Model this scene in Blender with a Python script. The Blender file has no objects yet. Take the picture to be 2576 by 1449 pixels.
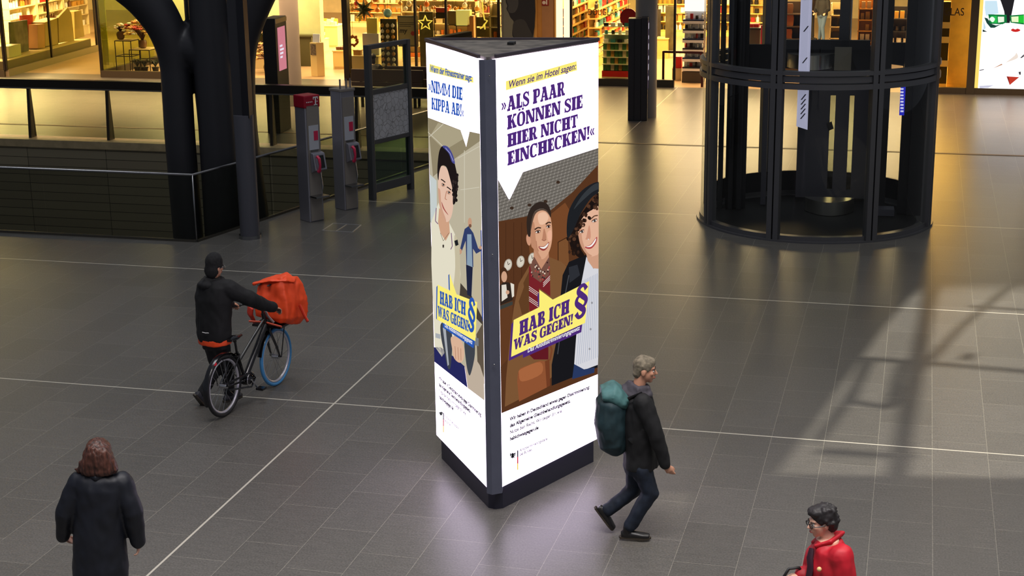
import bpy, bmesh, math, random
from mathutils import Vector, Matrix, noise
random.seed(7)
SC = bpy.context.scene
COL = SC.collection
R = math.radians
# ------------------------------------------------------------------ camera
FPX, CAMH = 3946.5, 6.0
PITCH, YAW, ROLL = R(15.242), R(14.605), R(-0.759)
_f = Vector((-math.sin(YAW)*math.cos(PITCH), math.cos(YAW)*math.cos(PITCH), -math.sin(PITCH)))
_r = Vector((math.cos(YAW), math.sin(YAW), 0)); _u = _r.cross(_f)
CR = _r*math.cos(ROLL) + _u*math.sin(ROLL); CU = -_r*math.sin(ROLL) + _u*math.cos(ROLL); CF = _f
CO = Vector((0, 0, CAMH))
cam = bpy.data.cameras.new('camera'); camo = bpy.data.objects.new('camera', cam); COL.objects.link(camo)
cam.sensor_width = 36.0; cam.lens = FPX/2576*36.0; cam.clip_end = 400
mw = Matrix((CR, CU, -CF)).transposed().to_4x4(); mw.translation = CO; camo.matrix_world = mw
SC.camera = camo
# ------------------------------------------------------------------ exposure, world
vs = SC.view_settings
vs.view_transform = 'Standard'; vs.look = 'None'; vs.exposure = 0.0; vs.gamma = 1.0; vs.use_curve_mapping = False
SC.cycles.use_denoising = True
SC.cycles.transparent_max_bounces = 24
SC.cycles.max_bounces = 8; SC.cycles.diffuse_bounces = 2; SC.cycles.glossy_bounces = 3
SC.cycles.sample_clamp_indirect = 4.0
SC.cycles.caustics_reflective = False; SC.cycles.caustics_refractive = False
W = bpy.data.worlds.new('hall_ambience'); SC.world = W; W.use_nodes = True
W.node_tree.nodes['Background'].inputs[0].default_value = (0.80, 0.86, 1.0, 1)
W.node_tree.nodes['Background'].inputs[1].default_value = 0.17
def area(name, loc, size, energy, col, rot=(0, 0, 0), spread=180):
    l = bpy.data.lights.new(name, 'AREA'); l.shape = 'RECTANGLE'; l.size, l.size_y = size
    l.energy = energy; l.color = col; l.spread = R(spread)
    o = bpy.data.objects.new(name, l); COL.objects.link(o); o.location = loc; o.rotation_euler = rot
    return o
# lamps under the hall roof
area('hall_lamp', (0, 6, 15), (14, 7), 1500, (1.0, 0.95, 0.93), spread=92)
area('hall_lamp', (6, 17, 15), (7, 10), 520, (1.0, 0.95, 0.84), spread=110)
area('hall_lamp', (-9, 19, 15), (6, 8), 260, (0.96, 0.97, 1.0), spread=100)  # added to brighten the payphones and the floor around them
# shop ceiling lights, set back behind the shop fronts
WARM = (1.0, 0.75, 0.39)
area('shop_ceiling_light', (-33, 47, 3.6), (7, 8), 5200, WARM)
area('shop_ceiling_light', (-20.5, 43.6, 3.6), (5, 2), 520, WARM)
area('shop_ceiling_light', (-19, 51, 3.6), (9, 6), 2000, WARM)
area('shop_ceiling_light', (-13.2, 48, 3.6), (5, 5), 1700, WARM)
area('shop_ceiling_light', (-7.0, 48, 3.6), (7, 8), 2500, WARM)
area('shop_ceiling_light', (0.5, 47.5, 3.6), (6, 5), 1700, WARM)
area('shelf_fill', (-28.2, 45.0, 3.3), (1.0, 7), 1500, WARM, (0, R(58), 0))  # added fill aimed at the gift shelves to brighten them
# added fill lights that warm the floor before the shops
DOWN = (1.0, 0.62, 0.31)
area('floor_fill_light', (-23, 37.5, 4.6), (18, 3), 2900, DOWN, (0, 0, 0), 105)
area('floor_fill_light', (-6, 39.5, 4.6), (12, 2), 260, DOWN, (0, 0, 0), 120)
area('floor_fill_light', (4, 38.5, 4.6), (5, 2), 360, DOWN, (0, 0, 0), 120)
# floodlight high under the roof; added slabs and bars shape its beam
FLOOD = Vector((9.0, 27.0, 16.0))
_l = bpy.data.lights.new('floodlight', 'SPOT'); _l.energy = 27000; _l.color = (1.0, 0.93, 0.78); _l.spot_size = R(27); _l.spot_blend = 0.35; _l.shadow_soft_size = 0.05
_o = bpy.data.objects.new('floodlight', _l); COL.objects.link(_o); _o.location = FLOOD
_o.rotation_euler = (Vector((1.9, 18.6, 0))-FLOOD).to_track_quat('-Z', 'Y').to_euler()
# ------------------------------------------------------------------ pixel helpers (2576 x 1449 frame)
def ray(px, py):
    return CR*((px-1288)/FPX) - CU*((py-724.5)/FPX) + CF
def fl(px, py, z=0.0):
    d = ray(px, py); return CO + d*((z-CAMH)/d.z)
def atY(px, py, Y):
    d = ray(px, py); return CO + d*(Y/d.y)
def atX(px, py, X):
    d = ray(px, py); return CO + d*(X/d.x)
def onp(px, py, p0, n):
    d = ray(px, py); return CO + d*((Vector(p0)-CO).dot(n)/d.dot(n))
def facing(anchor):
    """points on the upright plane through anchor that faces the camera; d pushes them back"""
    a = Vector(anchor); n = Vector((-math.sin(YAW), math.cos(YAW), 0))
    return lambda px, py, d=0.0: onp(px, py, a + n*d, n)
# ------------------------------------------------------------------ materials
def lin(c):
    return tuple(((v/255)/12.92 if v/255 <= 0.04045 else ((v/255+0.055)/1.055)**2.4) for v in c)
MATS = {}
def M(name, rgb, rough=0.5, metal=0.0, var=0.0, scale=6.0, bump=0.0, emit=0.0, spec=0.5, coat=0.0, stretch=None):
    if name in MATS: return MATS[name]
    m = bpy.data.materials.new(name); m.use_nodes = True; nt = m.node_tree; b = nt.nodes['Principled BSDF']
    c = lin(rgb) + (1,)
    b.inputs['Base Color'].default_value = c; b.inputs['Roughness'].default_value = rough
    b.inputs['Metallic'].default_value = metal; b.inputs['Specular IOR Level'].default_value = spec
    b.inputs['Coat Weight'].default_value = coat
    if var or bump:
        tc = nt.nodes.new('ShaderNodeTexCoord'); nz = nt.nodes.new('ShaderNodeTexNoise')
        nz.inputs['Scale'].default_value = scale; nz.inputs['Detail'].default_value = 5
        if stretch:
            mp = nt.nodes.new('ShaderNodeMapping'); mp.inputs['Scale'].default_value = stretch
            nt.links.new(tc.outputs['Object'], mp.inputs[0]); nt.links.new(mp.outputs[0], nz.inputs['Vector'])
        else: nt.links.new(tc.outputs['Object'], nz.inputs['Vector'])
        if var:
            rp = nt.nodes.new('ShaderNodeValToRGB')
            rp.color_ramp.elements[0].position = 0.3; rp.color_ramp.elements[1].position = 0.72
            rp.color_ramp.elements[0].color = tuple(v*(1-var) for v in c[:3]) + (1,)
            rp.color_ramp.elements[1].color = tuple(min(1, v*(1+var)) for v in c[:3]) + (1,)
            nt.links.new(nz.outputs['Fac'], rp.inputs['Fac']); nt.links.new(rp.outputs['Color'], b.inputs['Base Color'])
        if bump:
            bp = nt.nodes.new('ShaderNodeBump'); bp.inputs['Strength'].default_value = bump; bp.inputs['Distance'].default_value = 0.02
            nt.links.new(nz.outputs['Fac'], bp.inputs['Height']); nt.links.new(bp.outputs['Normal'], b.inputs['Normal'])
    if emit:
        b.inputs['Emission Color'].default_value = c; b.inputs['Emission Strength'].default_value = emit
    MATS[name] = m; return m
def EM(name, rgb, s=1.0, linear=None):
    """backlit print: gives off its own light"""
    if name in MATS: return MATS[name]
    m = bpy.data.materials.new(name); m.use_nodes = True; nt = m.node_tree
    for n in list(nt.nodes): nt.nodes.remove(n)
    e = nt.nodes.new('ShaderNodeEmission'); o = nt.nodes.new('ShaderNodeOutputMaterial')
    e.inputs[0].default_value = (linear or lin(rgb)) + (1,); e.inputs[1].default_value = s
    nt.links.new(e.outputs[0], o.inputs[0]); MATS[name] = m; return m
def GL(name, tint=(235, 240, 238), refl=1.0, rough=0.0, base=0.0):
    """thin clear pane: see-through plus a Fresnel mirror"""
    if name in MATS: return MATS[name]
    m = bpy.data.materials.new(name); m.use_nodes = True; nt = m.node_tree
    for n in list(nt.nodes): nt.nodes.remove(n)
    t = nt.nodes.new('ShaderNodeBsdfTransparent'); g = nt.nodes.new('ShaderNodeBsdfGlossy'); mx = nt.nodes.new('ShaderNodeMixShader')
    fr = nt.nodes.new('ShaderNodeFresnel'); fr.inputs[0].default_value = 1.45
    mt = nt.nodes.new('ShaderNodeMath'); mt.operation = 'MULTIPLY_ADD'; mt.inputs[1].default_value = refl; mt.inputs[2].default_value = base; mt.use_clamp = True
    o = nt.nodes.new('ShaderNodeOutputMaterial')
    t.inputs[0].default_value = lin(tint) + (1,); g.inputs[0].default_value = (1, 1, 1, 1); g.inputs['Roughness'].default_value = rough
    ge = nt.nodes.new('ShaderNodeNewGeometry'); iv = nt.nodes.new('ShaderNodeMath'); iv.operation = 'SUBTRACT'; iv.inputs[0].default_value = 1.0
    fm = nt.nodes.new('ShaderNodeMath'); fm.operation = 'MULTIPLY'      # only the outer face of a pane mirrors
    nt.links.new(ge.outputs['Backfacing'], iv.inputs[1]); nt.links.new(iv.outputs[0], fm.inputs[0]); nt.links.new(fr.outputs[0], fm.inputs[1])
    nt.links.new(fm.outputs[0], mt.inputs[0]); nt.links.new(mt.outputs[0], mx.inputs[0])
    nt.links.new(t.outputs[0], mx.inputs[1]); nt.links.new(g.outputs[0], mx.inputs[2]); nt.links.new(mx.outputs[0], o.inputs[0])
    MATS[name] = m; return m
# ------------------------------------------------------------------ mesh builder
class MB:
    def __init__(s): s.v = []; s.f = []; s.mi = []; s.k = 0
    def mat(s, i): s.k = i; return s
    def add(s, vs_, fs):
        b = len(s.v); s.v += [tuple(p) for p in vs_]; s.f += [tuple(b+i for i in q) for q in fs]; s.mi += [s.k]*len(fs); return s
    def box(s, a, b):
        x0, y0, z0 = (min(a[i], b[i]) for i in range(3)); x1, y1, z1 = (max(a[i], b[i]) for i in range(3))
        return s.add([(x0, y0, z0), (x1, y0, z0), (x1, y1, z0), (x0, y1, z0), (x0, y0, z1), (x1, y0, z1), (x1, y1, z1), (x0, y1, z1)],
                     [(0, 3, 2, 1), (4, 5, 6, 7), (0, 1, 5, 4), (1, 2, 6, 5), (2, 3, 7, 6), (3, 0, 4, 7)])
    def obox(s, c, ax, ay, az):
        """box centred at c with half-axis vectors"""
        c, ax, ay, az = Vector(c), Vector(ax), Vector(ay), Vector(az)
        P = [c+ax*i+ay*j+az*k for k in (-1, 1) for i, j in ((-1, -1), (1, -1), (1, 1), (-1, 1))]
        return s.add(P, [(0, 3, 2, 1), (4, 5, 6, 7), (0, 1, 5, 4), (1, 2, 6, 5), (2, 3, 7, 6), (3, 0, 4, 7)])
    def bar(s, a, b, w, h, up=(0, 0, 1)):
        a, b = Vector(a), Vector(b); d = (b-a); L = d.length; d.normalize(); u = Vector(up)
        sd = d.cross(u)
        if sd.length < 1e-4: sd = d.cross(Vector((1, 0, 0)))
        sd.normalize(); u = sd.cross(d)
        return s.obox((a+b)/2, d*L/2, sd*w/2, u*h/2)
    def prism(s, poly, ext):
        n = len(poly); P = [Vector(p) for p in poly]; e = Vector(ext)
        return s.add(P+[p+e for p in P], [tuple(range(n-1, -1, -1)), tuple(range(n, 2*n))]+[(i, (i+1) % n, n+(i+1) % n, n+i) for i in range(n)])
    def poly(s, pts): return s.add(pts, [tuple(range(len(pts)))])
    def tube(s, pts, rad, seg=12, side=None, closed=False):
        P = [Vector(p) for p in pts]; n = len(P); V = []; F = []
        if not isinstance(rad, (list, tuple)): rad = [rad]*n
        prev = None
        for i in range(n):
            if closed: t = P[(i+1) % n]-P[i-1]
            else: t = P[min(i+1, n-1)]-P[max(i-1, 0)]
            t.normalize()
            if side is not None: sd = Vector(side)
            elif prev is not None: sd = prev
            else: sd = t.orthogonal()
            sd = sd-t*sd.dot(t); sd.normalize(); prev = sd; b = t.cross(sd)
            r = rad[i]; ra, rb = r if isinstance(r, (list, tuple)) else (r, r)
            for k in range(seg):
                a = 2*math.pi*k/seg; V.append(P[i]+sd*ra*math.cos(a)+b*rb*math.sin(a))
        m = n if closed else n-1
        for i in range(m):
            j = (i+1) % n
            for k in range(seg):
                F.append((i*seg+k, i*seg+(k+1) % seg, j*seg+(k+1) % seg, j*seg+k))
        if not closed: F += [tuple(range(seg-1, -1, -1)), tuple(range((n-1)*seg, n*seg))]
        return s.add(V, F)
    def cyl(s, c, r, z0, z1, seg=24): return s.tube([(c[0], c[1], z0), (c[0], c[1], z1)], r, seg, side=(1, 0, 0))
    def ell(s, c, rad, rot=None, su=14, sv=10):
        c = Vector(c); V = []; F = []
        if not isinstance(rad, (list, tuple)): rad = (rad,)*3
        for i in range(sv+1):
            th = math.pi*i/sv
            for k in range(su):
                ph = 2*math.pi*k/su; p = Vector((rad[0]*math.sin(th)*math.cos(ph), rad[1]*math.sin(th)*math.sin(ph), rad[2]*math.cos(th)))
                if i in (0, sv) and k: continue
                V.append(c+(rot @ p if rot else p))
        def ix(i, k): return 0 if i == 0 else (len(V)-1 if i == sv else 1+(i-1)*su+k % su)
        for i in range(sv):
            for k in range(su):
                q = [ix(i, k), ix(i+1, k), ix(i+1, k+1), ix(i, k+1)]; q2 = []
                for a in q:
                    if a not in q2: q2.append(a)
                F.append(tuple(q2))
        return s.add(V, F)
    def lathe(s, c, prof, seg=16):
        """prof: (radius, z) from bottom to top"""
        V = []; F = []; n = len(prof)
        for r, z in prof:
            for k in range(seg):
                a = 2*math.pi*k/seg; V.append((c[0]+r*math.cos(a), c[1]+r*math.sin(a), c[2]+z))
        for i in range(n-1):
            for k in range(seg): F.append((i*seg+k, i*seg+(k+1) % seg, (i+1)*seg+(k+1) % seg, (i+1)*seg+k))
        F += [tuple(range(seg-1, -1, -1)), tuple(range((n-1)*seg, n*seg))]
        return s.add(V, F)
    def build(s, name, mats, parent=None, smooth=False, bevel=0.0, **kw):
        me = bpy.data.meshes.new(name); me.from_pydata(s.v, [], s.f)
        ms = mats if isinstance(mats, (list, tuple)) else [mats]
        for m in ms: me.materials.append(m)
        if len(ms) > 1: me.polygons.foreach_set('material_index', s.mi)
        if bevel:
            bm = bmesh.new(); bm.from_mesh(me)
            bmesh.ops.bevel(bm, geom=list(bm.edges), offset=bevel, segments=2, profile=0.6, affect='EDGES', clamp_overlap=True)
            bm.to_mesh(me); bm.free()
        me.validate()
        if smooth: me.polygons.foreach_set('use_smooth', [True]*len(me.polygons)); 
        me.update(); o = bpy.data.objects.new(name, me); COL.objects.link(o)
        if smooth == 'auto':
            me.set_sharp_from_angle(angle=R(40))
        put(o, parent); tag(o, **kw); return o
def wloc(o):
    p = Vector((0, 0, 0))
    while o: p = p+o.location; o = o.parent
    return p
def put(o, parent):
    if parent is not None: o.parent = parent; o.location = -wloc(parent)
def tag(o, label=None, cat=None, group=None, kind=None):
    if label: o['label'] = label
    if cat: o['category'] = cat
    if group: o['group'] = group
    if kind: o['kind'] = kind
    return o
def thing(name, label, cat, loc, group=None):
    o = bpy.data.objects.new(name, None); COL.objects.link(o); o.location = loc; o.empty_display_size = 0.1
    return tag(o, label, cat, group)
def struct(o): o['kind'] = 'structure'; return o
def dup(root, loc, label=None, group=None, swap=None):
    r = root.copy(); COL.objects.link(r); r.location = loc
    if label: r['label'] = label
    if group: r['group'] = group
    for ch in list(root.children):
        c = ch.copy(); COL.objects.link(c); c.parent = r
        for g in list(ch.children):
            d = g.copy(); COL.objects.link(d); d.parent = c
    return r
def blob(mb, name, mat, parent=None, voxel=0.012, smooth=6, wrinkle=0.0, wscale=9.0, seed=0, **kw):
    """melts overlapping closed shapes into one continuous surface"""
    o = mb.build(name, mat); 
    md = o.modifiers.new('r', 'REMESH'); md.mode = 'VOXEL'; md.voxel_size = voxel; md.use_smooth_shade = True
    if smooth: s2 = o.modifiers.new('s', 'SMOOTH'); s2.factor = 0.5; s2.iterations = smooth
    dg = bpy.context.evaluated_depsgraph_get(); dg.update()
    me = bpy.data.meshes.new_from_object(o.evaluated_get(dg)); o.modifiers.clear(); old = o.data; o.data = me
    bpy.data.meshes.remove(old); me.name = name
    if not me.materials: me.materials.append(mat)
    if wrinkle:
        sv = Vector((seed*3.1, seed*1.7, 0)); nv = [v.normal.copy() for v in me.vertices]
        for v, n in zip(me.vertices, nv):
            q = v.co*wscale+sv; q.z *= 0.6
            v.co += n*wrinkle*(noise.noise(q)+0.5*noise.noise(q*2.3))
        me.update()
    put(o, parent); tag(o, **kw); return o
def text_mesh(body, bold=0.0, shear=0.0, spacing=1.0):
    """flat letters as (vertices, faces), baseline at y=0, cap height 1, width as set"""
    cu = bpy.data.curves.new('t', 'FONT'); cu.body = body; cu.size = 1.0; cu.offset = bold; cu.shear = shear; cu.space_character = spacing
    cu.fill_mode = 'BOTH'; cu.resolution_u = 3
    o = bpy.data.objects.new('t', cu); COL.objects.link(o)
    dg = bpy.context.evaluated_depsgraph_get(); dg.update()
    me = bpy.data.meshes.new_from_object(o.evaluated_get(dg))
    V = [Vector((v.co.x/0.7, v.co.y/0.7)) for v in me.vertices]; F = [tuple(p.vertices) for p in me.polygons]
    bpy.data.objects.remove(o); bpy.data.curves.remove(cu); bpy.data.meshes.remove(me)
    return V, F
# ------------------------------------------------------------------ floor of dark stone slabs
def floor_material():
    m = bpy.data.materials.new('stone_slabs'); m.use_nodes = True; nt = m.node_tree; N = nt.nodes; Lk = nt.links; b = N['Principled BSDF']
    tc = N.new('ShaderNodeTexCoord'); sp = N.new('ShaderNodeSeparateXYZ'); Lk.new(tc.outputs['Object'], sp.inputs[0])
    cb = N.new('ShaderNodeCombineXYZ')
    def math_(op, a, bb, c=None):
        n = N.new('ShaderNodeMath'); n.operation = op
        for i, v in enumerate((a, bb, c)):
            if v is None: continue
            if isinstance(v, (int, float)): n.inputs[i].default_value = v
            else: Lk.new(v, n.inputs[i])
        return n.outputs[0]
    Lk.new(math_('ADD', sp.outputs[1], 100*0.888-16.0+0.2), cb.inputs[0]); Lk.new(math_('ADD', sp.outputs[0], 6.305+100*0.555), cb.inputs[1])
    br = N.new('ShaderNodeTexBrick'); br.offset = 0.5; br.inputs['Scale'].default_value = 1.0
    br.inputs['Brick Width'].default_value = 0.888; br.inputs['Row Height'].default_value = 0.555
    br.inputs['Mortar Size'].default_value = 0.0021; br.inputs['Mortar Smooth'].default_value = 0.3; br.inputs['Bias'].default_value = 0.0
    br.inputs['Color1'].default_value = (0.097, 0.092, 0.084, 1); br.inputs['Color2'].default_value = (0.115, 0.109, 0.100, 1)
    br.inputs['Mortar'].default_value = (0.28, 0.265, 0.22, 1); Lk.new(cb.outputs[0], br.inputs['Vector'])
    # wide expansion joints
    def joint(coord, at, half):
        d = math_('ABSOLUTE', math_('SUBTRACT', coord, at), 0); return math_('LESS_THAN', d, half)
    j = math_('MAXIMUM', joint(sp.outputs[0], -6.30, 0.011), math_('MAXIMUM', joint(sp.outputs[1], 16.0, 0.012), joint(sp.outputs[1], 21.40, 0.014)))
    j = math_('MAXIMUM', j, joint(sp.outputs[1], 26.65, 0.014))
    nz = N.new('ShaderNodeTexNoise'); nz.inputs['Scale'].default_value = 2.2; nz.inputs['Detail'].default_value = 9; nz.inputs['Roughness'].default_value = 0.75
    mp = N.new('ShaderNodeMapping'); mp.inputs['Scale'].default_value = (2.0, 9.0, 1); Lk.new(tc.outputs['Object'], mp.inputs[0]); Lk.new(mp.outputs[0], nz.inputs['Vector'])
    fine = N.new('ShaderNodeTexNoise'); fine.inputs['Scale'].default_value = 55; fine.inputs['Detail'].default_value = 6; Lk.new(tc.outputs['Object'], fine.inputs['Vector'])
    mul = N.new('ShaderNodeMix'); mul.data_type = 'RGBA'; mul.blend_type = 'MULTIPLY'; mul.inputs[0].default_value = 1.0
    k = math_('MULTIPLY_ADD', nz.outputs['Fac'], 0.7, 0.65); k2 = math_('MULTIPLY', k, math_('MULTIPLY_ADD', fine.outputs['Fac'], 1.3, 0.35))
    cc = N.new('ShaderNodeCombineColor'); [Lk.new(k2, cc.inputs[i]) for i in range(3)]
    Lk.new(br.outputs['Color'], mul.inputs[6]); Lk.new(cc.outputs[0], mul.inputs[7])
    mx = N.new('ShaderNodeMix'); mx.data_type = 'RGBA'; Lk.new(j, mx.inputs[0]); Lk.new(mul.outputs[2], mx.inputs[6]); mx.inputs[7].default_value = (0.50, 0.47, 0.40, 1)
    Lk.new(mx.outputs[2], b.inputs['Base Color'])
    Lk.new(math_('MULTIPLY_ADD', nz.outputs['Fac'], 0.16, 0.24), b.inputs['Roughness'])
    b.inputs['Specular IOR Level'].default_value = 0.36
    bp = N.new('ShaderNodeBump'); bp.inputs['Strength'].default_value = 0.30; bp.inputs['Distance'].default_value = 0.004
    Lk.new(math_('MULTIPLY_ADD', nz.outputs['Fac'], 1.0, math_('MULTIPLY', fine.outputs['Fac'], 0.3)), bp.inputs['Height']); Lk.new(bp.outputs[0], b.inputs['Normal'])
    return m
FLOORM = floor_material()
VN, VF = 23.09, 31.55                       # near and far edge of the opening in the floor
VB = Vector((-11.42, VN, 0)); VD = Vector((-9.40, VF, 0)); XW = -46
m = MB()
m.prism([(XW, 3, 0), (13, 3, 0), (13, VN, 0), (XW, VN, 0)][::1], (0, 0, -0.35))
m.prism([(VB.x, VN, 0), (13, VN, 0), (13, VF, 0), (VD.x, VF, 0)], (0, 0, -0.35))
m.prism([(XW, VF, 0), (13, VF, 0), (13, 42.3, 0), (XW, 42.3, 0)], (0, 0, -0.35))
struct(m.build('floor', FLOORM))
SHOPF = M('pale_shop_stone', (178, 146, 110), 0.32, var=0.10, scale=1.2)
m = MB(); m.prism([(XW, 42.3, 0), (13, 42.3, 0), (13, 64, 0), (XW, 64, 0)], (0, 0, -0.35))
struct(m.build('floor_shop', SHOPF))
m = MB(); m.box((XW, 18, -5.2), (-4, 36, -5.0)); struct(m.build('floor_lower', M('lower_floor', (70, 66, 60), 0.4, var=0.1)))
# panelled walls of the floor opening
def panel_mat():
    m = bpy.data.materials.new('panel_cladding'); m.use_nodes = True; nt = m.node_tree; N = nt.nodes; b = N['Principled BSDF']
    tc = N.new('ShaderNodeTexCoord'); sp = N.new('ShaderNodeSeparateXYZ'); cb = N.new('ShaderNodeCombineXYZ')
    nt.links.new(tc.outputs['Object'], sp.inputs[0]); nt.links.new(sp.outputs[0], cb.inputs[0]); nt.links.new(sp.outputs[2], cb.inputs[1])
    br = N.new('ShaderNodeTexBrick'); br.offset = 0; br.inputs['Scale'].default_value = 1; br.inputs['Brick Width'].default_value = 1.98
    br.inputs['Row Height'].default_value = 0.2; br.inputs['Mortar Size'].default_value = 0.006; br.inputs['Mortar Smooth'].default_value = 0.2
    br.inputs['Color1'].default_value = lin((158, 148, 122))+(1,); br.inputs['Color2'].default_value = lin((146, 136, 112))+(1,); br.inputs['Mortar'].default_value = lin((28, 25, 20))+(1,)
    mp = N.new('ShaderNodeMapping'); mp.inputs['Location'].default_value = (19.62+1.98*20, 8, 0); nt.links.new(cb.outputs[0], mp.inputs[0]); nt.links.new(mp.outputs[0], br.inputs['Vector'])
    nt.links.new(br.outputs['Color'], b.inputs['Base Color']); b.inputs['Roughness'].default_value = 0.45; return m
PANELM = panel_mat()
m = MB(); m.box((XW, VF-0.02, -5.0), (VD.x, VF+0.10, -0.16)); struct(m.build('wall_opening_far', PANELM))
e = (VD-VB).normalized(); nrm = Vector((e.y, -e.x, 0))
m = MB(); m.prism([VB+Vector((0, 0, -0.30)), VD+Vector((0, 0, -0.30)), VD+nrm*0.2+Vector((0, 0, -0.30)), VB+nrm*0.2+Vector((0, 0, -0.30))], (0, 0, -4.7)); struct(m.build('wall_opening_right', PANELM))
m = MB(); m.box((XW, VN-0.2, -5.0), (VB.x, VN, -0.30)); struct(m.build('wall_opening_near', PANELM))
EDGE = M('pale_stone_edge', (190, 170, 130), 0.45, var=0.18, scale=5)
m = MB(); m.box((XW, VF-0.06, -0.16), (VD.x, VF+0.45, 0.012)); struct(m.build('trim_1', EDGE))
# ------------------------------------------------------------------ balustrades
STEEL = M('brushed_steel', (150, 150, 152), 0.28, 1.0)
DARKST = M('dark_painted_steel', (46, 46, 48), 0.38, 0.3)
RAILD = M('dark_handrail', (34, 26, 20), 0.35)
PANE = GL('clear_glass', (226, 232, 222))
PANEG = GL('greenish_glass', (222, 224, 218), 0.5)
POSTM = M('post_steel', (60, 54, 44), 0.4, 0.5)
yb = VF+0.28
t = thing('balustrade', 'long glass balustrade with dark handrail and steel fin posts beyond the floor opening', 'railing', (-20, yb, 0))
m = MB(); m.box((XW, yb-0.09, 1.165), (VD.x, yb+0.09, 1.345)); m.build('handrail', RAILD, t)
m = MB(); m.box((XW, yb-0.10, 1.135), (VD.x, yb-0.075, 1.165)); m.build('rail_strip', STEEL, t)
px = [-19.62+1.98*i for i in range(-8, 6)]
for x in px:
    if x < -23: continue
    m = MB(); m.prism([(x-0.035, yb-0.13, 0.012), (x-0.035, yb+0.10, 0.012), (x-0.035, yb+0.02, 1.16), (x-0.035, yb-0.04, 1.16)], (0.07, 0, 0)); m.build('post', POSTM, t)
    m = MB(); m.box((x+0.045, yb-0.008, 0.05), (x+1.935, yb+0.008, 1.13)); m.build('glass_pane', PANE, t)
t = thing('balustrade', 'glass balustrade with thin steel top rail around the near edge of the floor opening', 'railing', (-13, VN, 0))
top = 1.125
c0 = Vector((XW, VN-0.05, 0)); c1 = Vector((VB.x+0.06, VN-0.05, 0)); c2 = Vector((VD.x+0.06, VF-0.3, 0))
m = MB(); m.tube([c0+Vector((0, 0, top)), c1+Vector((0, 0, top)), c2+Vector((0, 0, top))], 0.022, 10); m.build('handrail', STEEL, t, smooth=True)
m = MB()
m.bar(c0+Vector((0, 0, 0.02)), c1+Vector((0, 0, 0.02)), 0.05, 0.04); m.bar(c1+Vector((0, 0, 0.02)), c2+Vector((0, 0, 0.02)), 0.05, 0.04); m.build('base_channel', M('channel_steel', (96, 92, 84), 0.35, 0.8), t)
m = MB(); m.tube([c1+Vector((0, 0, 0.0)), c1+Vector((0, 0, top))], 0.014, 8); m.build('corner_post', STEEL, t, smooth=True)
cuts = [-11.36, -14.1, -16.9, -19.7, -22.5]
for a, b in zip(cuts, cuts[1:]):
    m = MB(); m.box((b+0.006, VN-0.058, 0.04), (a-0.006, VN-0.042, top-0.02)); m.build('glass_pane', PANEG, t)
d = c2-c1
for i in range(4):
    p, q = c1+d*(i/4+0.002), c1+d*((i+1)/4-0.002)
    m = MB(); m.bar(p+Vector((0, 0, 0.575)), q+Vector((0, 0, 0.575)), 0.016, 1.07); m.build('glass_pane', PANEG, t)
m = MB()
q = [fl(*p) for p in ((811, 580), (838, 562), (908, 566), (886, 584))]
for a, b in zip(q, q[1:]+q[:1]): m.bar(a+Vector((0, 0, 0.003)), b+Vector((0, 0, 0.003)), 0.016, 0.006)
m.bar(q[0].lerp(q[3], 0.45)+Vector((0, 0, 0.003)), q[1].lerp(q[2], 0.5)+Vector((0, 0, 0.003)), 0.012, 0.006)
m.build('floor_hatch', M('hatch_steel', (190, 190, 190), 0.3, 0.6), label='steel outline of a square hatch set in the floor near the payphones', cat='hatch')
m = MB(); m.box((XW, 33.40, 0.001), (13, 33.52, 0.006)); struct(m.build('trim_7', M('drain_line_dark', (84, 64, 46), 0.5)))
# added slabs and bars above the view, shaped to cast the floodlight's floor shadows
def up(px_, py_): q = fl(px_, py_); return FLOOD+(q-FLOOD)*((FLOOD.z-10.0)/FLOOD.z)
BLOCKER = M('blocker_grey', (110, 106, 100), 0.7)
m = MB(); m.prism([up(*q) for q in ((1900, 1192), (2800, 1205), (2800, 1800), (1750, 1800))], (0, 0, 0.3)); struct(m.build('light_blocker', BLOCKER))
m = MB(); m.prism([up(*q) for q in ((1700, 1192), (1955, 1192), (2020, 1105), (2120, 965), (2220, 830), (2400, 618), (2450, 560), (1500, 540), (1400, 1192))], (0, 0, 0.3)); struct(m.build('light_blocker', BLOCKER))
for pts, w in (([(2258, 1200), (2282, 1040), (2310, 900), (2350, 690)], 0.12), ([(2140, 1010), (2236, 1026), (2300, 948), (2420, 820), (2576, 690)], 0.06), ([(2140, 1010), (2182, 905)], 0.05), ([(2170, 902), (2310, 912), (2600, 936)], 0.09), ([(2236, 1026), (2268, 915)], 0.05), ([(2060, 1108), (2150, 980), (2190, 900)], 0.05), ([(2060, 1135), (2300, 1150)], 0.08), ([(2430, 905), (2440, 890)], 0.10), ([(2440, 770), (2576, 780)], 0.06)):
    for a, b in zip(pts, pts[1:]):
        m = MB(); m.bar(up(*a), up(*b), w*0.45, 0.05); struct(m.build('shadow_bar', FRM0 if False else DARKST))
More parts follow.
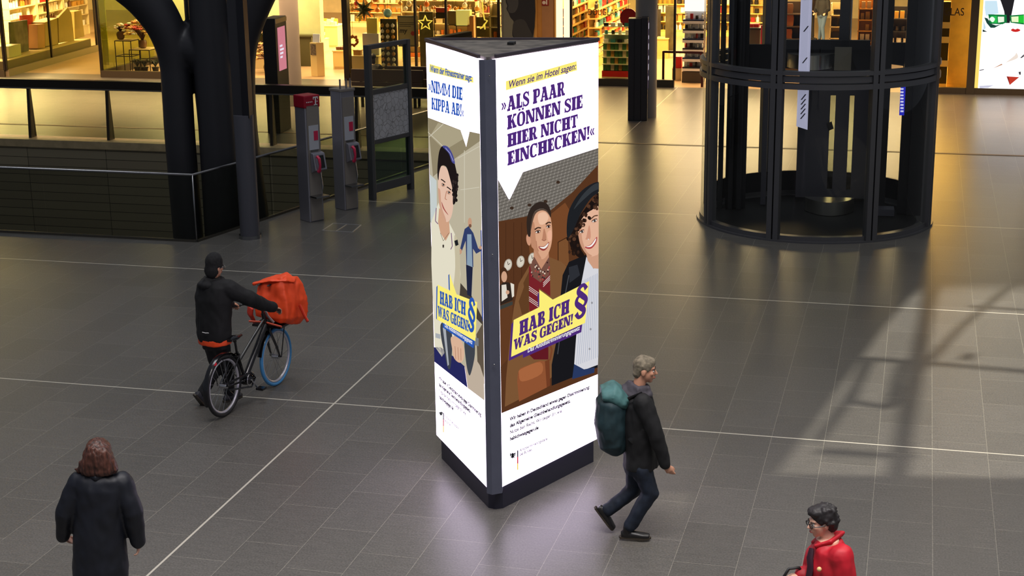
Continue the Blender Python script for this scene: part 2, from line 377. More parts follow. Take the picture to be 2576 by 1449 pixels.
# ------------------------------------------------------------------ tree-shaped steel column in the opening
TREEM = M('column_grey_paint', (40, 40, 45), 0.50, 0.0, var=0.06, scale=3)
ta = fl(470, 610); F2 = facing((-11.75, 24.6, 0))
t = thing('tree_column', 'tall dark grey branching steel column of bundled tubes behind the glass corner', 'column', (-11.75, 24.6, -5))
def curve(P, n=6):
    out = []
    for i in range(len(P)-1):
        p0, p1, p2, p3 = (P[max(0, min(len(P)-1, i+k))] for k in (-1, 0, 1, 2))
        for j in range(n):
            s = j/n; out.append(tuple(0.5*((2*b)+(-a+c)*s+(2*a-5*b+4*c-d)*s*s+(-a+3*b-3*c+d)*s**3) for a, b, c, d in zip(p0, p1, p2, p3)))
    out.append(P[-1]); return out
def stem(m, pix, rad, d):
    pts = [F2(x, y, d) for x, y in pix]; a, b = pts[0], pts[1]; dn = (a-b).normalized(); pts.insert(0, a+dn*((a.z+4.98)/-dn.z)); rad = [rad[0]]+list(rad)
    u = (pts[-1]-pts[-2]).normalized(); pts.append(pts[-1]+u*2.5); rad.append(rad[-1]); m.tube(pts, rad, 32, side=CR)
m = MB()
lp = curve([(474, 596), (454, 360), (447, 250), (441, 165), (430, 105), (406, 50), (366, -5), (325, -45)]); stem(m, lp, [0.262+0.13*max(0, (i/len(lp)-0.4)/0.6) for i in range(len(lp))], -0.05)
lp = curve([(562, 590), (545, 300), (534, 160), (524, 40), (517, -60)]); stem(m, lp, [0.32]*len(lp), -0.15)
lp = curve([(636, 560), (606, 340), (598, 200), (604, 110), (630, 30), (672, -60)]); stem(m, lp, [0.30]*len(lp), 0.30)
lp = curve([(548, 420), (524, 180), (507, 60), (500, -40)]); m.tube([F2(x, y, 0.25) for x, y in lp], 0.27, 24, side=CR)
m.tube([F2(448, 112, 0.05), F2(530, 126, 0.1), F2(606, 140, 0.2)], [0.32, 0.52, 0.3], 24, side=(0, 0, 1))
blob(m, 'trunk', TREEM, t, voxel=0.03, smooth=9)
# rainwater pipe with sleeve, standing on the floor
F3 = facing(fl(630, 596))
b = fl(630, 598)
t = thing('drain_pipe', 'round grey pipe sleeve with a thin square pipe above it, beside the branching column', 'pipe', b)
PIPEM = M('pipe_grey', (92, 92, 100), 0.42, 0.4)
m = MB(); m.cyl(b, 0.165, 0, 2.06, 24); m.build('sleeve', PIPEM, t, smooth='auto')
m = MB(); m.cyl(b, 0.185, 0, 0.06, 24); m.build('foot_ring', STEEL, t, smooth='auto')
m = MB(); m.box((b.x-0.14, b.y-0.08, 2.04), (b.x+0.02, b.y+0.08, 5.2)); m.build('pipe', TREEM, t)
m = MB(); m.box((b.x+0.03, b.y-0.10, 2.02), (b.x+0.15, b.y+0.06, 5.2)); m.build('pipe', M('pipe_black', (30, 30, 36), 0.35, 0.4), t)
# ------------------------------------------------------------------ payphones
KSK = M('kiosk_steel', (168, 166, 176), 0.36, 0.7); KSK2 = M('kiosk_side', (150, 142, 134), 0.42, 0.3)
MAG = M('magenta_paint', (160, 12, 40), 0.45); PINKP = M('pink_handset', (214, 44, 84), 0.4); NOTE = M('notice_paper', (188, 190, 198), 0.6)
WHT = M('white_print', (235, 235, 235), 0.6); BLK = M('black_plastic', (22, 22, 24), 0.45)
def payphone(fp, label, red):
    c = fl(*fp); ex = Vector((math.cos(R(57)), math.sin(R(57)), 0)); ey = Vector((-math.sin(R(57)), math.cos(R(57)), 0)); U = Vector((0, 0, 1))
    w = 0.17; o = c+ex*0+ey*w
    def P(x, y, z): return c+ex*x+ey*y+U*z
    t = thing('payphone', label, 'payphone', c)
    # column: front edge towards the camera; right face is the ex side
    m = MB(); m.prism([P(0, 0, 0), P(0.30, 0, 0), P(0.30, 0.30, 0), P(0, 0.30, 0)], U*2.12); m.build('column', KSK, t, bevel=0.012)
    m = MB(); m.prism([P(0.03, -0.012, 0.02), P(0.27, -0.012, 0.02), P(0.27, 0.0, 0.02), P(0.03, 0.0, 0.02)], U*2.0); m.build('front_panel', KSK2, t)
    if red:
        m = MB(); m.prism([P(-0.012, -0.012, 1.98), P(0.312, -0.012, 1.98), P(0.312, 0.312, 1.98), P(-0.012, 0.312, 1.98)], U*0.215); rb = m.build('roof_sign', MAG, t, bevel=0.02)
        m = MB()      # white T mark with dots on the red sign
        def q(x0, x1, z0, z1): m.prism([P(x0, -0.017, z0), P(x1, -0.017, z0), P(x1, -0.013, z0), P(x0, -0.013, z0)], U*(z1-z0))
        q(0.17, 0.27, 2.145, 2.165); q(0.21, 0.23, 2.02, 2.16); q(0.185, 0.255, 2.02, 2.035); q(0.17, 0.182, 2.12, 2.15); q(0.258, 0.27, 2.12, 2.15)
        for k in range(4): q(0.03+0.035*k, 0.048+0.035*k, 2.075, 2.092)
        q(0.245, 0.262, 2.075, 2.092)
        m.build('emblem', WHT, rb)
    else:
        m = MB(); m.prism([P(-0.015, -0.015, 2.12), P(0.315, -0.015, 2.12), P(0.315, 0.315, 2.12), P(-0.015, 0.315, 2.12)], U*0.05); m.build('lid', KSK2, t, bevel=0.01)
        for x, y in ((0.04, 0.05), (0.15, 0.02), (0.26, 0.05)):
            m = MB(); m.tube([P(x, y, 2.16), P(x, y, 2.34)], 0.016, 8); m.build('sign_bracket', STEEL, t, smooth='auto')
    m = MB(); m.prism([P(0.05, -0.018, 1.26), P(0.25, -0.018, 1.26), P(0.25, -0.013, 1.26), P(0.05, -0.013, 1.26)], U*0.42); n = m.build('notice', NOTE, t)
    m = MB(); m.prism([P(0.15, -0.023, 1.42), P(0.235, -0.023, 1.42), P(0.235, -0.019, 1.42), P(0.15, -0.019, 1.42)], U*0.16); m.build('notice_print', PINKP, n)
    # phone body, handset, cord, keypad, shelf
    m = MB(); m.prism([P(0.06, -0.02, 0.86), P(0.06, -0.16, 0.92), P(0.06, -0.10, 1.20), P(0.06, -0.02, 1.22)], ex*0.24); pb = m.build('phone', KSK, t, bevel=0.01)
    m = MB(); m.obox(P(0.20, -0.14, 1.06), ex*0.055, (P(0, -0.10, 1.20)-P(0, -0.16, 0.92)).normalized()*0.11, (P(0, -0.28, 0.06)-P(0, 0, 0)).normalized()*0.008); m.build('keypad', BLK, pb)
    m = MB(); m.tube([P(0.11, -0.15, 1.16), P(0.11, -0.20, 1.13), P(0.12, -0.21, 1.02), P(0.12, -0.19, 0.92), P(0.12, -0.16, 0.90)], [0.03, 0.026, 0.02, 0.026, 0.032], 10); m.build('handset', PINKP, t, smooth='auto')
    m = MB(); m.tube([P(0.13, -0.18, 0.90), P(0.17, -0.15, 0.72), P(0.22, -0.10, 0.55), P(0.25, -0.08, 0.62), P(0.24, -0.05, 0.85)], 0.008, 6); m.build('cord', STEEL, t, smooth='auto')
    m = MB(); m.prism([P(0.02, -0.20, 0.44), P(0.30, -0.20, 0.44), P(0.30, 0, 0.44), P(0.02, 0, 0.44)], U*0.03); m.build('shelf', STEEL, t, bevel=0.006)
    m = MB(); m.prism([P(0.08, -0.022, 1.232), P(0.23, -0.022, 1.232), P(0.23, -0.012, 1.232), P(0.08, -0.012, 1.232)], U*0.022); m.build('coin_slot', STEEL, t)
payphone((780, 560), 'grey steel payphone pillar with a red roof sign and pink handset', True)
payphone((868, 530), 'grey steel payphone pillar without sign, three bare brackets on top', False)
# ------------------------------------------------------------------ city map stand
FRM = M('stand_frame', (92, 94, 96), 0.4, 0.5)
def map_paper():
    m = bpy.data.materials.new('map_print'); m.use_nodes = True; nt = m.node_tree; N = nt.nodes; b = N['Principled BSDF']
    tc = N.new('ShaderNodeTexCoord'); v = N.new('ShaderNodeTexVoronoi'); v.feature = 'DISTANCE_TO_EDGE'; v.inputs['Scale'].default_value = 9
    n = N.new('ShaderNodeTexNoise'); n.inputs['Scale'].default_value = 5; n.inputs['Detail'].default_value = 8
    nt.links.new(tc.outputs['Object'], v.inputs['Vector']); nt.links.new(tc.outputs['Object'], n.inputs['Vector'])
    r = N.new('ShaderNodeValToRGB'); r.color_ramp.elements[0].position = 0.0; r.color_ramp.elements[0].color = lin((150, 148, 148))+(1,)
    r.color_ramp.elements[1].position = 0.06; r.color_ramp.elements[1].color = lin((226, 226, 230))+(1,)
    mx = N.new('ShaderNodeMix'); mx.data_type = 'RGBA'; mx.blend_type = 'MULTIPLY'; mx.inputs[0].default_value = 0.45
    nt.links.new(v.outputs['Distance'], r.inputs[0]); nt.links.new(r.outputs[0], mx.inputs[6]); nt.links.new(n.outputs['Fac'], mx.inputs[7]); 
    nt.links.new(mx.outputs[2], b.inputs['Base Color']); b.inputs['Roughness'].default_value = 0.3; return m
a0 = fl(934, 503); a1 = fl(1037, 474); dv = (a1-a0); L = dv.length; ex = dv.normalized(); ey = Vector((-ex.y, ex.x, 0)); U = Vector((0, 0, 1))
t = thing('map_stand', 'tall dark metal stand holding a grey city map between two glass panels', 'map stand', a0)
def PP(x, y, z): return a0+ex*x+ey*y+U*z
HT = 2.83
for x in (0, L-0.09):
    m = MB(); m.prism([PP(x, -0.06, 0), PP(x+0.09, -0.06, 0), PP(x+0.09, 0.06, 0), PP(x, 0.06, 0)], U*HT); m.build('post', FRM, t, bevel=0.008)
for z, h in ((0.12, 0.16), (1.02, 0.08), (1.93, 0.09), (HT-0.08, 0.08)):
    m = MB(); m.prism([PP(0.09, -0.05, z), PP(L-0.09, -0.05, z), PP(L-0.09, 0.05, z), PP(0.09, 0.05, z)], U*h); m.build('rail', FRM, t, bevel=0.006)
m = MB(); m.prism([PP(0.10, -0.04, 1.10), PP(L-0.10, -0.04, 1.10), PP(L-0.10, 0.04, 1.10), PP(0.10, 0.04, 1.10)], U*0.83); m.build('map', map_paper(), t)
m = MB(); m.prism([PP(0.09, -0.008, 0.28), PP(L-0.09, -0.008, 0.28), PP(L-0.09, 0.008, 0.28), PP(0.09, 0.008, 0.28)], U*0.74); m.build('glass_pane', GL('stand_glass', (190, 215, 200), 1.6), t)
m = MB(); m.prism([PP(0.09, -0.008, 2.02), PP(L-0.09, -0.008, 2.02), PP(L-0.09, 0.008, 2.02), PP(0.09, 0.008, 2.02)], U*(HT-0.10-2.02)); m.build('glass_pane', PANE, t)
# ------------------------------------------------------------------ white round columns
COLM = M('warm_grey_column', (150, 142, 134), 0.5, var=0.05, scale=2)
for i, (bp_, lab) in enumerate((((738, 264), 'x'), ((1624, 293), 'y'))):
    c = fl(*bp_); m = MB(); m.cyl(c, 0.24 if i == 0 else 0.26, 0, 5.5, 32); o = m.build('column_%d' % (i+1), COLM, smooth='auto'); struct(o)
# ------------------------------------------------------------------ information pillars
IPM = M('info_pillar_paint', (62, 58, 58), 0.4, 0.3); IPD = M('info_pillar_black', (26, 24, 22), 0.5)
def slab(name, label, foot, ang, w, dep, h, body):
    c = fl(*foot); ex = Vector((math.cos(R(ang)), math.sin(R(ang)), 0)); ey = Vector((-ex.y, ex.x, 0)); U = Vector((0, 0, 1))
    P = lambda x, y, z: c+ex*x+ey*y+U*z
    t = thing(name, label, 'info pillar', c)
    m = MB(); m.prism([P(0, 0, 0), P(w, 0, 0), P(w, dep, 0), P(0, dep, 0)], U*h); m.build('housing', body, t, bevel=0.015)
    return t, P, U
t, P, U = slab('info_pillar', 'black information pillar with a lit pink advert screen, beside the left round column', (706, 336), 94, 0.80, 0.31, 2.62, IPD)
m = MB(); m.prism([P(0.14, -0.012, 1.42), P(0.64, -0.012, 1.42), P(0.64, 0, 1.42), P(0.14, 0, 1.42)], U*0.98); s = m.build('screen', EM('pink_screen', (206, 126, 138), 1.0), t)
m = MB()
for k in range(4): m.prism([P(0.22, -0.016, 1.70+0.085*k), P(0.22+(0.16, 0.22, 0.26, 0.18)[k], -0.016, 1.70+0.085*k), P(0.22+(0.16, 0.22, 0.26, 0.18)[k], -0.013, 1.70+0.085*k), P(0.22, -0.013, 1.70+0.085*k)], U*0.045)
m.build('lettering', EM('screen_white', (232, 226, 240), 1.0), s)
m = MB(); m.prism([P(0, -0.01, 2.50), P(0.80, -0.01, 2.50), P(0.80, 0, 2.50), P(0, 0, 2.50)], U*0.1); m.build('top_trim', STEEL, t)
t, P, U = slab('info_pillar', 'dark grey information pillar with a lit notice side, beside the right round column', (1611, 304), 8, 0.16, 0.40, 2.42, IPM)
# wide face towards the camera
m = MB(); m.prism([P(-0.30, 0.01, 0), P(0, 0.01, 0), P(0, 0.39, 0), P(-0.30, 0.39, 0)], U*2.40); m.build('housing', IPM, t, bevel=0.012)
m = MB(); m.prism([P(-0.16, 0.0, 0.02), P(-0.15, 0.0, 0.02), P(-0.15, 0.01, 0.02), P(-0.16, 0.01, 0.02)], U*2.36); m.build('seam', IPD, t)
m = MB(); m.prism([P(0.16, 0.05, 0.75), P(0.17, 0.05, 0.75), P(0.17, 0.34, 0.75), P(0.16, 0.34, 0.75)], U*1.58); s = m.build('screen', EM('dark_screen', (60, 52, 70), 1.0), t)
m = MB()
for k in range(6): m.prism([P(0.171, 0.08, 0.95+0.24*k), P(0.174, 0.08, 0.95+0.24*k), P(0.174, 0.30, 0.95+0.24*k), P(0.171, 0.30, 0.95+0.24*k)], U*(0.08+0.05*(k % 2)))
m.build('lettering', EM('screen_white', (232, 226, 240), 1.0), s)
# third one, only its top rises behind the advertising pillar
q0, q1 = atY(1083, 96, 36.5), atY(1178, 68, 38.2)
q1.z = q0.z
tl = thing('info_pillar', 'low dark steel partition whose top shows behind the advertising pillar', 'partition', (q0.x, q0.y, 0))
m = MB(); m.bar(Vector((q0.x, q0.y, q0.z/2)), Vector((q1.x, q1.y, q0.z/2)), 0.22, q0.z); m.build('housing', M('partition_navy', (12, 12, 16), 0.85, spec=0.1), tl, bevel=0.02)
m = MB(); m.bar(Vector((q0.x, q0.y, q0.z-0.12)), Vector((q1.x, q1.y, q0.z-0.12)), 0.235, 0.03); m.build('trim_strip', M('strip_grey', (40, 36, 38), 0.8, spec=0.1), tl)
# ------------------------------------------------------------------ benches
BEN = M('bench_dark_wood', (34, 26, 26), 0.5)
def bench(x0, x1, y, label, feet=True):
    t = thing('bench', label, 'bench', ((x0+x1)/2, y, 0))
    for k in range(2):
        m = MB(); m.box((x0, y-0.02+0.24*k, 0.40), (x1, y+0.20+0.24*k, 0.46)); m.build('seat_slat', BEN, t, bevel=0.01)
    for z in (0.34, 0.66):
        m = MB(); m.box((x0, y-0.11, z), (x1, y-0.06, z+0.31)); m.build('back_slat', BEN, t, bevel=0.01)
    for x in (x0+0.25, x1-0.25):
        m = MB(); m.box((x-0.03, y-0.05, 0), (x+0.03, y+0.02, 0.42)); m.box((x-0.03, y+0.30, 0), (x+0.03, y+0.36, 0.42)); m.box((x-0.03, y-0.08, 0.34), (x+0.03, y+0.36, 0.40)); m.box((x-0.03, y-0.10, 0.36), (x+0.03, y-0.06, 0.9)); m.build('leg', BLK, t)
    return t
pb0 = fl(890, 268); pb1 = fl(1078, 262)
bench(pb0.x, pb0.x+1.9, pb0.y, 'dark wooden bench with the seated person, behind the map stand')
bench(pb1.x-1.05, pb1.x+0.9, pb1.y, 'empty dark wooden bench partly behind the left side of the advertising pillar')
# ------------------------------------------------------------------ round glass lift
EC = Vector((-1.62, 26.88, 0)); ER = 1.93
LFT = M('lift_frame', (98, 98, 102), 0.35, 0.5); LFD = M('lift_dark_steel', (46, 46, 50), 0.4, 0.5); SHINY = M('lift_polished_steel', (206, 204, 198), 0.28, 1.0)
LGL = GL('lift_glass', (236, 238, 234), 0.8)
va = math.atan2(-EC.y, -EC.x)          # towards the camera
def ep(a, r, z): return Vector((EC.x+r*math.cos(va+R(a)), EC.y+r*math.sin(va+R(a)), z))     # a>0: right in the photograph
t = thing('glass_lift', 'round glass lift shaft with dark steel frame standing on the hall floor', 'lift', EC)
def ring(z0, z1, r0, r1, a0=0, a1=360, n=72):
    m = MB(); k = n if a1-a0 >= 360 else max(6, int(n*(a1-a0)/360)); V = []; F = []
    for i in range(k+1):
        a = a0+(a1-a0)*i/k
        V += [ep(a, r0, z0), ep(a, r1, z0), ep(a, r1, z1), ep(a, r0, z1)]
    for i in range(k):
        for j in range(4): F.append((4*i+j, 4*i+4+j, 4*i+4+(j+1) % 4, 4*i+(j+1) % 4))
    F += [(0, 1, 2, 3), (4*k+3, 4*k+2, 4*k+1, 4*k)]
    return m.add(V, F)
m = ring(0, 0.03, ER-0.2, ER+0.07); m2 = ring(0.03, 0.10, ER-0.1, ER+0.02); m.add(m2.v, m2.f); m.build('base_ring', LFT, t, smooth='auto')
m = MB(); m.cyl(EC, ER-0.1, 0.004, 0.02, 64); m.build('pit_floor', M('lift_pit', (12, 12, 14), 0.6), t)
ring(0.10, 0.46, ER-0.10, ER-0.05, 95, 265).build('kick_wall', LFD, t, smooth='auto')
MUL = [-63, -19, 28, 74, 119, 166.8, 208, 252]
for z0, z1, nm in ((2.47, 2.555, 'rail_ring'), (2.575, 2.67, 'floor_ring'), (2.69, 2.755, 'rail_ring')):
    ring(z0, z1, ER-0.08, ER+(0.06 if nm == 'rail_ring' else 0.03)).build(nm, LFT, t, smooth='auto')
for a in MUL:
    m = MB(); o = ep(a, ER+0.0, 0)
    er = (o-EC).normalized(); et = Vector((-er.y, er.x, 0))
    for s in (-1, 1): m.obox(Vector((o.x, o.y, 2.75))+et*0.055*s, et*0.042, er*0.06, Vector((0, 0, 2.75)))
    m.obox(Vector((o.x, o.y, 2.75))-er*0.05, et*0.09, er*0.03, Vector((0, 0, 2.75)))
    m.build('mullion', LFT, t)
for i, a in enumerate(MUL):
    b = MUL[(i+1) % 8]+(360 if i == 7 else 0)
    for z0, z1 in ((0.10, 2.47), (2.755, 5.5)):
        m = MB(); n = 10; V = []
        for k in range(n+1):
            q = a+3+(b-a-6)*k/n; V += [ep(q, ER, z0), ep(q, ER, z1)]
        m.add(V, [(2*k, 2*k+2, 2*k+3, 2*k+1) for k in range(n)]); m.build('glass_pane', LGL, t, smooth=True)
# inside: guide frame, doors at the back with two window slits, polished drums
fx = Vector((CR.x, CR.y, 0)).normalized(); fy = Vector((-fx.y, fx.x, 0))      # right / away in the photograph
fx = ep(90, 1, 0)-EC; fy = EC-ep(0, 1, 0); fx.z = fy.z = 0; fx.normalize(); fy.normalize()
def IP(x, y, z): return EC+fx*x+fy*y+Vector((0, 0, z))
def ibox(m, x0, x1, y0, y1, z0, z1):
    return m.prism([IP(x0, y0, z0), IP(x1, y0, z0), IP(x1, y1, z0), IP(x0, y1, z0)], Vector((0, 0, z1-z0)))
D = 1.35
def ipx(px_, py_, y):
    p = onp(px_, py_, IP(0, y, 0), fy); return (p-EC).dot(fx), p.z
def prect(m, x0, y0, x1, y1, yp, th):
    """upright slab whose outline covers the given part of the photograph at depth yp inside the shaft"""
    a, za = ipx(x0, y1, yp); b, zb = ipx(x1, y0, yp); return ibox(m, a, b, yp, yp+th, max(0.03, za), zb)
LFP = M('lift_panel', (88, 88, 100), 0.45, 0.3)
a0, zb_ = ipx(2080, 476, D); a1, zt_ = ipx(2103, 240, D); b0, _ = ipx(2128, 476, D); b1, _ = ipx(2150, 240, D); l0, _ = ipx(2004, 400, D); r1, _ = ipx(2182, 400, D)
m = MB()
for x0, x1 in ((l0, a0), (a1, b0), (b1, r1)): ibox(m, x0, x1, D, D+0.06, 0.06, 2.72)
for x0, x1 in ((a0, a1), (b0, b1)): ibox(m, x0, x1, D, D+0.06, 0.06, zb_); ibox(m, x0, x1, D, D+0.06, zt_, 2.72)
m.build('door', LFP, t)
for x0, x1 in ((a0, a1), (b0, b1)):
    m = MB(); ibox(m, x0, x1, D+0.02, D+0.035, zb_, zt_); m.build('door_pane', PANE, t)
m = MB(); xx, zz = ipx(2088, 317, D); m.obox(IP(xx, D-0.01, zz), (fx*0.045+U*0.02), fy*0.004, (U*0.065-fx*0.02)); m.build('sticker', BLK, t)
for x0, x1, yp in ((1822, 1896, 0.45), (1911, 1950, 0.75), (2205, 2252, 0.75), (2266, 2308, 0.45)):
    m = MB(); prect(m, x0, -300, x1, 560, yp, 0.08); m.build('side_panel', LFP if yp > 0.5 else LFD, t)  # added dark panels that stand in for darkly reflecting glass
for x0, x1, yp in ((1815, 1822, 0.3), (1840, 1850, 0.3), (1862, 1872, 0.3), (2222, 2236, 0.4), (2284, 2300, 0.3), (2318, 2326, 0.2)):
    m = MB(); prect(m, x0, -300, x1, 575, yp, 0.07); m.build('guide_rail', LFD, t)
def drum(name, x0, x1, yb, z0, z1, mat):
    m = MB(); n = 16; V = []; F = []
    for k in range(n+1):
        s = k/n; x = x0+(x1-x0)*s; y = yb-0.42*math.sin(math.pi*s)**0.8
        V += [IP(x, y, z0), IP(x, y, z1), IP(x, yb+0.05, z0), IP(x, yb+0.05, z1)]
    for k in range(n):
        a = 4*k; F += [(a, a+4, a+5, a+1), (a+1, a+5, a+7, a+3), (a+2, a+3, a+7, a+6), (a, a+2, a+6, a+4)]
    F += [(0, 1, 3, 2), (4*n, 4*n+2, 4*n+3, 4*n+1)]
    m.add(V, F); return m.build(name, mat, t, smooth='auto')
x0, z0 = ipx(2022, 566, 0.0); x1, z1 = ipx(2150, 511, 0.0); drum('control_drum', x0, x1, 0.40, max(0.03, z0), z1, SHINY)
x0, z0 = ipx(1978, 176, 0.55); x1, z1 = ipx(2100, 141, 0.55); drum('control_drum', x0, x1, 0.95, z0, z1, SHINY)
m = MB(); prect(m, 2098, 119, 2143, 177, 0.5, 0.04); m.build('operating_panel', M('panel_steel', (140, 136, 124), 0.35, 0.8), t)
m = MB(); prect(m, 1965, 102, 2190, 124, 1.1, 0.1); m.build('landing_beam', LFD, t)
m = MB(); prect(m, 1965, 124, 2190, 172, 1.22, 0.05); m.build('landing_apron', LFD, t)
m = MB(); prect(m, 1840, 112, 1950, 176, 0.7, 0.05); m.build('landing_apron', LFD, t)
m = MB(); prect(m, 2212, 108, 2316, 160, 0.7, 0.05); m.build('landing_apron', LFD, t)
m = MB(); prect(m, 2135, -300, 2154, 176, 0.9, 0.1); m.build('guide_rail', LFD, t)
m = MB(); prect(m, 2195, -300, 2222, 176, 0.9, 0.1); m.build('guide_rail', LFD, t)
m = MB(); prect(m, 1796, 532, 1824, 570, 0.2, 0.2); m.build('buffer', LFD, t)
m = MB(); prect(m, 2205, 528, 2250, 575, 0.1, 0.3); m.build('pit_box', LFP, t)
# glowing strips that imitate a bright sign reflected in the glass
bm_ = M('reflection_film', (206, 206, 240), 0.5, emit=0.45)
x0, x1 = ep(-9.5, ER-0.03, 0), ep(-4.2, ER-0.03, 0)
for z0, z1 in ((1.88, 2.46), (2.76, 5.4)):
    m = MB(); m.prism([x0+Vector((0, 0, z0)), x1+Vector((0, 0, z0-0.05)), x1+Vector((0.0, 0, z1)), x0+Vector((0, 0, z1))], (x0-EC).normalized()*0.004); bn = m.build('reflection_strip', bm_, t)
    ev = (x1-x0)
    for k in range(5):
        m = MB(); z = z0+0.12+(z1-z0-0.2)*k/5; a = x0+ev*0.3+(x0-EC).normalized()*0.006+Vector((0, 0, z)); m.prism([a, a+ev*0.12, a+ev*0.5+Vector((0, 0, 0.09)), a+ev*0.38+Vector((0, 0, 0.09))], (x0-EC).normalized()*0.002)
        m.build('reflection_print', M('reflection_ink', (60, 60, 80), 0.6), bn)
# small lit floor display inside the lift, seen as a blue column of signs
m = MB(); prect(m, 2262, 206, 2279, 290, 0.28, 0.02); s = m.build('display', EM('display_blue', (40, 44, 190), 1.0), t)
m = MB()
for k in range(9): prect(m, 2265, 214+8*k, 2273, 218+8*k, 0.27, 0.008)
m.build('lettering', EM('display_white', (215, 215, 255), 1.0), s)
# ------------------------------------------------------------------ shop fronts (line of glass at Y = 42.3)
SY = 42.3
FRD = M('shopfront_dark_frame', (30, 22, 16), 0.4, 0.2); FRB = M('shopfront_plinth', (70, 60, 44), 0.45, 0.2); FRG = M('shopfront_grey_frame', (86, 78, 66), 0.4, 0.4)
SG = GL('shop_glass', (240, 240, 228), 0.35)
BACKW = M('shop_back_wall', (236, 214, 160), 0.7, var=0.08, scale=3)
m = MB(); m.box((XW, 62, -0.2), (13, 62.3, 5)); struct(m.build('wall_shops_back', BACKW))
m = MB(); m.box((XW, 42.3, 4.0), (13, 62, 4.2)); struct(m.build('ceiling_shops', M('shop_ceiling', (225, 220, 205), 0.8)))
m = MB(); m.box((XW, 42.15, 3.55), (13, 42.45, 6.5)); struct(m.build('wall_shopfront_fascia', M('fascia_grey', (80, 76, 70), 0.5)))
for i, x in enumerate((-15.0, -8.9+0.0)):
    pass
def X(px, Y=SY, py=110): return atY(px, py, Y).x
def Z(py, px, Y=SY): return atY(px, py, Y).z
def front(n, x0, x1, mat=SG, frame=FRD, plinth=FRB, Y=SY, h=3.6, muls=(), pz=0.20):
    """one glazed bay: plinth, frame posts and pane"""
    t = bpy.data.objects.new('window_%d' % n, None); COL.objects.link(t); t.location = ((x0+x1)/2, Y, 0); struct(t)
    m = MB(); m.box((x0, Y-0.07, 0), (x1, Y+0.07, pz)); m.build('plinth', plinth, t)
    for x in (x0, x1)+tuple(muls):
        m = MB(); m.box((x-0.03, Y-0.05, pz), (x+0.03, Y+0.05, h)); m.build('frame', frame, t)
    m = MB(); m.box((x0+0.03, Y-0.008, pz), (x1-0.03, Y+0.008, h)); m.build('pane', mat, t)
    return t
# left shop: its glass side runs away from us
pA, pB = fl(19, 193), fl(245, 128)
t = bpy.data.objects.new('window_1', None); COL.objects.link(t); t.location = (pA.x, pA.y, 0); struct(t)
dA = (pB-pA); U = Vector((0, 0, 1))
m = MB(); m.bar(pA+U*0.1, pB+U*0.1, 0.12, 0.2); m.build('plinth', M('plinth_tan', (128, 112, 84), 0.4, 0.2), t)
for s in (0, 0.47, 1.0):
    q = pA+dA*s; m = MB(); m.box((q.x-0.03, q.y-0.03, 0.2), (q.x+0.03, q.y+0.03, 3.6)); m.build('frame', FRD, t)
m = MB(); m.bar(pA+U*1.9, pB+U*1.9, 0.014, 3.4); m.build('pane', SG, t)
t = front(2, XW+12, pA.x-0.05, Y=pA.y, muls=())
# corner of the second flower shop
xg = fl(258, 194).x; yg = fl(258, 194).y
t = front(3, xg, fl(640, 205).x-0.1, Y=yg, muls=())
t = bpy.data.objects.new('window_4', None); COL.objects.link(t); t.location = (xg, yg, 0); struct(t)
m = MB(); m.box((xg-0.06, yg, 0), (xg+0.06, yg+8, 0.2)); m.build('plinth', FRB, t)
m = MB(); m.box((xg-0.007, yg+0.05, 0.2), (xg+0.007, yg+8, 3.6)); m.build('pane', GL('green_shop_glass', (214, 224, 170), 1.0), t)
# gift shop: open entrance between 650 and 868, then a glazed bay
xs = [fl(870, 205).x, X(1045, py=60), X(1122, py=30), X(1255, py=60)]
front(5, xs[0], xs[3], muls=(xs[1], xs[2]))
m = MB(); m.box((xs[0]-0.12, SY-0.12, 0), (xs[0]+0.04, SY+0.12, 3.6)); struct(m.build('trim_2', FRD))
# grey pier with the black-and-white poster, then a wooden service door, lit piers
xp0, xp1 = X(1262, py=60), X(1343, py=60)
m = MB(); m.box((xp0, SY-0.02, 0), (xp1, SY+0.35, 3.6)); struct(m.build('wall_poster_pier', M('pier_grey_green', (112, 112, 100), 0.6)))
xd1 = X(1399, py=60)
t = bpy.data.objects.new('door_1', None); COL.objects.link(t); t.location = ((xp1+xd1)/2, SY, 0); struct(t)
WOODL = M('light_wood_door', (196, 140, 66), 0.5, var=0.08, scale=4)
m = MB(); m.box((xp1+0.08, SY+0.06, 0.01), (xd1-0.04, SY+0.12, 3.6)); m.build('leaf', WOODL, t)
m = MB(); m.box((xp1+0.22, SY+0.04, 0.55), (xd1-0.08, SY+0.06, 3.3)); m.build('panel', M('door_panel', (176, 128, 84), 0.5, var=0.05), t)
m = MB(); m.box((xp1, SY, 0), (xp1+0.08, SY+0.2, 3.6)); m.box((xd1-0.04, SY, 0), (xd1, SY+0.2, 3.6)); m.build('frame', M('door_frame_wood', (214, 160, 84), 0.45), t)
m = MB(); m.tube([(xp1+0.14, SY+0.02, 0.95), (xp1+0.14, SY-0.03, 0.98), (xp1+0.14, SY-0.03, 1.25), (xp1+0.14, SY+0.02, 1.28)], 0.02, 8); m.build('handle', M('brass_handle', (140, 90, 30), 0.3, 0.9), t, smooth='auto')
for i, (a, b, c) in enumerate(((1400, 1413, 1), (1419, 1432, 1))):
    m = MB(); m.box((X(a, py=60), SY-0.05, 0), (X(b, py=60), SY+0.15, 3.6)); struct(m.build('trim_%d' % (3+i), EM('lit_pier', (255, 238, 200), 1.25)))
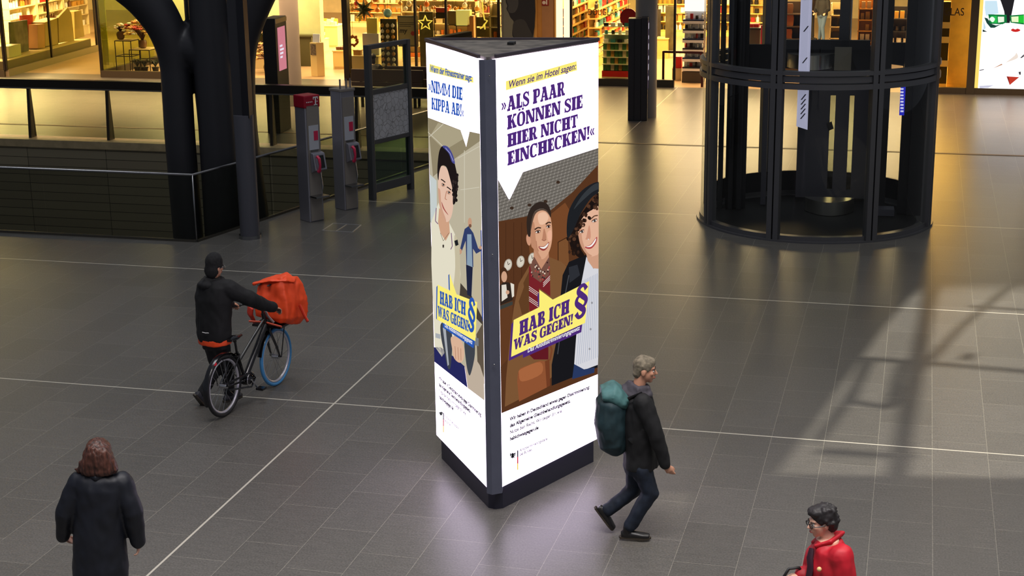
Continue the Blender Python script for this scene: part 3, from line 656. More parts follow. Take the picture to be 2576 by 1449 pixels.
# perfume shop: glazed bay 1437-1684, open entrance, glazed bay right of the lift
front(6, X(1437, py=100), fl(1684, 230).x, plinth=M('plinth_black', (26, 26, 24), 0.4))
xr = [fl(2300, 235).x, X(2447, py=120), 6.5]
YEL = GL('yellow_film_glass', (255, 240, 190), 0.3)
t = front(7, xr[0], xr[1], mat=YEL, frame=FRG, plinth=FRG, pz=0.16)
t = front(8, xr[1]+0.0, xr[2], mat=SG, frame=FRG, plinth=FRG, pz=0.16)
m = MB(); m.box((xr[1]-0.10, SY-0.10, 0), (xr[1]+0.10, SY+0.10, 3.6)); struct(m.build('trim_5', FRG))
m = MB(); m.box((5.5, SY, 0), (13, SY+0.3, 5)); struct(m.build('wall_right', M('right_wall_grey', (90, 86, 80), 0.5)))
m = MB(); m.box((XW-0.3, 36, 0), (XW, 62, 5)); struct(m.build('wall_left', M('left_wall_grey', (90, 86, 80), 0.5)))
# ------------------------------------------------------------------ slab letters for the posters (cap height 1)
def _rect(x0, x1, y0, y1): return [(x0, y0), (x1, y0), (x1, y1), (x0, y1)]
def _arc(cx, cy, rx, ry, wx, wy, a0, a1, n=16):
    out = []
    for i in range(n):
        p = []
        for a, k in ((a0+(a1-a0)*i/n, 0), (a0+(a1-a0)*(i+1)/n, 0), (a0+(a1-a0)*(i+1)/n, 1), (a0+(a1-a0)*i/n, 1)):
            c, s = math.cos(R(a)), math.sin(R(a)); e = 0.8
            c2, s2 = math.copysign(abs(c)**e, c), math.copysign(abs(s)**e, s)
            p.append((cx+(rx-wx*k)*c2, cy+(ry-wy*k)*s2))
        out.append(p)
    return out
def _stroke(P, Wd, sub=5):
    P2 = curve([tuple(p)+(w,) for p, w in zip(P, Wd)], sub); out = []; L = []
    for i, (x, y, w) in enumerate(P2):
        a, b = P2[max(i-1, 0)], P2[min(i+1, len(P2)-1)]; dx, dy = b[0]-a[0], b[1]-a[1]; l = math.hypot(dx, dy) or 1
        L.append(((x-dy/l*w/2, y+dx/l*w/2), (x+dy/l*w/2, y-dx/l*w/2)))
    for (a, b), (c, d) in zip(L, L[1:]): out.append([a, b, d, c])
    return out
ST, SF, SH = 0.33, 0.05, 0.17
def _stem(x, y0=0, y1=1): return [_rect(x, x+ST, y0, y1), _rect(x-SF, x+ST+SF, 0, SH), _rect(x-SF, x+ST+SF, 1-SH, 1)]
def glyph(c):
    s = SF
    if c == 'I': return ST+2*s, _stem(s)
    if c == 'L': return 0.62, _stem(s)+[_rect(s, 0.62, 0, SH), _rect(0.50, 0.62, 0, 0.40)]
    if c == 'E': return 0.62, _stem(s)+[_rect(s, 0.62, 0, SH), _rect(0.51, 0.62, 0, 0.34), _rect(s, 0.60, 1-SH, 1), _rect(0.49, 0.60, 0.68, 1), _rect(s, 0.48, 0.44, 0.57), _rect(0.40, 0.48, 0.35, 0.66)]
    if c == 'H': return 0.86, _stem(s)+_stem(0.86-ST-s)+[_rect(s, 0.8, 0.43, 0.57)]
    if c == 'N': return 0.84, [_rect(s, s+0.16, 0, 1), _rect(0, 0.30, 0, SH), _rect(0.84-s-0.16, 0.84-s, 0, 1), _rect(0.54, 0.84, 1-SH, 1), _rect(0, 0.30, 1-SH, 1), [(s, 1), (s+0.28, 1), (0.84-s, 0), (0.84-s-0.28, 0)]]
    if c == 'M': return 1.12, [_rect(s, s+0.14, 0, 1), _rect(0, 0.30, 0, SH), _rect(0, 0.26, 1-SH, 1), _rect(1.08-0.22, 1.08, 0, 1), _rect(0.80, 1.12, 0, SH), _rect(0.88, 1.12, 1-SH, 1), [(s, 1), (s+0.22, 1), (0.60, 0.10), (0.42, 0.10)], [(1.06, 1), (0.88, 1), (0.44, 0.10), (0.58, 0.10)]]
    if c == 'K': return 0.82, _stem(s)+[[(s+ST-0.02, 0.36), (s+ST-0.02, 0.54), (0.58, 1), (0.76, 1)], [(0.36, 0.56), (0.52, 0.70), (0.80, 0), (0.52, 0)], _rect(0.50, 0.80, 1-SH, 1), _rect(0.46, 0.82, 0, SH)]
    if c == 'A': return 0.84, [[(0.04, 0), (0.20, 0), (0.50, 1), (0.30, 1)], [(0.50, 0), (0.80, 0), (0.56, 1), (0.30, 1)], _rect(0, 0.30, 0, SH), _rect(0.44, 0.84, 0, SH), _rect(0.2, 0.6, 0.26, 0.38), _rect(0.2, 0.45, 1-SH, 1)]
    if c == 'T': return 0.72, [_rect(0.235, 0.485, 0, 1), _rect(0.15, 0.57, 0, SH), _rect(0, 0.72, 1-SH, 1), _rect(0, 0.11, 0.64, 1), _rect(0.61, 0.72, 0.64, 1)]
    if c == 'P': return 0.72, _stem(s)+[_rect(s, 0.42, 1-SH, 1), _rect(s, 0.42, 0.38, 0.50)]+_arc(0.42, 0.69, 0.30, 0.31, 0.23, 0.12, -90, 90)
    if c == 'R': return 0.80, _stem(s)+[_rect(s, 0.42, 1-SH, 1), _rect(s, 0.42, 0.44, 0.56), [(0.36, 0.52), (0.58, 0.54), (0.78, 0), (0.50, 0)], _rect(0.50, 0.82, 0, SH)]+_arc(0.42, 0.72, 0.29, 0.28, 0.23, 0.12, -90, 90)
    if c == 'B': return 0.74, _stem(s)+[_rect(s, 0.42, 1-SH, 1), _rect(s, 0.42, 0.46, 0.57), _rect(s, 0.42, 0, SH)]+_arc(0.40, 0.76, 0.28, 0.24, 0.22, 0.12, -90, 90)+_arc(0.41, 0.27, 0.32, 0.27, 0.24, 0.12, -90, 90)
    if c == 'D': return 0.78, _stem(s)+[_rect(s, 0.40, 1-SH, 1), _rect(s, 0.40, 0, SH)]+_arc(0.38, 0.5, 0.38, 0.5, 0.25, 0.13, -90, 90)
    if c in 'OÖ':
        g = _arc(0.38, 0.5, 0.38, 0.52, 0.25, 0.13, 0, 360, 28)
        if c == 'Ö': g = g+[_rect(0.14, 0.32, 1.09, 1.25), _rect(0.44, 0.62, 1.09, 1.25)]
        return 0.76, g
    if c == 'C': return 0.72, _arc(0.38, 0.5, 0.38, 0.52, 0.25, 0.13, 42, 318, 24)+[_rect(0.58, 0.69, 0.62, 1.0)]
    if c == 'G': return 0.78, _arc(0.38, 0.5, 0.38, 0.52, 0.25, 0.13, 42, 330, 24)+[_rect(0.58, 0.69, 0.64, 1.0), _rect(0.44, 0.78, 0.40, 0.53), _rect(0.52, 0.74, 0.02, 0.5)]
    if c == 'S': return 0.68, _stroke([(0.56, 0.70), (0.50, 0.88), (0.33, 0.945), (0.15, 0.84), (0.16, 0.66), (0.34, 0.52), (0.53, 0.36), (0.53, 0.16), (0.34, 0.055), (0.15, 0.12), (0.10, 0.32)], [0.06, 0.12, 0.14, 0.20, 0.24, 0.25, 0.24, 0.20, 0.14, 0.12, 0.06])+[_rect(0.53, 0.63, 0.64, 1.0), _rect(0.03, 0.13, 0, 0.38)]
    if c == 'W': return 1.14, [[(0.06, 1), (0.32, 1), (0.44, 0), (0.24, 0)], [(0.40, 0), (0.26, 0), (0.54, 1), (0.66, 1)], [(0.50, 1), (0.74, 1), (0.86, 0), (0.66, 0)], [(0.84, 0), (0.68, 0), (0.96, 1), (1.08, 1)], _rect(0, 0.38, 1-SH, 1), _rect(0.86, 1.14, 1-SH, 1)]
    if c == '!': return 0.32, [[(0.02, 1), (0.30, 1), (0.22, 0.30), (0.10, 0.30)], _rect(0.05, 0.27, 0, 0.20)]
    if c == '»': return 0.50, [q for x in (0, 0.22) for q in ([(x, 0.62), (x+0.16, 0.62), (x+0.30, 0.36), (x+0.14, 0.36)], [(x, 0.10), (x+0.16, 0.10), (x+0.30, 0.36), (x+0.14, 0.36)])]
    if c == '«': return 0.50, [q for x in (0.25, 0.47) for q in ([(x, 0.62), (x-0.16, 0.62), (x-0.30, 0.36), (x-0.14, 0.36)], [(x, 0.10), (x-0.16, 0.10), (x-0.30, 0.36), (x-0.14, 0.36)])]
    if c == '§': return 0.62, _stroke([(0.52, 0.80), (0.42, 0.93), (0.26, 0.90), (0.20, 0.78), (0.34, 0.66), (0.50, 0.52), (0.46, 0.38), (0.30, 0.32)], [0.16, 0.11, 0.12, 0.17, 0.18, 0.16, 0.10, 0.06])+_stroke([(0.10, 0.20), (0.20, 0.07), (0.36, 0.10), (0.42, 0.22), (0.28, 0.34), (0.12, 0.48), (0.16, 0.62), (0.32, 0.68)], [0.16, 0.11, 0.12, 0.17, 0.18, 0.16, 0.10, 0.06])
    return 0.3, []
def slab(body, gap=0.05):
    x = 0; out = []
    for ch in body:
        w, g = glyph(ch); out += [[(x+a, b) for a, b in q] for q in g]; x += w+gap
    return x-gap, out
_slab = slab
# ------------------------------------------------------------------ advertising pillar
PF = Vector((-3.613, 13.40, 0)); PR = Vector((-2.984, 14.86, 0)); PFL = Vector((-3.756, 13.36, 0)); PL = Vector((-4.636, 14.605, 0))
Z0, Z1 = 0.262, 4.308
U = Vector((0, 0, 1))
t = thing('advertising_pillar', 'tall three-sided advertising pillar with two glowing white posters on a dark plinth', 'advertising pillar', (-3.78, 14.2, 0))
NAVY = M('pillar_navy_grey', (92, 95, 112), 0.42, 0.2, var=0.05); PLI = M('pillar_plinth', (44, 44, 58), 0.45, 0.2)
CEN = Vector((-3.76, 14.25, 0))
m = MB()
base = [Vector((-4.59, 14.62, 0)), Vector((-3.775, 13.48, 0)), Vector((-3.70, 13.46, 0)), Vector((-3.635, 13.50, 0)), Vector((-3.03, 14.87, 0))]
m.prism(base, U*0.30); m.build('plinth', PLI, t)
m = MB(); m.prism([PFL, (PFL+PF)/2+Vector((-0.012, -0.045, 0)), PF, PF+Vector((-0.02, 0.10, 0)), PFL+Vector((0.06, 0.10, 0))], Vector((0, 0, Z1-0.2)))
m.v = [(x, y, z+0.2) for x, y, z in m.v]; m.build('corner_post', NAVY, t)
m = MB()
for z, x, y in ((4.17, 0.02, 0), (2.55, 0.03, 0), (1.5, 0.03, 0)):
    p = (PFL+PF)/2+Vector((0.03, -0.047, z)); m.ell(p, 0.008, None, 8, 6)
m.build('screw', STEEL, t)
m = MB(); m.prism([PL+Vector((0.06, 0.0, 0.26)), PFL+Vector((0.05, 0.06, 0.26)), PF+Vector((-0.03, 0.06, 0.26)), PR+Vector((-0.07, -0.03, 0.26))], U*(Z1-0.27)); m.build('core', NAVY, t)
capm = M('pillar_roof_worn', (104, 98, 90), 0.55, 0.2, var=0.55, scale=7)
m = MB(); m.prism([PL+Vector((0.0, 0.0, Z1)), (PFL+PF)/2+Vector((0, -0.03, Z1)), PR+Vector((0, 0, Z1))], U*0.025); m.build('roof', capm, t)
m = MB()
for a, b in ((PL, PFL), (PF, PR), (PL, PR)): m.bar(a+U*(Z1+0.03), b+U*(Z1+0.03), 0.03, 0.03)
m.build('roof_edge', M('roof_edge_grey', (84, 76, 84), 0.45, 0.4), t)
p = fl(1287, 110, 4.34); m = MB(); m.box((p.x-0.03, p.y-0.05, Z1+0.02), (p.x+0.03, p.y+0.05, Z1+0.05)); m.build('roof_hatch', BLK, t)
WHITE = EM('poster_white', None, 3.9, (0.90, 0.76, 1.0))
class Art:
    """one poster: flat print layers on an upright backlit panel; print outlines are traced onto the panel's own plane"""
    def __init__(s, a, b, nm):
        s.p0 = a; s.n = Vector((b.y-a.y, -(b.x-a.x), 0)).normalized(); s.ex = (b-a).normalized(); s.L = (b-a).length
        m = MB(); m.prism([a+U*Z0, b+U*Z0, b+U*Z1, a+U*Z1], -s.n*0.05); s.o = m.build(nm, WHITE, t); s.g = {}
        q = (a+b)/2
    def pt(s, c, x, y, k):
        ox, oy = c; d = ray(ox+x/3.0188, oy+y/3.0188); p = CO+d*((s.p0-CO).dot(s.n)/d.dot(s.n))
        u = (p-s.p0).dot(s.ex); u = max(0.002, min(s.L-0.002, u)); z = max(Z0+0.002, min(Z1-0.002, p.z))
        return s.p0+s.ex*u+U*z+s.n*(0.0012*k)
    def grp(s, name):
        if name not in s.g: s.g[name] = (MB(), [])
        return s.g[name]
    def P(s, grp, col, c, pts, k, smooth=False, e=1.0):
        mb, ms = s.grp(grp); key = 'print_%d_%d_%d' % tuple(col); mt = EM(key, col, 1.0)
        if mt not in ms: ms.append(mt)
        if smooth: pts = curve_closed(pts)
        mb.mat(ms.index(mt)).poly([s.pt(c, x, y, k) for x, y in pts])
    def E(s, grp, col, c, cx, cy, rx, ry, k, rot=0, n=20):
        ca, sa = math.cos(R(rot)), math.sin(R(rot))
        s.P(grp, col, c, [(cx+rx*math.cos(2*math.pi*i/n)*ca-ry*math.sin(2*math.pi*i/n)*sa, cy+rx*math.cos(2*math.pi*i/n)*sa+ry*math.sin(2*math.pi*i/n)*ca) for i in range(n)], k)
    def line(s, grp, col, c, pts, w, k):
        P = [Vector(p) for p in pts]
        for a, b in zip(P, P[1:]):
            d = (b-a).normalized(); q = Vector((-d.y, d.x))*w/2; s.P(grp, col, c, [a+q, b+q, b-q, a-q], k)
    def letters(s, grp, col, c, polys, W_, a, b, top, k):
        """polys in cap-height units; a/b = baseline ends, top = cap height above a"""
        mb, ms = s.grp(grp); key = 'print_%d_%d_%d' % tuple(col); mt = EM(key, col, 1.0)
        if mt not in ms: ms.append(mt)
        A, B, T = s.pt(c, *a, k), s.pt(c, *b, k), s.pt(c, *top, k); ux = (B-A)/W_; uy = T-A
        for q in polys: mb.mat(ms.index(mt)).poly([A+ux*x+uy*y for x, y in q])
    def slab(s, grp, col, c, body, a, b, top, k=9, gap=0.05):
        w, g = _slab(body, gap); s.letters(grp, col, c, g, w, a, b, top, k)
    def text(s, grp, col, c, body, a, b, top, k=9, bold=0.0, shear=0.0):
        V, F = text_mesh(body, bold, shear); w = max(v.x for v in V)
        s.letters(grp, col, c, [[(V[i].x, V[i].y) for i in f] for f in F], w, a, b, top, k)
    def done(s):
        for n, (mb, ms) in s.g.items(): mb.build(n, ms, s.o)
def curve_closed(P, n=4):
    out = []; N = len(P)
    for i in range(N):
        p0, p1, p2, p3 = (P[(i+k) % N] for k in (-1, 0, 1, 2))
        for j in range(n):
            q = j/n; out.append(tuple(0.5*((2*b)+(-a+c)*q+(2*a-5*b+4*c-d)*q*q+(-a+3*b-3*c+d)*q**3) for a, b, c, d in zip(p0, p1, p2, p3)))
    return out
c5, c6, c7 = (1060, 80), (1060, 460), (1060, 860)
PUR, YLW, BLU, INK = (78, 44, 122), (252, 238, 120), (44, 88, 178), (20, 20, 24)
A = Art(PF, PR, 'poster')
# photograph: hotel lobby
A.P('photograph', (86, 52, 31), c5, [(578, 1120), (667, 1280), (770, 1066), (1349, 880), (1349, 1400), (1340, 2600), (600, 2900)], 1)
mbx = [(578, 1120), (667, 1280), (770, 1066), (1349, 880), (1349, 1005), (1150, 1215), (960, 1372), (583, 1440)]
A.P('photograph', (116, 111, 104), c5, mbx, 2)
def inside(p, poly):
    c = False
    for (x0, y0), (x1, y1) in zip(poly, poly[1:]+poly[:1]):
        if (y0 > p[1]) != (y1 > p[1]) and p[0] < (x1-x0)*(p[1]-y0)/(y1-y0)+x0: c = not c
    return c
def clipline(grp, col, a, b, w, k, poly, n=60):
    P = [(a[0]+(b[0]-a[0])*i/n, a[1]+(b[1]-a[1])*i/n) for i in range(n+1)]; st = None
    for i, p in enumerate(P):
        ok = inside(p, poly)
        if ok and st is None: st = p
        if st is not None and (not ok or i == n):
            if P[i-1] != st: A.line(grp, col, c5, [st, P[i-1]], w, k)
            st = None
for i in range(34): clipline('photograph', (146, 140, 132), (620+27*i, 880), (470+30*i-i*i*0.10, 1450), 5, 3, mbx)
for j in range(24): clipline('photograph', (84, 79, 73), (570, 1030+25*j), (1352, 800+22*j), 5, 3.3, mbx)
for x, y in ((1035, 1142), (940, 1288), (818, 1315), (684, 1338)): A.E('photograph', (60, 44, 34), c5, x, y, 15, 12, 4)
A.P('photograph', (116, 70, 40), c6, [(800, 280), (960, 255), (1090, 150), (1120, 200), (1100, 620), (830, 640)], 2)
A.P('photograph', (120, 78, 46), c6, [(1035, 450), (1110, 412), (1120, 640), (1040, 600)], 3)
A.line('photograph', (60, 34, 20), c6, [(1035, 640), (1035, 450), (1110, 410)], 6, 4)
for x in (640, 700, 760): A.line('photograph', (62, 36, 22), c6, [(x, 300), (x, 900)], 3, 2.5)
for x, y, q in ((655, 622, 1), (750, 598, 1), (838, 575, 1)):
    A.E('photograph', (176, 168, 154), c6, x, y, 30, 46, 4, 12); A.E('photograph', (214, 206, 190), c6, x, y, 24, 38, 4.5, 12)
    A.line('photograph', (60, 50, 40), c6, [(x-4, y-26), (x, y), (x+14, y-12)], 4, 5)
A.P('photograph', (60, 62, 58), c6, [(590, 935), (690, 898), (690, 925), (590, 965)], 4); A.P('photograph', (96, 58, 34), c6, [(590, 965), (690, 925), (690, 1300), (590, 1400)], 3)
g = 'photo_receptionist'
A.P(g, (46, 36, 30), c6, [(592, 780), (618, 755), (660, 755), (690, 800), (690, 890), (592, 930)], 5); A.P(g, (222, 214, 200), c6, [(605, 775), (640, 770), (650, 870), (606, 900)], 5.5)
A.P(g, (224, 218, 204), c6, [(672, 758), (700, 770), (700, 860), (684, 870)], 5.5); A.E(g, (70, 44, 28), c6, 620, 690, 30, 50, 5.6); A.E(g, (206, 160, 130), c6, 624, 712, 22, 42, 6)
A.E(g, (206, 160, 130), c6, 650, 830, 14, 16, 6)
g = 'photo_person_coat'
A.P(g, (122, 84, 52), c6, [(825, 612), (735, 765), (698, 950), (672, 1150), (640, 1480), (630, 1700), (900, 1560), (1060, 1400), (1090, 900), (1105, 640), (1060, 600), (975, 565)], 5)
A.P(g, (96, 62, 36), c6, [(830, 640), (770, 760), (812, 830), (812, 980), (760, 1000), (735, 900)], 5.5)
A.P(g, (118, 34, 40), c6, [(812, 640), (840, 600), (970, 600), (975, 860), (890, 800), (880, 990), (815, 970)], 6); A.P(g, (96, 26, 34), c6, [(800, 1290), (960, 1220), (960, 1340), (850, 1340)], 6)
for k in range(3): A.line(g, (230, 220, 214), c6, [(812, 785+14*k), (885, 835+14*k)], 4, 6.5); A.line(g, (230, 220, 214), c6, [(812, 865+14*k), (885, 915+14*k)], 4, 6.5); A.line(g, (230, 220, 214), c6, [(920, 760+14*k), (972, 705+14*k)], 4, 6.5)
A.P(g, (196, 142, 112), c6, [(850, 490), (962, 520), (965, 600), (905, 655), (845, 600)], 6.6)
A.P(g, (116, 78, 66), c6, [(852, 560), (820, 625), (838, 712), (900, 755), (905, 655)], 7); A.P(g, (116, 78, 66), c6, [(965, 560), (972, 640), (965, 700), (900, 755), (905, 655)], 7)
random.seed(3)
for k in range(46):
    x, y = random.uniform(826, 968), random.uniform(590, 735)
    if abs(x-905) > (655-y)*0.8 and y < 755-abs(x-900)*0.6: A.E(g, random.choice(((226, 206, 186), (60, 34, 34), (170, 70, 64), (40, 36, 40))), c6, x, y, 6, 7, 7.5, 0, 7)
A.P(g, (216, 164, 132), c6, [(822, 330), (850, 240), (905, 205), (960, 225), (982, 300), (988, 400), (978, 480), (952, 545), (918, 578), (882, 562), (845, 500), (828, 470)], 7.6, True)
A.P(g, (190, 136, 106), c6, [(822, 330), (850, 300), (862, 420), (880, 520), (905, 572), (882, 562), (845, 500), (828, 470)], 7.8, True)
A.E(g, (204, 148, 118), c6, 808, 432, 17, 44, 7.7, -8)
A.P(g, (48, 38, 33), c6, [(800, 390), (795, 270), (832, 180), (895, 143), (950, 160), (976, 215), (974, 262), (944, 206), (896, 196), (852, 222), (830, 290), (822, 400)], 8, True); A.P(g, (88, 70, 58), c6, [(822, 380), (828, 300), (850, 226), (896, 198), (944, 206), (974, 258), (940, 216), (898, 210), (860, 236), (838, 300)], 8.1, True); A.P(g, (234, 190, 160), c6, [(880, 240), (930, 222), (960, 262), (930, 310), (890, 310)], 7.9, True); A.P(g, (232, 176, 148), c6, [(950, 380), (980, 360), (982, 430), (958, 440)], 7.9, True)
for x, y, w in ((878, 372, 24), (958, 332, 20)): A.E(g, (178, 124, 98), c6, x, y-2, w*0.95, 15, 8.15, -14); A.E(g, (226, 216, 206), c6, x, y, w*0.72, 7, 8.2, -14); A.E(g, (40, 26, 22), c6, x+2, y, 8, 8, 8.4); A.line(g, (50, 32, 26), c6, [(x-w*0.8, y-2), (x-2, y-11), (x+w*0.8, y-10)], 5, 8.5); A.line(g, (62, 42, 32), c6, [(x-w, y-18), (x, y-34), (x+w, y-30)], 10, 8.4)
A.P(g, (184, 128, 100), c6, [(925, 345), (942, 400), (938, 432), (908, 432), (912, 418)], 8.2, True); A.line(g, (150, 92, 74), c6, [(908, 430), (926, 440), (942, 428)], 5, 8.5)
A.P(g, (150, 66, 60), c6, [(884, 482), (925, 480), (962, 448), (952, 490), (925, 514), (898, 506)], 8.2, True); A.P(g, (242, 236, 230), c6, [(890, 486), (925, 484), (958, 456), (948, 484), (922, 500)], 8.4, True)
A.line(g, (176, 120, 94), c6, [(866, 440), (872, 490), (884, 520)], 5, 8.2)
g = 'photo_person_beret'
A.P(g, (24, 24, 28), c6, [(1245, 545), (1115, 600), (1068, 700), (1052, 860), (1040, 1100), (985, 1380), (985, 1540), (1335, 1400), (1345, 1000), (1340, 700)], 6)
A.P(g, (44, 46, 52), c6, [(1115, 640), (1180, 620), (1200, 700), (1120, 760)], 6.4); A.line(g, (70, 72, 78), c6, [(1115, 700), (1085, 860), (1050, 1150), (1030, 1300)], 7, 6.4)
A.P(g, (214, 214, 220), c6, [(1248, 560), (1300, 650), (1346, 640), (1344, 1290), (1336, 1380), (1230, 1420), (1155, 1385), (1168, 1200), (1202, 800)], 6.8)
for k in range(11): A.line(g, (158, 168, 190), c6, [(1222+12*k, 740-6*k), (1172+16*k, 1385-6*k)], 3, 7)
for y in (910, 1110, 1260): A.E(g, (150, 150, 156), c6, 1290-(y-900)*0.05, y, 7, 9, 7.2)
A.P(g, (40, 56, 96), c6, [(1155, 1375), (1230, 1415), (1310, 1400), (1308, 1440), (1140, 1490)], 7)
A.P(g, (28, 20, 18), c6, [(1110, 390), (1150, 330), (1205, 240), (1280, 140), (1346, 75), (1346, 220), (1300, 200), (1230, 260), (1195, 330), (1190, 420), (1205, 500), (1232, 550), (1190, 566), (1140, 510), (1118, 450)], 7.2, True)
A.P(g, (206, 156, 128), c6, [(1245, 530), (1342, 510), (1344, 650), (1300, 648), (1258, 590)], 7.0)
A.P(g, (226, 178, 150), c6, [(1186, 330), (1230, 250), (1290, 205), (1347, 195), (1347, 500), (1312, 552), (1262, 552), (1215, 495), (1190, 420)], 7.6, True)
A.P(g, (202, 150, 122), c6, [(1186, 330), (1206, 330), (1216, 430), (1250, 520), (1290, 552), (1262, 552), (1215, 495), (1190, 420)], 7.8, True)
random.seed(5)
for k in range(40):
    s_ = random.random(); x, y = 1115+s_*225, 420-s_*330; A.E(g, random.choice(((52, 34, 26), (64, 42, 32), (34, 22, 18), (84, 56, 40))), c6, x+random.uniform(-12, 22), y+random.uniform(-20, 56), random.uniform(8, 15), random.uniform(10, 18), 7.9+0.02*k, random.uniform(-40, 40), 8)
for k in range(16): A.E(g, random.choice(((58, 38, 28), (34, 22, 18))), c6, random.uniform(1118, 1190), random.uniform(400, 560), 10, 14, 7.5, 0, 8)
A.P(g, (30, 32, 36), c6, [(1347, -5), (1280, 10), (1190, 80), (1120, 195), (1098, 310), (1104, 418), (1150, 352), (1205, 232), (1280, 118), (1347, 62)], 8.8, True)
A.P(g, (52, 56, 60), c6, [(1347, 0), (1290, 20), (1210, 100), (1150, 200), (1200, 150), (1290, 70), (1347, 40)], 9, True)
for x, y, w in ((1212, 370, 22), (1308, 288, 26)): A.E(g, (196, 144, 118), c6, x, y-2, w*0.95, 16, 8.15, -22); A.E(g, (230, 222, 214), c6, x, y, w*0.72, 8, 8.2, -22); A.E(g, (60, 56, 56), c6, x+2, y, 8, 9, 8.4); A.line(g, (40, 28, 26), c6, [(x-w*0.8, y+4), (x-2, y-11), (x+w*0.8, y-16)], 5, 8.5); A.line(g, (96, 66, 48), c6, [(x-w, y-16), (x, y-38), (x+w, y-42)], 9, 8.4)
A.P(g, (204, 146, 120), c6, [(1268, 320), (1280, 390), (1272, 428), (1238, 426), (1246, 412)], 8.2, True); A.E(g, (220, 216, 210), c6, 1262, 428, 5, 5, 8.6)
A.P(g, (176, 74, 74), c6, [(1236, 486), (1280, 466), (1326, 408), (1322, 452), (1290, 494), (1258, 500)], 8.2, True); A.P(g, (246, 242, 238), c6, [(1244, 484), (1282, 470), (1320, 420), (1312, 450), (1282, 484)], 8.4, True)
g = 'photo_bag'
A.P(g, (142, 82, 50), c7, [(728, 235), (745, 198), (895, 142), (932, 146), (946, 345), (736, 452), (722, 300)], 8)
A.P(g, (166, 100, 62), c7, [(735, 240), (750, 205), (895, 152), (905, 240), (760, 300)], 8.4, True); A.P(g, (112, 60, 36), c7, [(932, 146), (966, 130), (972, 330), (946, 345)], 8.2); A.line(g, (120, 68, 42), c7, [(965, 0), (985, 60), (970, 140)], 14, 8.2)
# slogan box
def box_slogan(A, col, sh, yl, ha, wa, se, su, subcol=(245, 245, 245)):
    for q in sh: A.P('slogan_box', col, c6, q, 9.4)
    A.P('slogan_box', YLW, c6, yl, 10)
    A.slab('slogan_lettering', col, c6, 'HAB ICH', *ha, k=11); A.slab('slogan_lettering', col, c6, 'WAS GEGEN!', *wa, k=11, gap=0.02)
    w, gl_ = glyph('§'); A.letters('slogan_lettering', col, c6, gl_, w, *se, 11.6); A.text('slogan_lettering', subcol, c6, 'Das Antidiskriminierungsgesetz', *su, k=11, bold=0.016, shear=0.2)
box_slogan(A, PUR, [[(676, 1072), (694, 1050), (694, 1320), (657, 1350)], [(657, 1350), (764, 1300), (764, 1328), (1208, 1132), (1218, 1046), (676, 1300)], [(873, 850), (890, 826), (890, 930), (880, 938)]],
           [(693, 1040), (888, 942), (888, 810), (990, 885), (1267, 745), (1236, 1062), (674, 1320)],
           ((735, 1160), (1114, 986), (738, 1050)), ((690, 1272), (1142, 1068), (694, 1190)), ((1148, 1052), (1262, 1010), (1148, 782)), ((797, 1288), (1196, 1112), (797, 1254)))
# headline
A.P('headline_strip', YLW, c5, [(640, 375), (1178, 222), (1182, 292), (641, 445)], 2)
A.text('headline', PUR, c5, 'Wenn sie im Hotel sagen:', (656, 428), (1172, 282), (656, 376), 4, bold=0.014, shear=0.22)
for body, a, b, tp in (('ALS PAAR', (648, 606), (1086, 482), (648, 492)), ('KÖNNEN SIE', (648, 745), (1221, 578), (648, 636)), ('HIER NICHT', (650, 880), (1184, 722), (650, 776)), ('EINCHECKEN!', (651, 1018), (1276, 812), (651, 912))):
    A.slab('headline', PUR, c5, body, a, b, tp, 4, gap=0.015)
A.slab('headline', PUR, c5, '»', (604, 606), (640, 596), (604, 505), 4); A.slab('headline', PUR, c5, '«', (1280, 800), (1314, 789), (1280, 700), 4)
for body, a, b, tp, bo in (('Wir haben in Deutschland etwas gegen Diskriminierung:', (670, 600), (1276, 352), (670, 574), 0.05), ('das Allgemeine Gleichbehandlungsgesetz.', (670, 650), (1131, 458), (670, 624), 0.05),
                           ('Nutze dein Recht. Wir zeigen dir, wie.', (670, 700), (1068, 532), (670, 674), 0.03), ('habichwasgegen.de', (670, 750), (888, 660), (670, 724), 0.05)):
    A.text('small_print', INK, c7, body, a, b, tp, 3, bold=bo)
A.text('small_print', (50, 50, 54), c7, 'Antidiskriminierungsstelle', (745, 834), (953, 744), (745, 812), 3, bold=0.03); A.text('small_print', (50, 50, 54), c7, 'des Bundes', (745, 866), (837, 826), (745, 844), 3, bold=0.03)
def emblem(A, x, y, s, fx, fy0, fy1, fw, dy):
    g = 'emblem'
    A.P(g, INK, c7, [(x, y-s), (x+0.3*s, y-0.7*s), (x+0.95*s, y-0.95*s-dy), (x+0.9*s, y-0.1*s), (x+0.5*s, y+0.35*s), (x+0.75*s, y+0.8*s), (x+0.2*s, y+0.55*s), (x, y+s), (x-0.25*s, y+0.6*s), (x-0.7*s, y+0.95*s), (x-0.5*s, y+0.4*s), (x-0.9*s, y), (x-0.9*s, y-0.75*s), (x-0.3*s, y-0.65*s)], 3)
    for i in range(3):
        A.line(g, (235, 235, 240), c7, [(x-0.8*s, y-0.45*s+0.28*s*i), (x-0.3*s, y-0.3*s+0.28*s*i)], s*0.09, 4); A.line(g, (235, 235, 240), c7, [(x+0.8*s, y-0.6*s+0.28*s*i), (x+0.3*s, y-0.35*s+0.28*s*i)], s*0.09, 4)
    h = (fy1-fy0)/3
    for i, col in enumerate(((16, 16, 16), (200, 20, 30), (250, 200, 60))): A.P(g, col, c7, [(fx, fy0+h*i), (fx+fw, fy0+h*i-dy*0.3), (fx+fw, fy0+h*(i+1)-dy*0.3), (fx, fy0+h*(i+1))], 3)
emblem(A, 691, 864, 24, 725, 824, 972, 9, 3)
A.done()
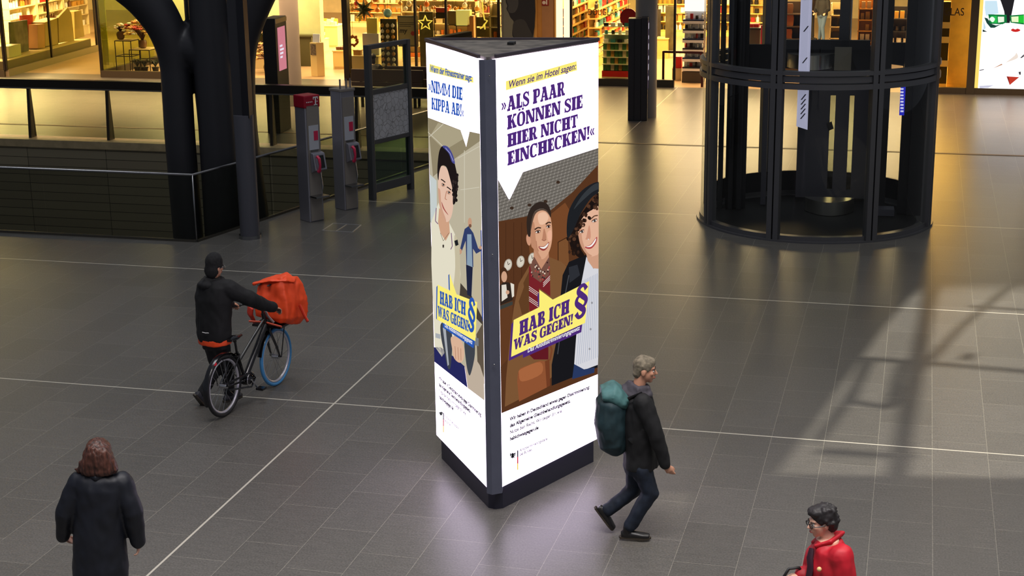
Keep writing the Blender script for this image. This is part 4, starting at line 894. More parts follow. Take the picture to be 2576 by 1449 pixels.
# left poster
ST, SH = 0.30, 0.18
A = Art(PL, PFL, 'poster')
A.P('photograph', (186, 177, 154), c5, [(50, 650), (298, 745), (342, 875), (368, 757), (446, 774), (486, 2680), (100, 2350)], 1)
A.P('photograph', (144, 133, 106), c5, [(50, 650), (298, 745), (342, 875), (368, 757), (446, 774), (446, 830), (260, 960), (90, 1100)], 2)
A.P('photograph', (170, 160, 132), c5, [(130, 690), (298, 745), (320, 815), (180, 900), (70, 790)], 3)
for a, b in (((50, 760), (200, 900)), ((170, 700), (60, 800)), ((330, 900), (330, 1449)), ((280, 960), (444, 870)), ((300, 1200), (444, 1180))): A.line('photograph', (206, 200, 180), c5, [a, b], 5, 3.5)
A.P('photograph', (196, 204, 202), c5, [(65, 1080), (118, 1130), (122, 1420), (72, 1449)], 3)
A.P('photograph', (70, 62, 54), c6, [(385, 860), (300, 760), (290, 900), (470, 1080), (474, 1040)], 3); A.P('photograph', (96, 84, 70), c6, [(420, 1150), (474, 1060), (478, 1500), (430, 1400)], 3)
A.P('photograph', (190, 178, 150), c6, [(400, 560), (462, 520), (470, 1040), (400, 900)], 2.5); A.line('photograph', (40, 70, 150), c6, [(458, 360), (468, 1050)], 10, 3)
g = 'photo_trainer'
A.P(g, (50, 62, 104), c6, [(332, 350), (362, 328), (398, 380), (436, 500), (462, 470), (464, 515), (420, 538), (396, 500), (398, 640), (345, 620), (340, 440), (310, 520), (296, 545), (296, 510)], 4)
A.P(g, (138, 158, 176), c6, [(352, 390), (384, 390), (392, 640), (350, 620)], 4.5); A.P(g, (34, 38, 62), c6, [(343, 620), (394, 640), (384, 866), (352, 850)], 4.2)
A.E(g, (196, 152, 124), c6, 373, 300, 15, 36, 5); A.E(g, (120, 84, 66), c6, 375, 326, 11, 14, 5.2); A.E(g, (196, 152, 124), c6, 452, 492, 11, 14, 5); A.E(g, (196, 152, 124), c6, 302, 520, 10, 20, 5)
g = 'photo_person_kippa'
A.P(g, (226, 220, 198), c6, [(136, 150), (118, 195), (82, 290), (76, 600), (92, 900), (104, 1240), (160, 1320), (250, 1180), (292, 870), (302, 690), (290, 470), (255, 380), (215, 300), (180, 330)], 5)
A.P(g, (196, 186, 158), c6, [(255, 400), (292, 480), (300, 690), (290, 870), (240, 900), (262, 640)], 5.4, True)
A.line(g, (120, 84, 120), c6, [(118, 190), (112, 290), (132, 312)], 6, 5.8); A.line(g, (120, 84, 120), c6, [(232, 380), (240, 480), (228, 505)], 6, 5.8)
A.P(g, (30, 32, 36), c6, [(255, 440), (280, 430), (288, 470), (265, 480)], 5.8)
A.P(g, (206, 160, 130), c6, [(140, 190), (215, 280), (222, 380), (190, 440), (150, 380), (132, 300)], 6)
A.line(g, (110, 90, 70), c6, [(150, 380), (172, 440), (215, 380)], 3, 6.3)
for r_ in (0, 180): A.P(g, (60, 54, 48), c6, [(172+9*math.sin(R(r_+120*i)), 480-18*math.cos(R(r_+120*i))) for i in range(3)], 6.4)
A.P(g, (226, 190, 168), c6, [(135, -80), (150, -125), (190, -120), (222, -50), (242, 60), (248, 160), (238, 240), (215, 290), (190, 292), (160, 240), (140, 150), (132, 30)], 6.5, True)
A.P(g, (204, 158, 132), c6, [(135, 40), (150, 60), (160, 180), (190, 270), (190, 292), (160, 240), (140, 150), (132, 40)], 6.8, True)
A.P(g, (30, 24, 24), c6, [(128, -60), (130, -150), (142, -240), (166, -280), (205, -275), (240, -215), (264, -130), (282, -30), (280, 60), (266, 145), (246, 160), (244, 60), (222, -40), (196, -120), (160, -130), (142, -80), (136, -20)], 7, True)
random.seed(9)
for k in range(26): A.E(g, random.choice(((30, 24, 24), (52, 42, 40))), c6, 262+random.uniform(-18, 20), random.uniform(-60, 150), 9, 14, 7.2, 0, 8)
A.P(g, (70, 72, 140), c6, [(166, -278), (206, -276), (242, -222), (262, -150), (238, -160), (214, -225)], 7.6, True); A.line(g, (170, 172, 210), c6, [(190, -266), (225, -225), (250, -165)], 4, 8)
for x, y in ((172, 16), (216, 74)): A.E(g, (196, 148, 122), c6, x, y, 15, 14, 7.1, 40); A.E(g, (228, 218, 208), c6, x, y, 10, 6, 7.2, 40); A.E(g, (36, 26, 24), c6, x, y, 5, 7, 7.4); A.line(g, (40, 30, 28), c6, [(x-11, y-12), (x, y-9), (x+11, y+2)], 4, 7.5); A.line(g, (40, 30, 28), c6, [(x-16, y-44), (x, y-34), (x+16, y-20)], 8, 7.4)
A.line(g, (186, 132, 108), c6, [(198, 60), (186, 120), (200, 128)], 6, 7.2); A.P(g, (164, 84, 76), c6, [(160, 142), (182, 196), (212, 244), (190, 222), (168, 186)], 7.2, True)
g = 'photo_dumbbell'
A.P(g, (38, 40, 92), c7, [(100, 40), (103, 150), (355, 348), (332, 185), (250, 112), (150, 40)], 5); A.P(g, (190, 174, 156), c7, [(332, 185), (392, 90), (450, 180), (486, 280), (488, 450), (356, 350)], 4.5)
A.P(g, (64, 68, 76), c6, [(150, 1080), (180, 1060), (230, 1110), (240, 1230), (226, 1400), (205, 1400), (180, 1290), (156, 1180)], 6, True); A.P(g, (168, 172, 178), c6, [(168, 1100), (190, 1100), (215, 1380), (205, 1390)], 6.3)
A.P(g, (64, 68, 76), c6, [(335, 1180), (400, 1170), (412, 1300), (380, 1450), (360, 1440), (340, 1320)], 6, True); A.P(g, (168, 172, 178), c6, [(112, 1140), (150, 1150), (150, 1185), (112, 1175)], 6); A.P(g, (120, 124, 130), c6, [(400, 1170), (440, 1180), (440, 1240), (404, 1230)], 6)
A.P(g, (218, 178, 150), c6, [(232, 1170), (300, 1185), (330, 1260), (326, 1340), (295, 1365), (255, 1330), (240, 1260)], 7, True)
for k in range(3): A.line(g, (176, 128, 104), c6, [(262+22*k, 1240+8*k), (268+20*k, 1340+4*k)], 4, 7.3)
box_slogan(A, BLU, [[(122, 790), (134, 775), (128, 1036), (120, 1030)], [(125, 1020), (418, 1190), (404, 1255), (172, 1098), (170, 1060), (124, 1036)], [(213, 700), (222, 690), (230, 830), (216, 806)]],
           [(132, 772), (226, 818), (222, 686), (276, 845), (433, 905), (419, 1202), (127, 1036)],
           ((150, 918), (346, 1008), (150, 818)), ((134, 1010), (368, 1130), (134, 930)), ((360, 1120), (424, 1160), (360, 846)), ((186, 1092), (398, 1226), (186, 1060)))
A.P('headline_strip', YLW, c5, [(63, 242), (396, 345), (398, 388), (62, 305)], 2)
A.text('headline', BLU, c5, 'Wenn der Fitnesstrainer sagt:', (70, 300), (388, 374), (70, 252), 4, bold=0.03, shear=0.2)
A.slab('headline', BLU, c5, 'NIMM DIE', (78, 460), (316, 522), (78, 366), 4, gap=0.015); A.slab('headline', BLU, c5, 'KIPPA AB!', (80, 588), (310, 645), (80, 497), 4, gap=0.015)
A.slab('headline', BLU, c5, '»', (56, 450), (77, 455), (56, 360), 4); A.slab('headline', BLU, c5, '«', (310, 648), (328, 654), (310, 560), 4)
for body, a, b, tp, bo in (('Wir haben in Deutschland etwas gegen Diskriminierung:', (135, 282), (458, 570), (135, 254), 0.05), ('das Allgemeine Gleichbehandlungsgesetz.', (136, 332), (376, 540), (136, 305), 0.05),
                           ('Nutze dein Recht. Wir zeigen dir, wie.', (137, 380), (342, 560), (137, 352), 0.03), ('habichwasgegen.de', (138, 426), (246, 520), (138, 398), 0.05)):
    A.text('small_print', INK, c7, body, a, b, tp, 3, bold=bo)
A.text('small_print', (50, 50, 54), c7, 'Antidiskriminierungsstelle', (177, 566), (284, 662), (177, 546), 3, bold=0.03); A.text('small_print', (50, 50, 54), c7, 'des Bundes', (177, 598), (224, 640), (177, 578), 3, bold=0.03)
emblem(A, 152, 545, 17, 167, 540, 686, 7, -4)
A.done()
# ------------------------------------------------------------------ goods: small meshes shared by many separate objects
GM = {}
PAL = dict(white=(240, 236, 226), cream=(232, 212, 170), gold=(206, 150, 60), amber=(196, 110, 40), red=(196, 40, 36), pink=(226, 120, 120), green=(70, 120, 60), teal=(60, 140, 140), blue=(70, 90, 170), black=(34, 28, 26), brown=(110, 66, 36), orange=(224, 120, 40), silver=(190, 188, 184))
def gmesh(kind, col):
    k = (kind, col)
    if k in GM: return GM[k]
    m = MB()
    if kind == 'bottle': m.lathe((0, 0, 0), [(0.032, 0), (0.036, 0.01), (0.036, 0.10), (0.014, 0.125), (0.014, 0.14), (0.02, 0.142), (0.02, 0.175)], 10)
    elif kind == 'jar': m.lathe((0, 0, 0), [(0.045, 0), (0.05, 0.012), (0.05, 0.07), (0.043, 0.078), (0.047, 0.08), (0.047, 0.105)], 12)
    elif kind == 'carton': m.box((-0.045, -0.03, 0), (0.045, 0.03, 0.16)); m.box((-0.046, -0.031, 0.11), (0.046, 0.031, 0.13))
    elif kind == 'gift_box': m.box((-0.08, -0.06, 0), (0.08, 0.06, 0.10)); m.box((-0.084, -0.064, 0.075), (0.084, 0.064, 0.105)); m.box((-0.012, -0.066, 0), (0.012, 0.066, 0.108))
    elif kind == 'can': m.lathe((0, 0, 0), [(0.04, 0), (0.045, 0.005), (0.045, 0.13), (0.036, 0.14)], 12)
    elif kind == 'bauble': m.ell((0, 0, 0), 0.09, None, 12, 8); m.lathe((0, 0, 0.082), [(0.02, 0), (0.02, 0.03), (0.006, 0.035)], 8)
    elif kind == 'pouch': m.prism([(-0.06, -0.02, 0), (0.06, -0.02, 0), (0.07, -0.01, 0.14), (0.055, -0.003, 0.19), (-0.055, -0.003, 0.19), (-0.07, -0.01, 0.14)], (0, 0.03, 0))
    elif kind == 'book': m.box((-0.07, -0.012, 0), (0.07, 0.012, 0.2)); m.box((-0.066, -0.010, 0.002), (0.074, 0.010, 0.198))
    me = bpy.data.meshes.new(kind); me.from_pydata(m.v, [], m.f); me.materials.append(M('goods_'+col, PAL[col], 0.35, var=0.06, scale=20)); me.validate(); me.update()
    GM[k] = me; return me
def item(kind, col, loc, label, cat, group, rz=0.0, s=1.0):
    q = Vector(loc)-CO; 
    if 724.5-FPX*q.dot(CU)/q.dot(CF) < -60 or 1288+FPX*q.dot(CR)/q.dot(CF) < -120: return None      # outside the photograph
    o = bpy.data.objects.new(kind, gmesh(kind, col)); COL.objects.link(o); o.location = loc; o.rotation_euler = (0, 0, rz); o.scale = (s, s, s)
    return tag(o, label, cat, group)
ORD = ['lowest', 'second', 'third', 'fourth', 'fifth', 'sixth', 'topmost']
SHW = M('shelf_cream', (236, 214, 160), 0.4); SHD = M('shelf_dark', (40, 36, 34), 0.4); SHG = M('shelf_gold', (214, 170, 96), 0.35, 0.2)
def shelves(label, where, group, o, ex, ey, w, d, zs, kinds, cols, mat=SHW, back=None, per=0.14, top=None, s=1.0, seed=1, sides=True, fill=0.9):
    """a shelf unit with separate goods: o = front left foot, ex along, ey into the unit"""
    rnd = random.Random(seed); o = Vector(o); ex = Vector(ex).normalized(); ey = Vector(ey).normalized(); U = Vector((0, 0, 1)); top = top or zs[-1]+0.32
    t = thing('shelf_unit', label, 'shelf', o)
    def bx(x0, x1, y0, y1, z0, z1):
        return MB().prism([o+ex*x0+ey*y0+U*z0, o+ex*x1+ey*y0+U*z0, o+ex*x1+ey*y1+U*z0, o+ex*x0+ey*y1+U*z0], U*(z1-z0))
    bx(0, w, d-0.02, d, 0, top).build('back_panel', back or mat, t)
    if sides:
        for x in (0, w-0.025): bx(x, x+0.025, 0, d, 0, top).build('side_panel', mat, t)
    bx(0, w, 0.03, d, 0, max(0.06, zs[0]-0.02)).build('base', mat, t)
    rz = math.atan2(ex.y, ex.x)
    WD = dict(bottle=0.08, carton=0.10, jar=0.11, gift_box=0.18, can=0.10, pouch=0.15, book=0.15); HT_ = dict(bottle=0.175, carton=0.16, jar=0.105, gift_box=0.108, can=0.14, pouch=0.19, book=0.2)
    for i, z in enumerate(zs):
        bx(0, w, 0, d, z-0.025, z).build('shelf', mat, t)
        gap = ((zs[i+1] if i+1 < len(zs) else top)-z)-0.045; x = 0.05; run = 0
        while True:
            if run <= 0: kd = rnd.choice(kinds); cl = rnd.choice(cols); run = rnd.randint(1, 3)
            run -= 1; k_ = min(s*rnd.uniform(0.85, 1.15), gap/HT_[kd], (d-0.08)/0.14); wd = WD[kd]*k_*1.06+rnd.uniform(0.0, per*0.25)
            if x+wd > w-0.05: break
            p = o+ex*(x+wd/2)+ey*(d*0.42)+U*(z+0.001); x += wd
            if rnd.random() < fill: item(kd, cl, p, '%s %s on the %s shelf %s' % (cl, kd.replace('_', ' '), ORD[min(i, 6)], where), {'carton': 'box', 'gift_box': 'box'}.get(kd, kd), group, rz+rnd.uniform(-0.04, 0.04), k_)
    return t
XX, YY = Vector((1, 0, 0)), Vector((0, 1, 0))
# ------------------------------------------------------------------ left shop behind the angled glass
dA.z = 0; nA = Vector((-dA.y, dA.x, 0)).normalized()           # into the shop (left)
exA = dA.normalized()
def W1(px_, py_, off=0.5): return onp(px_, py_, pA+nA*off, nA)
def solid(name, pix, depth, mat, label, cat, off=0.5, parent=None, W=W1, n=None, group=None):
    P = [W(x, y, off) for x, y in pix]; m = MB(); m.prism(P, (n or nA)*depth); return m.build(name, mat, parent, label=label, cat=cat, group=group)
KRAFT = M('kraft_card', (168, 140, 70), 0.6, var=0.06, scale=4); KRAFT2 = M('kraft_card_side', (196, 138, 80), 0.6, var=0.05, scale=4)
# display podium along the window
q0, q1 = pA+nA*0.12+dA*0.02, pA+nA*0.12+dA*0.97
tp = thing('display_podium', 'low grey display podium along the inside of the angled shop window', 'podium', q0)
m = MB(); m.prism([q0, q1, q1+nA*1.3, q0+nA*1.3], U*0.42); m.build('body', M('podium_grey', (112, 98, 80), 0.45), tp)
m = MB(); m.prism([q0+U*0.42, q1+U*0.42, q1+nA*1.3+U*0.42, q0+nA*1.3+U*0.42], U*0.02); m.build('top', M('podium_top', (220, 200, 150), 0.4), tp)
def stand_on(P): 
    lo = min(p.z for p in P); return [Vector((p.x, p.y, max(p.z, 0.441))) for p in P]
def card(name, pix, depth, mat, label, cat, off):
    P = [W1(x, y, off) for x, y in pix]; lo = min(p.z for p in P)
    for p in P: p.z = 0.441+(p.z-lo)*1.0
    m = MB(); m.prism(P, nA*depth); return m.build(name, mat, label=label, cat=cat)
o = card('cardboard_box', [(117, 152), (150, 146), (148, 80), (116, 92)], 0.45, KRAFT, 'upright brown cardboard box in the angled shop window, left of the card house', 'box', 0.45)
card('card_house', [(152, 146), (190, 138), (186, 100), (183, 72), (174, 56), (150, 82)], 0.08, KRAFT, 'brown card house with pointed gable and slits in the angled shop window', 'display figure', 0.42)
card('cardboard_box', [(192, 138), (216, 132), (208, 66), (190, 70)], 0.35, KRAFT, 'tall brown cardboard box in the angled shop window, right of the card house', 'box', 0.55)
card('cardboard_box', [(98, 152), (116, 150), (115, 90), (97, 92)], 0.3, KRAFT2, 'narrow orange-brown carton with white labels in the angled shop window', 'box', 0.45)
card('price_board', [(28, 130), (72, 120), (68, 42), (24, 48)], 0.05, M('slate_board', (84, 84, 62), 0.6, var=0.35, scale=5), 'dark slate board with chalk writing in the angled shop window', 'board', 0.6)
card('display_cube', [(24, 150), (54, 143), (52, 114), (22, 121)], 0.35, M('cube_cream', (206, 200, 160), 0.5), 'cream display cube at the left end of the angled shop window', 'cube', 0.3)
card('hanging_cloth', [(52, 118), (84, 112), (82, 30), (50, 32)], 0.03, M('red_cloth', (210, 40, 40), 0.7), 'bright red cloth hanging beside the slate board in the angled window', 'cloth', 0.9)
# wall shelves behind
for k, off in enumerate((2.6, 4.6)):
    a = W1(30-60*k, 100, off); b = W1(228, 60, off); a.z = b.z = 0; L_ = (b-a).length
    n = 3 if k == 0 else 2
    for j in range(n):
        o = a+(b-a)*(j/n)
        shelves('tall cream gift shelf, %s in the %s row behind the angled window' % (['nearest', 'middle', 'farthest'][j], ['front', 'rear'][k]), 'behind the angled shop window', 'gifts on the shelves behind the angled window', o, exA, nA, L_/n-0.1, 0.36, [0.35, 0.75, 1.1, 1.45, 1.8], ['carton', 'jar', 'gift_box', 'bottle', 'pouch'], ['white', 'cream', 'orange', 'red', 'gold', 'brown', 'white'], per=0.30, s=1.5, seed=11+3*k+j, fill=0.85)
# ------------------------------------------------------------------ flower shop at the glass corner
WIRE = M('black_wire', (40, 36, 26), 0.4, 0.5)
def wire_table(x0, x1, y0, y1, h, label):
    t = thing('wire_table', label, 'table', ((x0+x1)/2, (y0+y1)/2, 0))
    for x in (x0, x1):
        for y in (y0, y1):
            m = MB(); m.tube([(x, y, 0), (x, y, h)], 0.014, 6); m.build('leg', WIRE, t)
    for z in (h, h*0.55):
        m = MB(); m.tube([(x0, y0, z), (x1, y0, z), (x1, y1, z), (x0, y1, z)], 0.012, 6, closed=True); m.build('hoop', WIRE, t)
    m = MB(); m.box((x0, y0, h), (x1, y1, h+0.02)); m.build('top', M('table_top_pale', (220, 196, 140), 0.5), t)
    return t
f0 = fl(292, 188); f1 = fl(328, 188); yq = yg+0.55
wire_table(X(292, yq, 150), X(332, yq, 150), yq, yq+0.5, 1.0, 'tall black wire flower table at the glass corner, left of the potted plants')
wire_table(X(326, yq, 150), X(376, yq, 150), yq+0.02, yq+0.7, 0.74, 'lower pale flower table at the glass corner, under the big bouquet')
def bouquet(name, c, r, cols, label, n=70, seed=1, stems=True, dark=(70, 30, 24)):
    rnd = random.Random(seed); c = Vector(c); t = thing(name, label, 'bouquet', c)
    m = MB(); m.lathe(c, [(0.06, 0), (0.10, 0.02), (0.13, 0.16), (0.10, 0.24)], 14); m.build('vase', M('vase_brown', (120, 84, 50), 0.35), t, smooth='auto')
    m = MB()
    for k in range(26):
        a = rnd.uniform(0, 6.28); q = rnd.uniform(0.2, 0.8)*r; m.tube([c+U*0.2, c+Vector((math.cos(a)*q*0.4, math.sin(a)*q*0.4, 0.2+r*0.5)), c+Vector((math.cos(a)*q, math.sin(a)*q, 0.2+r*0.9))], [0.012, 0.012, 0.006], 5)
    s_ = m.build('stems', M('stem_%d' % seed, dark, 0.6), t); s_['kind'] = 'stuff'
    for i, col in enumerate(cols):
        m = MB()
        for k in range(n//len(cols)):
            a = rnd.uniform(0, 6.28); e = rnd.uniform(-0.1, 1.45); q = r*rnd.uniform(0.75, 1.05)
            p = c+Vector((math.cos(a)*math.cos(e)*q, math.sin(a)*math.cos(e)*q, 0.25+r*0.35+math.sin(e)*q*0.75))
            for b in range(5):
                m.ell(p+Vector((math.cos(b*1.256), math.sin(b*1.256), 0.25))*0.035*r/0.35, (0.032*r/0.35, 0.032*r/0.35, 0.02*r/0.35), None, 6, 4)
        bl = m.build('blossoms', M('blossom_%d%d' % (seed, i), col, 0.6), t); bl['kind'] = 'stuff'
    return t
bouquet('bouquet', (X(358, yq+0.35, 100), yq+0.36, 0.762), 0.52, [(250, 214, 110), (240, 236, 190), (190, 60, 40), (222, 150, 80)], 'large yellow and red bouquet on the lower flower table at the glass corner', 90, 2)
bouquet('bouquet', (X(306, yq+0.25, 120), yq+0.25, 1.022), 0.20, [(244, 240, 220), (230, 190, 140)], 'small white bouquet on the tall wire table at the glass corner', 40, 4)
bouquet('bouquet', (fl(664, 185).x, fl(664, 185).y+0.3, 0), 0.55, [(180, 140, 80), (214, 176, 110), (120, 80, 50)], 'dried brown flower bush on the floor right of the branching column', 80, 6, dark=(90, 60, 30))
bouquet('bouquet', (X(646, 44.6, 40), 44.6, 0.55), 0.62, [(255, 250, 236), (250, 240, 200), (90, 130, 50), (220, 80, 60)], 'white blossom arrangement behind the dried flower bush', 110, 8, dark=(70, 90, 40))
m = MB(); c = Vector((X(646, 44.6, 40), 44.6, 0)); m.box((c.x-0.3, c.y-0.3, 0), (c.x+0.3, c.y+0.3, 0.5)); m.box((c.x-0.32, c.y-0.32, 0.5), (c.x+0.32, c.y+0.32, 0.549)); m.build('plinth_table', SHW, label='cream plinth table under the white blossom arrangement', cat='table')
def pot(c, seed, label):
    rnd = random.Random(seed); c = Vector(c); t = thing('potted_plant', label, 'plant', c, 'black potted plants at the glass corner')
    m = MB(); m.lathe(c, [(0.07, 0), (0.10, 0.16), (0.11, 0.16), (0.11, 0.19)], 14); m.build('pot', BLK, t, smooth='auto')
    m = MB()
    for k in range(26):
        a = rnd.uniform(0, 6.28); l = rnd.uniform(0.12, 0.24); p = c+U*0.18; q = p+Vector((math.cos(a)*l*0.6, math.sin(a)*l*0.6, l)); e = q+Vector((math.cos(a)*l*0.6, math.sin(a)*l*0.6, -0.02)); s_ = Vector((-math.sin(a), math.cos(a), 0))*0.04
        m.poly([p, q+s_, e, q-s_])
    fo = m.build('foliage', M('dark_leaf', (30, 46, 24), 0.5), t); fo['kind'] = 'stuff'
for i, (px_, wh) in enumerate(((344, 'left'), (362, 'middle'), (388, 'right'))): pot((X(px_, yq+0.4, 175), yq+0.45+0.02*i, 0.0), 20+i, 'black potted plant under the flower tables at the glass corner, %s of three' % wh)
m = MB(); m.box((X(252, yg+2.5, 60), yg+2.5, 0.02), (X(267, yg+2.5, 60), yg+2.53, 2.6)); m.build('paper_curtain', M('yellow_paper', (236, 206, 84), 0.6), label='tall yellow paper hanging behind the glass corner', cat='curtain')
m = MB(); m.box((xg+0.3, yg+3.6, 0), (xg+5.5, yg+3.9, 3.5)); struct(m.build('wall_flower_shop', M('green_shop_wall', (200, 206, 150), 0.6, var=0.1, scale=2)))
m = MB(); m.box((xg+0.3, yg+3.3, 0), (xg+5.3, yg+3.55, 0.9)); m.box((xg+0.25, yg+3.25, 0.9), (xg+5.35, yg+3.58, 0.95)); m.build('counter', M('dark_counter', (84, 80, 50), 0.5), label='long dark counter at the back of the flower shop', cat='counter')
# ------------------------------------------------------------------ gift shop: open entrance
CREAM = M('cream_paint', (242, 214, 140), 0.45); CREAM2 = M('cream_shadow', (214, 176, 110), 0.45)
c = fl(800, 192)
t = thing('totem', 'cream shop totem with a dark printed panel standing in the gift shop entrance', 'totem', c)
m = MB(); m.prism([c+Vector((-0.21, 0, 0)), c+Vector((0.02, -0.08, 0)), c+Vector((0.20, 0.05, 0)), c+Vector((0.0, 0.18, 0))], U*0.98); m.build('body', CREAM, t, bevel=0.01)
m = MB(); m.prism([c+Vector((-0.19, -0.025, 0.62)), c+Vector((0.0, -0.088, 0.62)), c+Vector((0.0, -0.08, 0.62)), c+Vector((-0.19, -0.015, 0.62))], U*0.32); m.build('printed_panel', M('totem_print', (120, 104, 84), 0.5, var=0.6, scale=16), t)
m = MB(); m.prism([c+Vector((-0.12, 0.0, 0.98)), c+Vector((0.1, -0.03, 0.98)), c+Vector((0.1, 0.02, 1.22)), c+Vector((-0.12, 0.05, 1.22))], Vector((0, 0.04, 0))); m.build('card_holder', WHT, t)
def plinth(a, b, Y, d, h, label, name='display_plinth', mat=CREAM, z0=0.0):
    x0, x1 = X(a, Y, 60), X(b, Y, 60); t = thing(name, label, 'plinth', ((x0+x1)/2, Y, z0))
    m = MB(); m.box((x0, Y, z0), (x1, Y+d, z0+h-0.03)); m.build('body', mat, t); m = MB(); m.box((x0-0.02, Y-0.02, z0+h-0.03), (x1+0.02, Y+d+0.02, z0+h)); m.build('top', mat, t)
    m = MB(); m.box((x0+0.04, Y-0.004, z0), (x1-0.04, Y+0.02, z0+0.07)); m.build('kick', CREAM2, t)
    return x0, x1
def heap(x0, x1, y0, y1, z, kinds, cols, n, where, group, seed, s=1.3, layers=1):
    rnd = random.Random(seed); k = int(math.ceil(n/layers)); cx = max(1, int(math.ceil(math.sqrt(k*(x1-x0)/max(0.01, (y1-y0)))))); cy = int(math.ceil(k/cx)); s = min(s, (x1-x0)/cx/0.178, (y1-y0)/cy/0.14)
    for L_ in range(layers):
        for i in range(k):
            kd, cl = rnd.choice(kinds), rnd.choice(cols); x = x0+(x1-x0)*((i % cx)+0.5)/cx; y = y0+(y1-y0)*((i//cx)+0.5)/cy
            item(kd, cl, (x, y, z+0.002+L_*0.111*s), '%s %s %s' % (cl, kd.replace('_', ' '), where), {'carton': 'box', 'gift_box': 'box'}.get(kd, kd), group, rnd.uniform(-0.05, 0.05), s)
a, b = plinth(795, 848, 50.0, 0.8, 0.72, 'white display bin deep inside the gift shop entrance')
heap(a+0.1, b-0.1, 50.1, 50.7, 0.72, ['gift_box', 'pouch'], ['orange', 'gold', 'cream'], 8, 'on the white bin inside the gift shop', 'goods on the white bin', 3)
a, b = plinth(756, 800, 48.2, 0.9, 0.42, 'low cream display step inside the gift shop entrance')
heap(a+0.06, b-0.06, 48.3, 49.0, 0.42, ['gift_box'], ['orange', 'gold', 'amber', 'cream'], 36, 'stacked on the low step inside the gift shop', 'goods on the low step', 5, 1.5, 3)
a, b = plinth(834, 866, 44.6, 0.7, 0.55, 'cream display block at the right side of the gift shop entrance')
heap(a+0.05, b-0.05, 44.7, 45.2, 0.55, ['gift_box'], ['brown', 'gold'], 6, 'on the cream block beside the gift shop entrance', 'goods on the cream block', 7, 1.2)
shelves('tall gift shelf at the back of the gift shop, left', 'at the back of the gift shop', 'gifts at the back of the gift shop', (-21.0, 56.5, 0), XX, YY, 3.2, 0.4, [0.2, 0.55, 0.9, 1.25, 1.6], ['carton', 'jar', 'gift_box', 'pouch'], ['orange', 'gold', 'cream', 'white', 'amber'], per=0.26, s=1.5, seed=31)
# ------------------------------------------------------------------ gift shop window display
shelves('wide gift shelf behind the star window', 'behind the star window', 'gifts behind the star window', (xs[0]+0.2, 46.5, 0), XX, YY, 2.4, 0.4, [0.15, 0.5, 0.85, 1.2, 1.55, 1.9], ['carton', 'jar', 'gift_box', 'bottle', 'can'], ['gold', 'cream', 'amber', 'white', 'orange', 'black'], per=0.1, s=1.2, seed=41)
shelves('gift shelf behind the right half of the star window', 'behind the right star window', 'gifts behind the right half of the star window', (xs[0]+2.8, 46.3, 0), XX, YY, 2.2, 0.4, [0.15, 0.5, 0.85, 1.2, 1.55, 1.9], ['carton', 'jar', 'gift_box', 'bottle', 'pouch'], ['red', 'cream', 'gold', 'white', 'pink', 'orange', 'green'], per=0.1, s=1.2, seed=43)
YD = SY+0.55
a, b = plinth(874, 948, YD, 0.6, 0.62, 'cream display block at the left end of the star window')
item('gift_box', 'gold', ((a+b)/2-0.25, YD+0.25, 0.622), 'gold gift box on the cream block in the star window, left', 'box', 'boxes on the cream window block', 0, 1.4); item('jar', 'white', ((a+b)/2+0.1, YD+0.25, 0.622), 'white jar on the cream block in the star window', 'jar', 'boxes on the cream window block', 0, 1.6)
def star3(name, c, r0, r1, n, th, mat, label, rot=0.0, outline=0.0, hang=True):
    t = thing(name, label, 'star', c); P = []
    for k in range(2*n):
        a = math.pi/2+rot+math.pi*k/n; r = r0 if k % 2 == 0 else r1; P.append(Vector((c[0]+r*math.cos(a), c[1], c[2]+r*math.sin(a))))
    if outline:
        m = MB(); m.tube(P, outline, 8, side=(0, 1, 0), closed=True); m.build('star_tube', mat, t)
    else:
        m = MB(); f, bk = Vector((c[0], c[1]-th, c[2])), Vector((c[0], c[1]+th, c[2])); m.add(P+[f, bk], [(i, (i+1) % (2*n), 2*n) for i in range(2*n)]+[((i+1) % (2*n), i, 2*n+1) for i in range(2*n)]); m.build('star_body', mat, t)
    if hang: m = MB(); m.tube([P[0], Vector((P[0].x, P[0].y, 3.5))], 0.006, 5); m.build('thread', WIRE, t)
    return t
p = atY(915, 24, YD); star3('paper_star', p, 0.34, 0.13, 8, 0.12, M('dark_green_star', (60, 70, 40), 0.5), 'dark many-pointed paper star hanging in the star window')
p = atY(1070, 58, YD-0.2); star3('light_star', p, 0.21, 0.09, 5, 0.03, M('glowing_yellow', (255, 226, 90), 0.4, emit=0.9), 'yellow five-pointed outline star hanging in the star window', outline=0.022)
p = atY(905, 44, YD+0.1); star3('paper_star', p, 0.16, 0.06, 5, 0.05, M('yellow_star', (250, 226, 110), 0.5), 'small pale yellow star below the dark star in the window', 0.4)
p = atY(975, 33, YD); t = thing('globe', 'pale blue and white ball hanging above the bauble rack', 'ball', p); m = MB(); m.ell(p, 0.125, None, 20, 14); m.build('ball', M('globe_blue', (150, 205, 214), 0.3, var=0.5, scale=9), t, smooth=True); m = MB(); m.tube([p+U*0.12, Vector((p.x, p.y, 3.5))], 0.005, 5); m.build('thread', WIRE, t)
p0, p1 = atY(923, 84, YD+0.3), atY(948, 46, YD+0.3); t = thing('paper_bag', 'yellow paper bag in the star window, beside the bauble rack', 'bag', (p0.x, YD+0.3, p0.z)); m = MB(); m.box((p0.x, YD+0.3, p0.z), (p1.x, YD+0.46, p1.z)); m.build('body', M('yellow_bag', (250, 232, 120), 0.5), t); m = MB(); m.tube([(p0.x+0.08, YD+0.32, p1.z), (p0.x+0.09, YD+0.32, p1.z+0.1), (p1.x-0.09, YD+0.32, p1.z+0.1), (p1.x-0.08, YD+0.32, p1.z)], 0.008, 6); m.build('handle', WIRE, t)
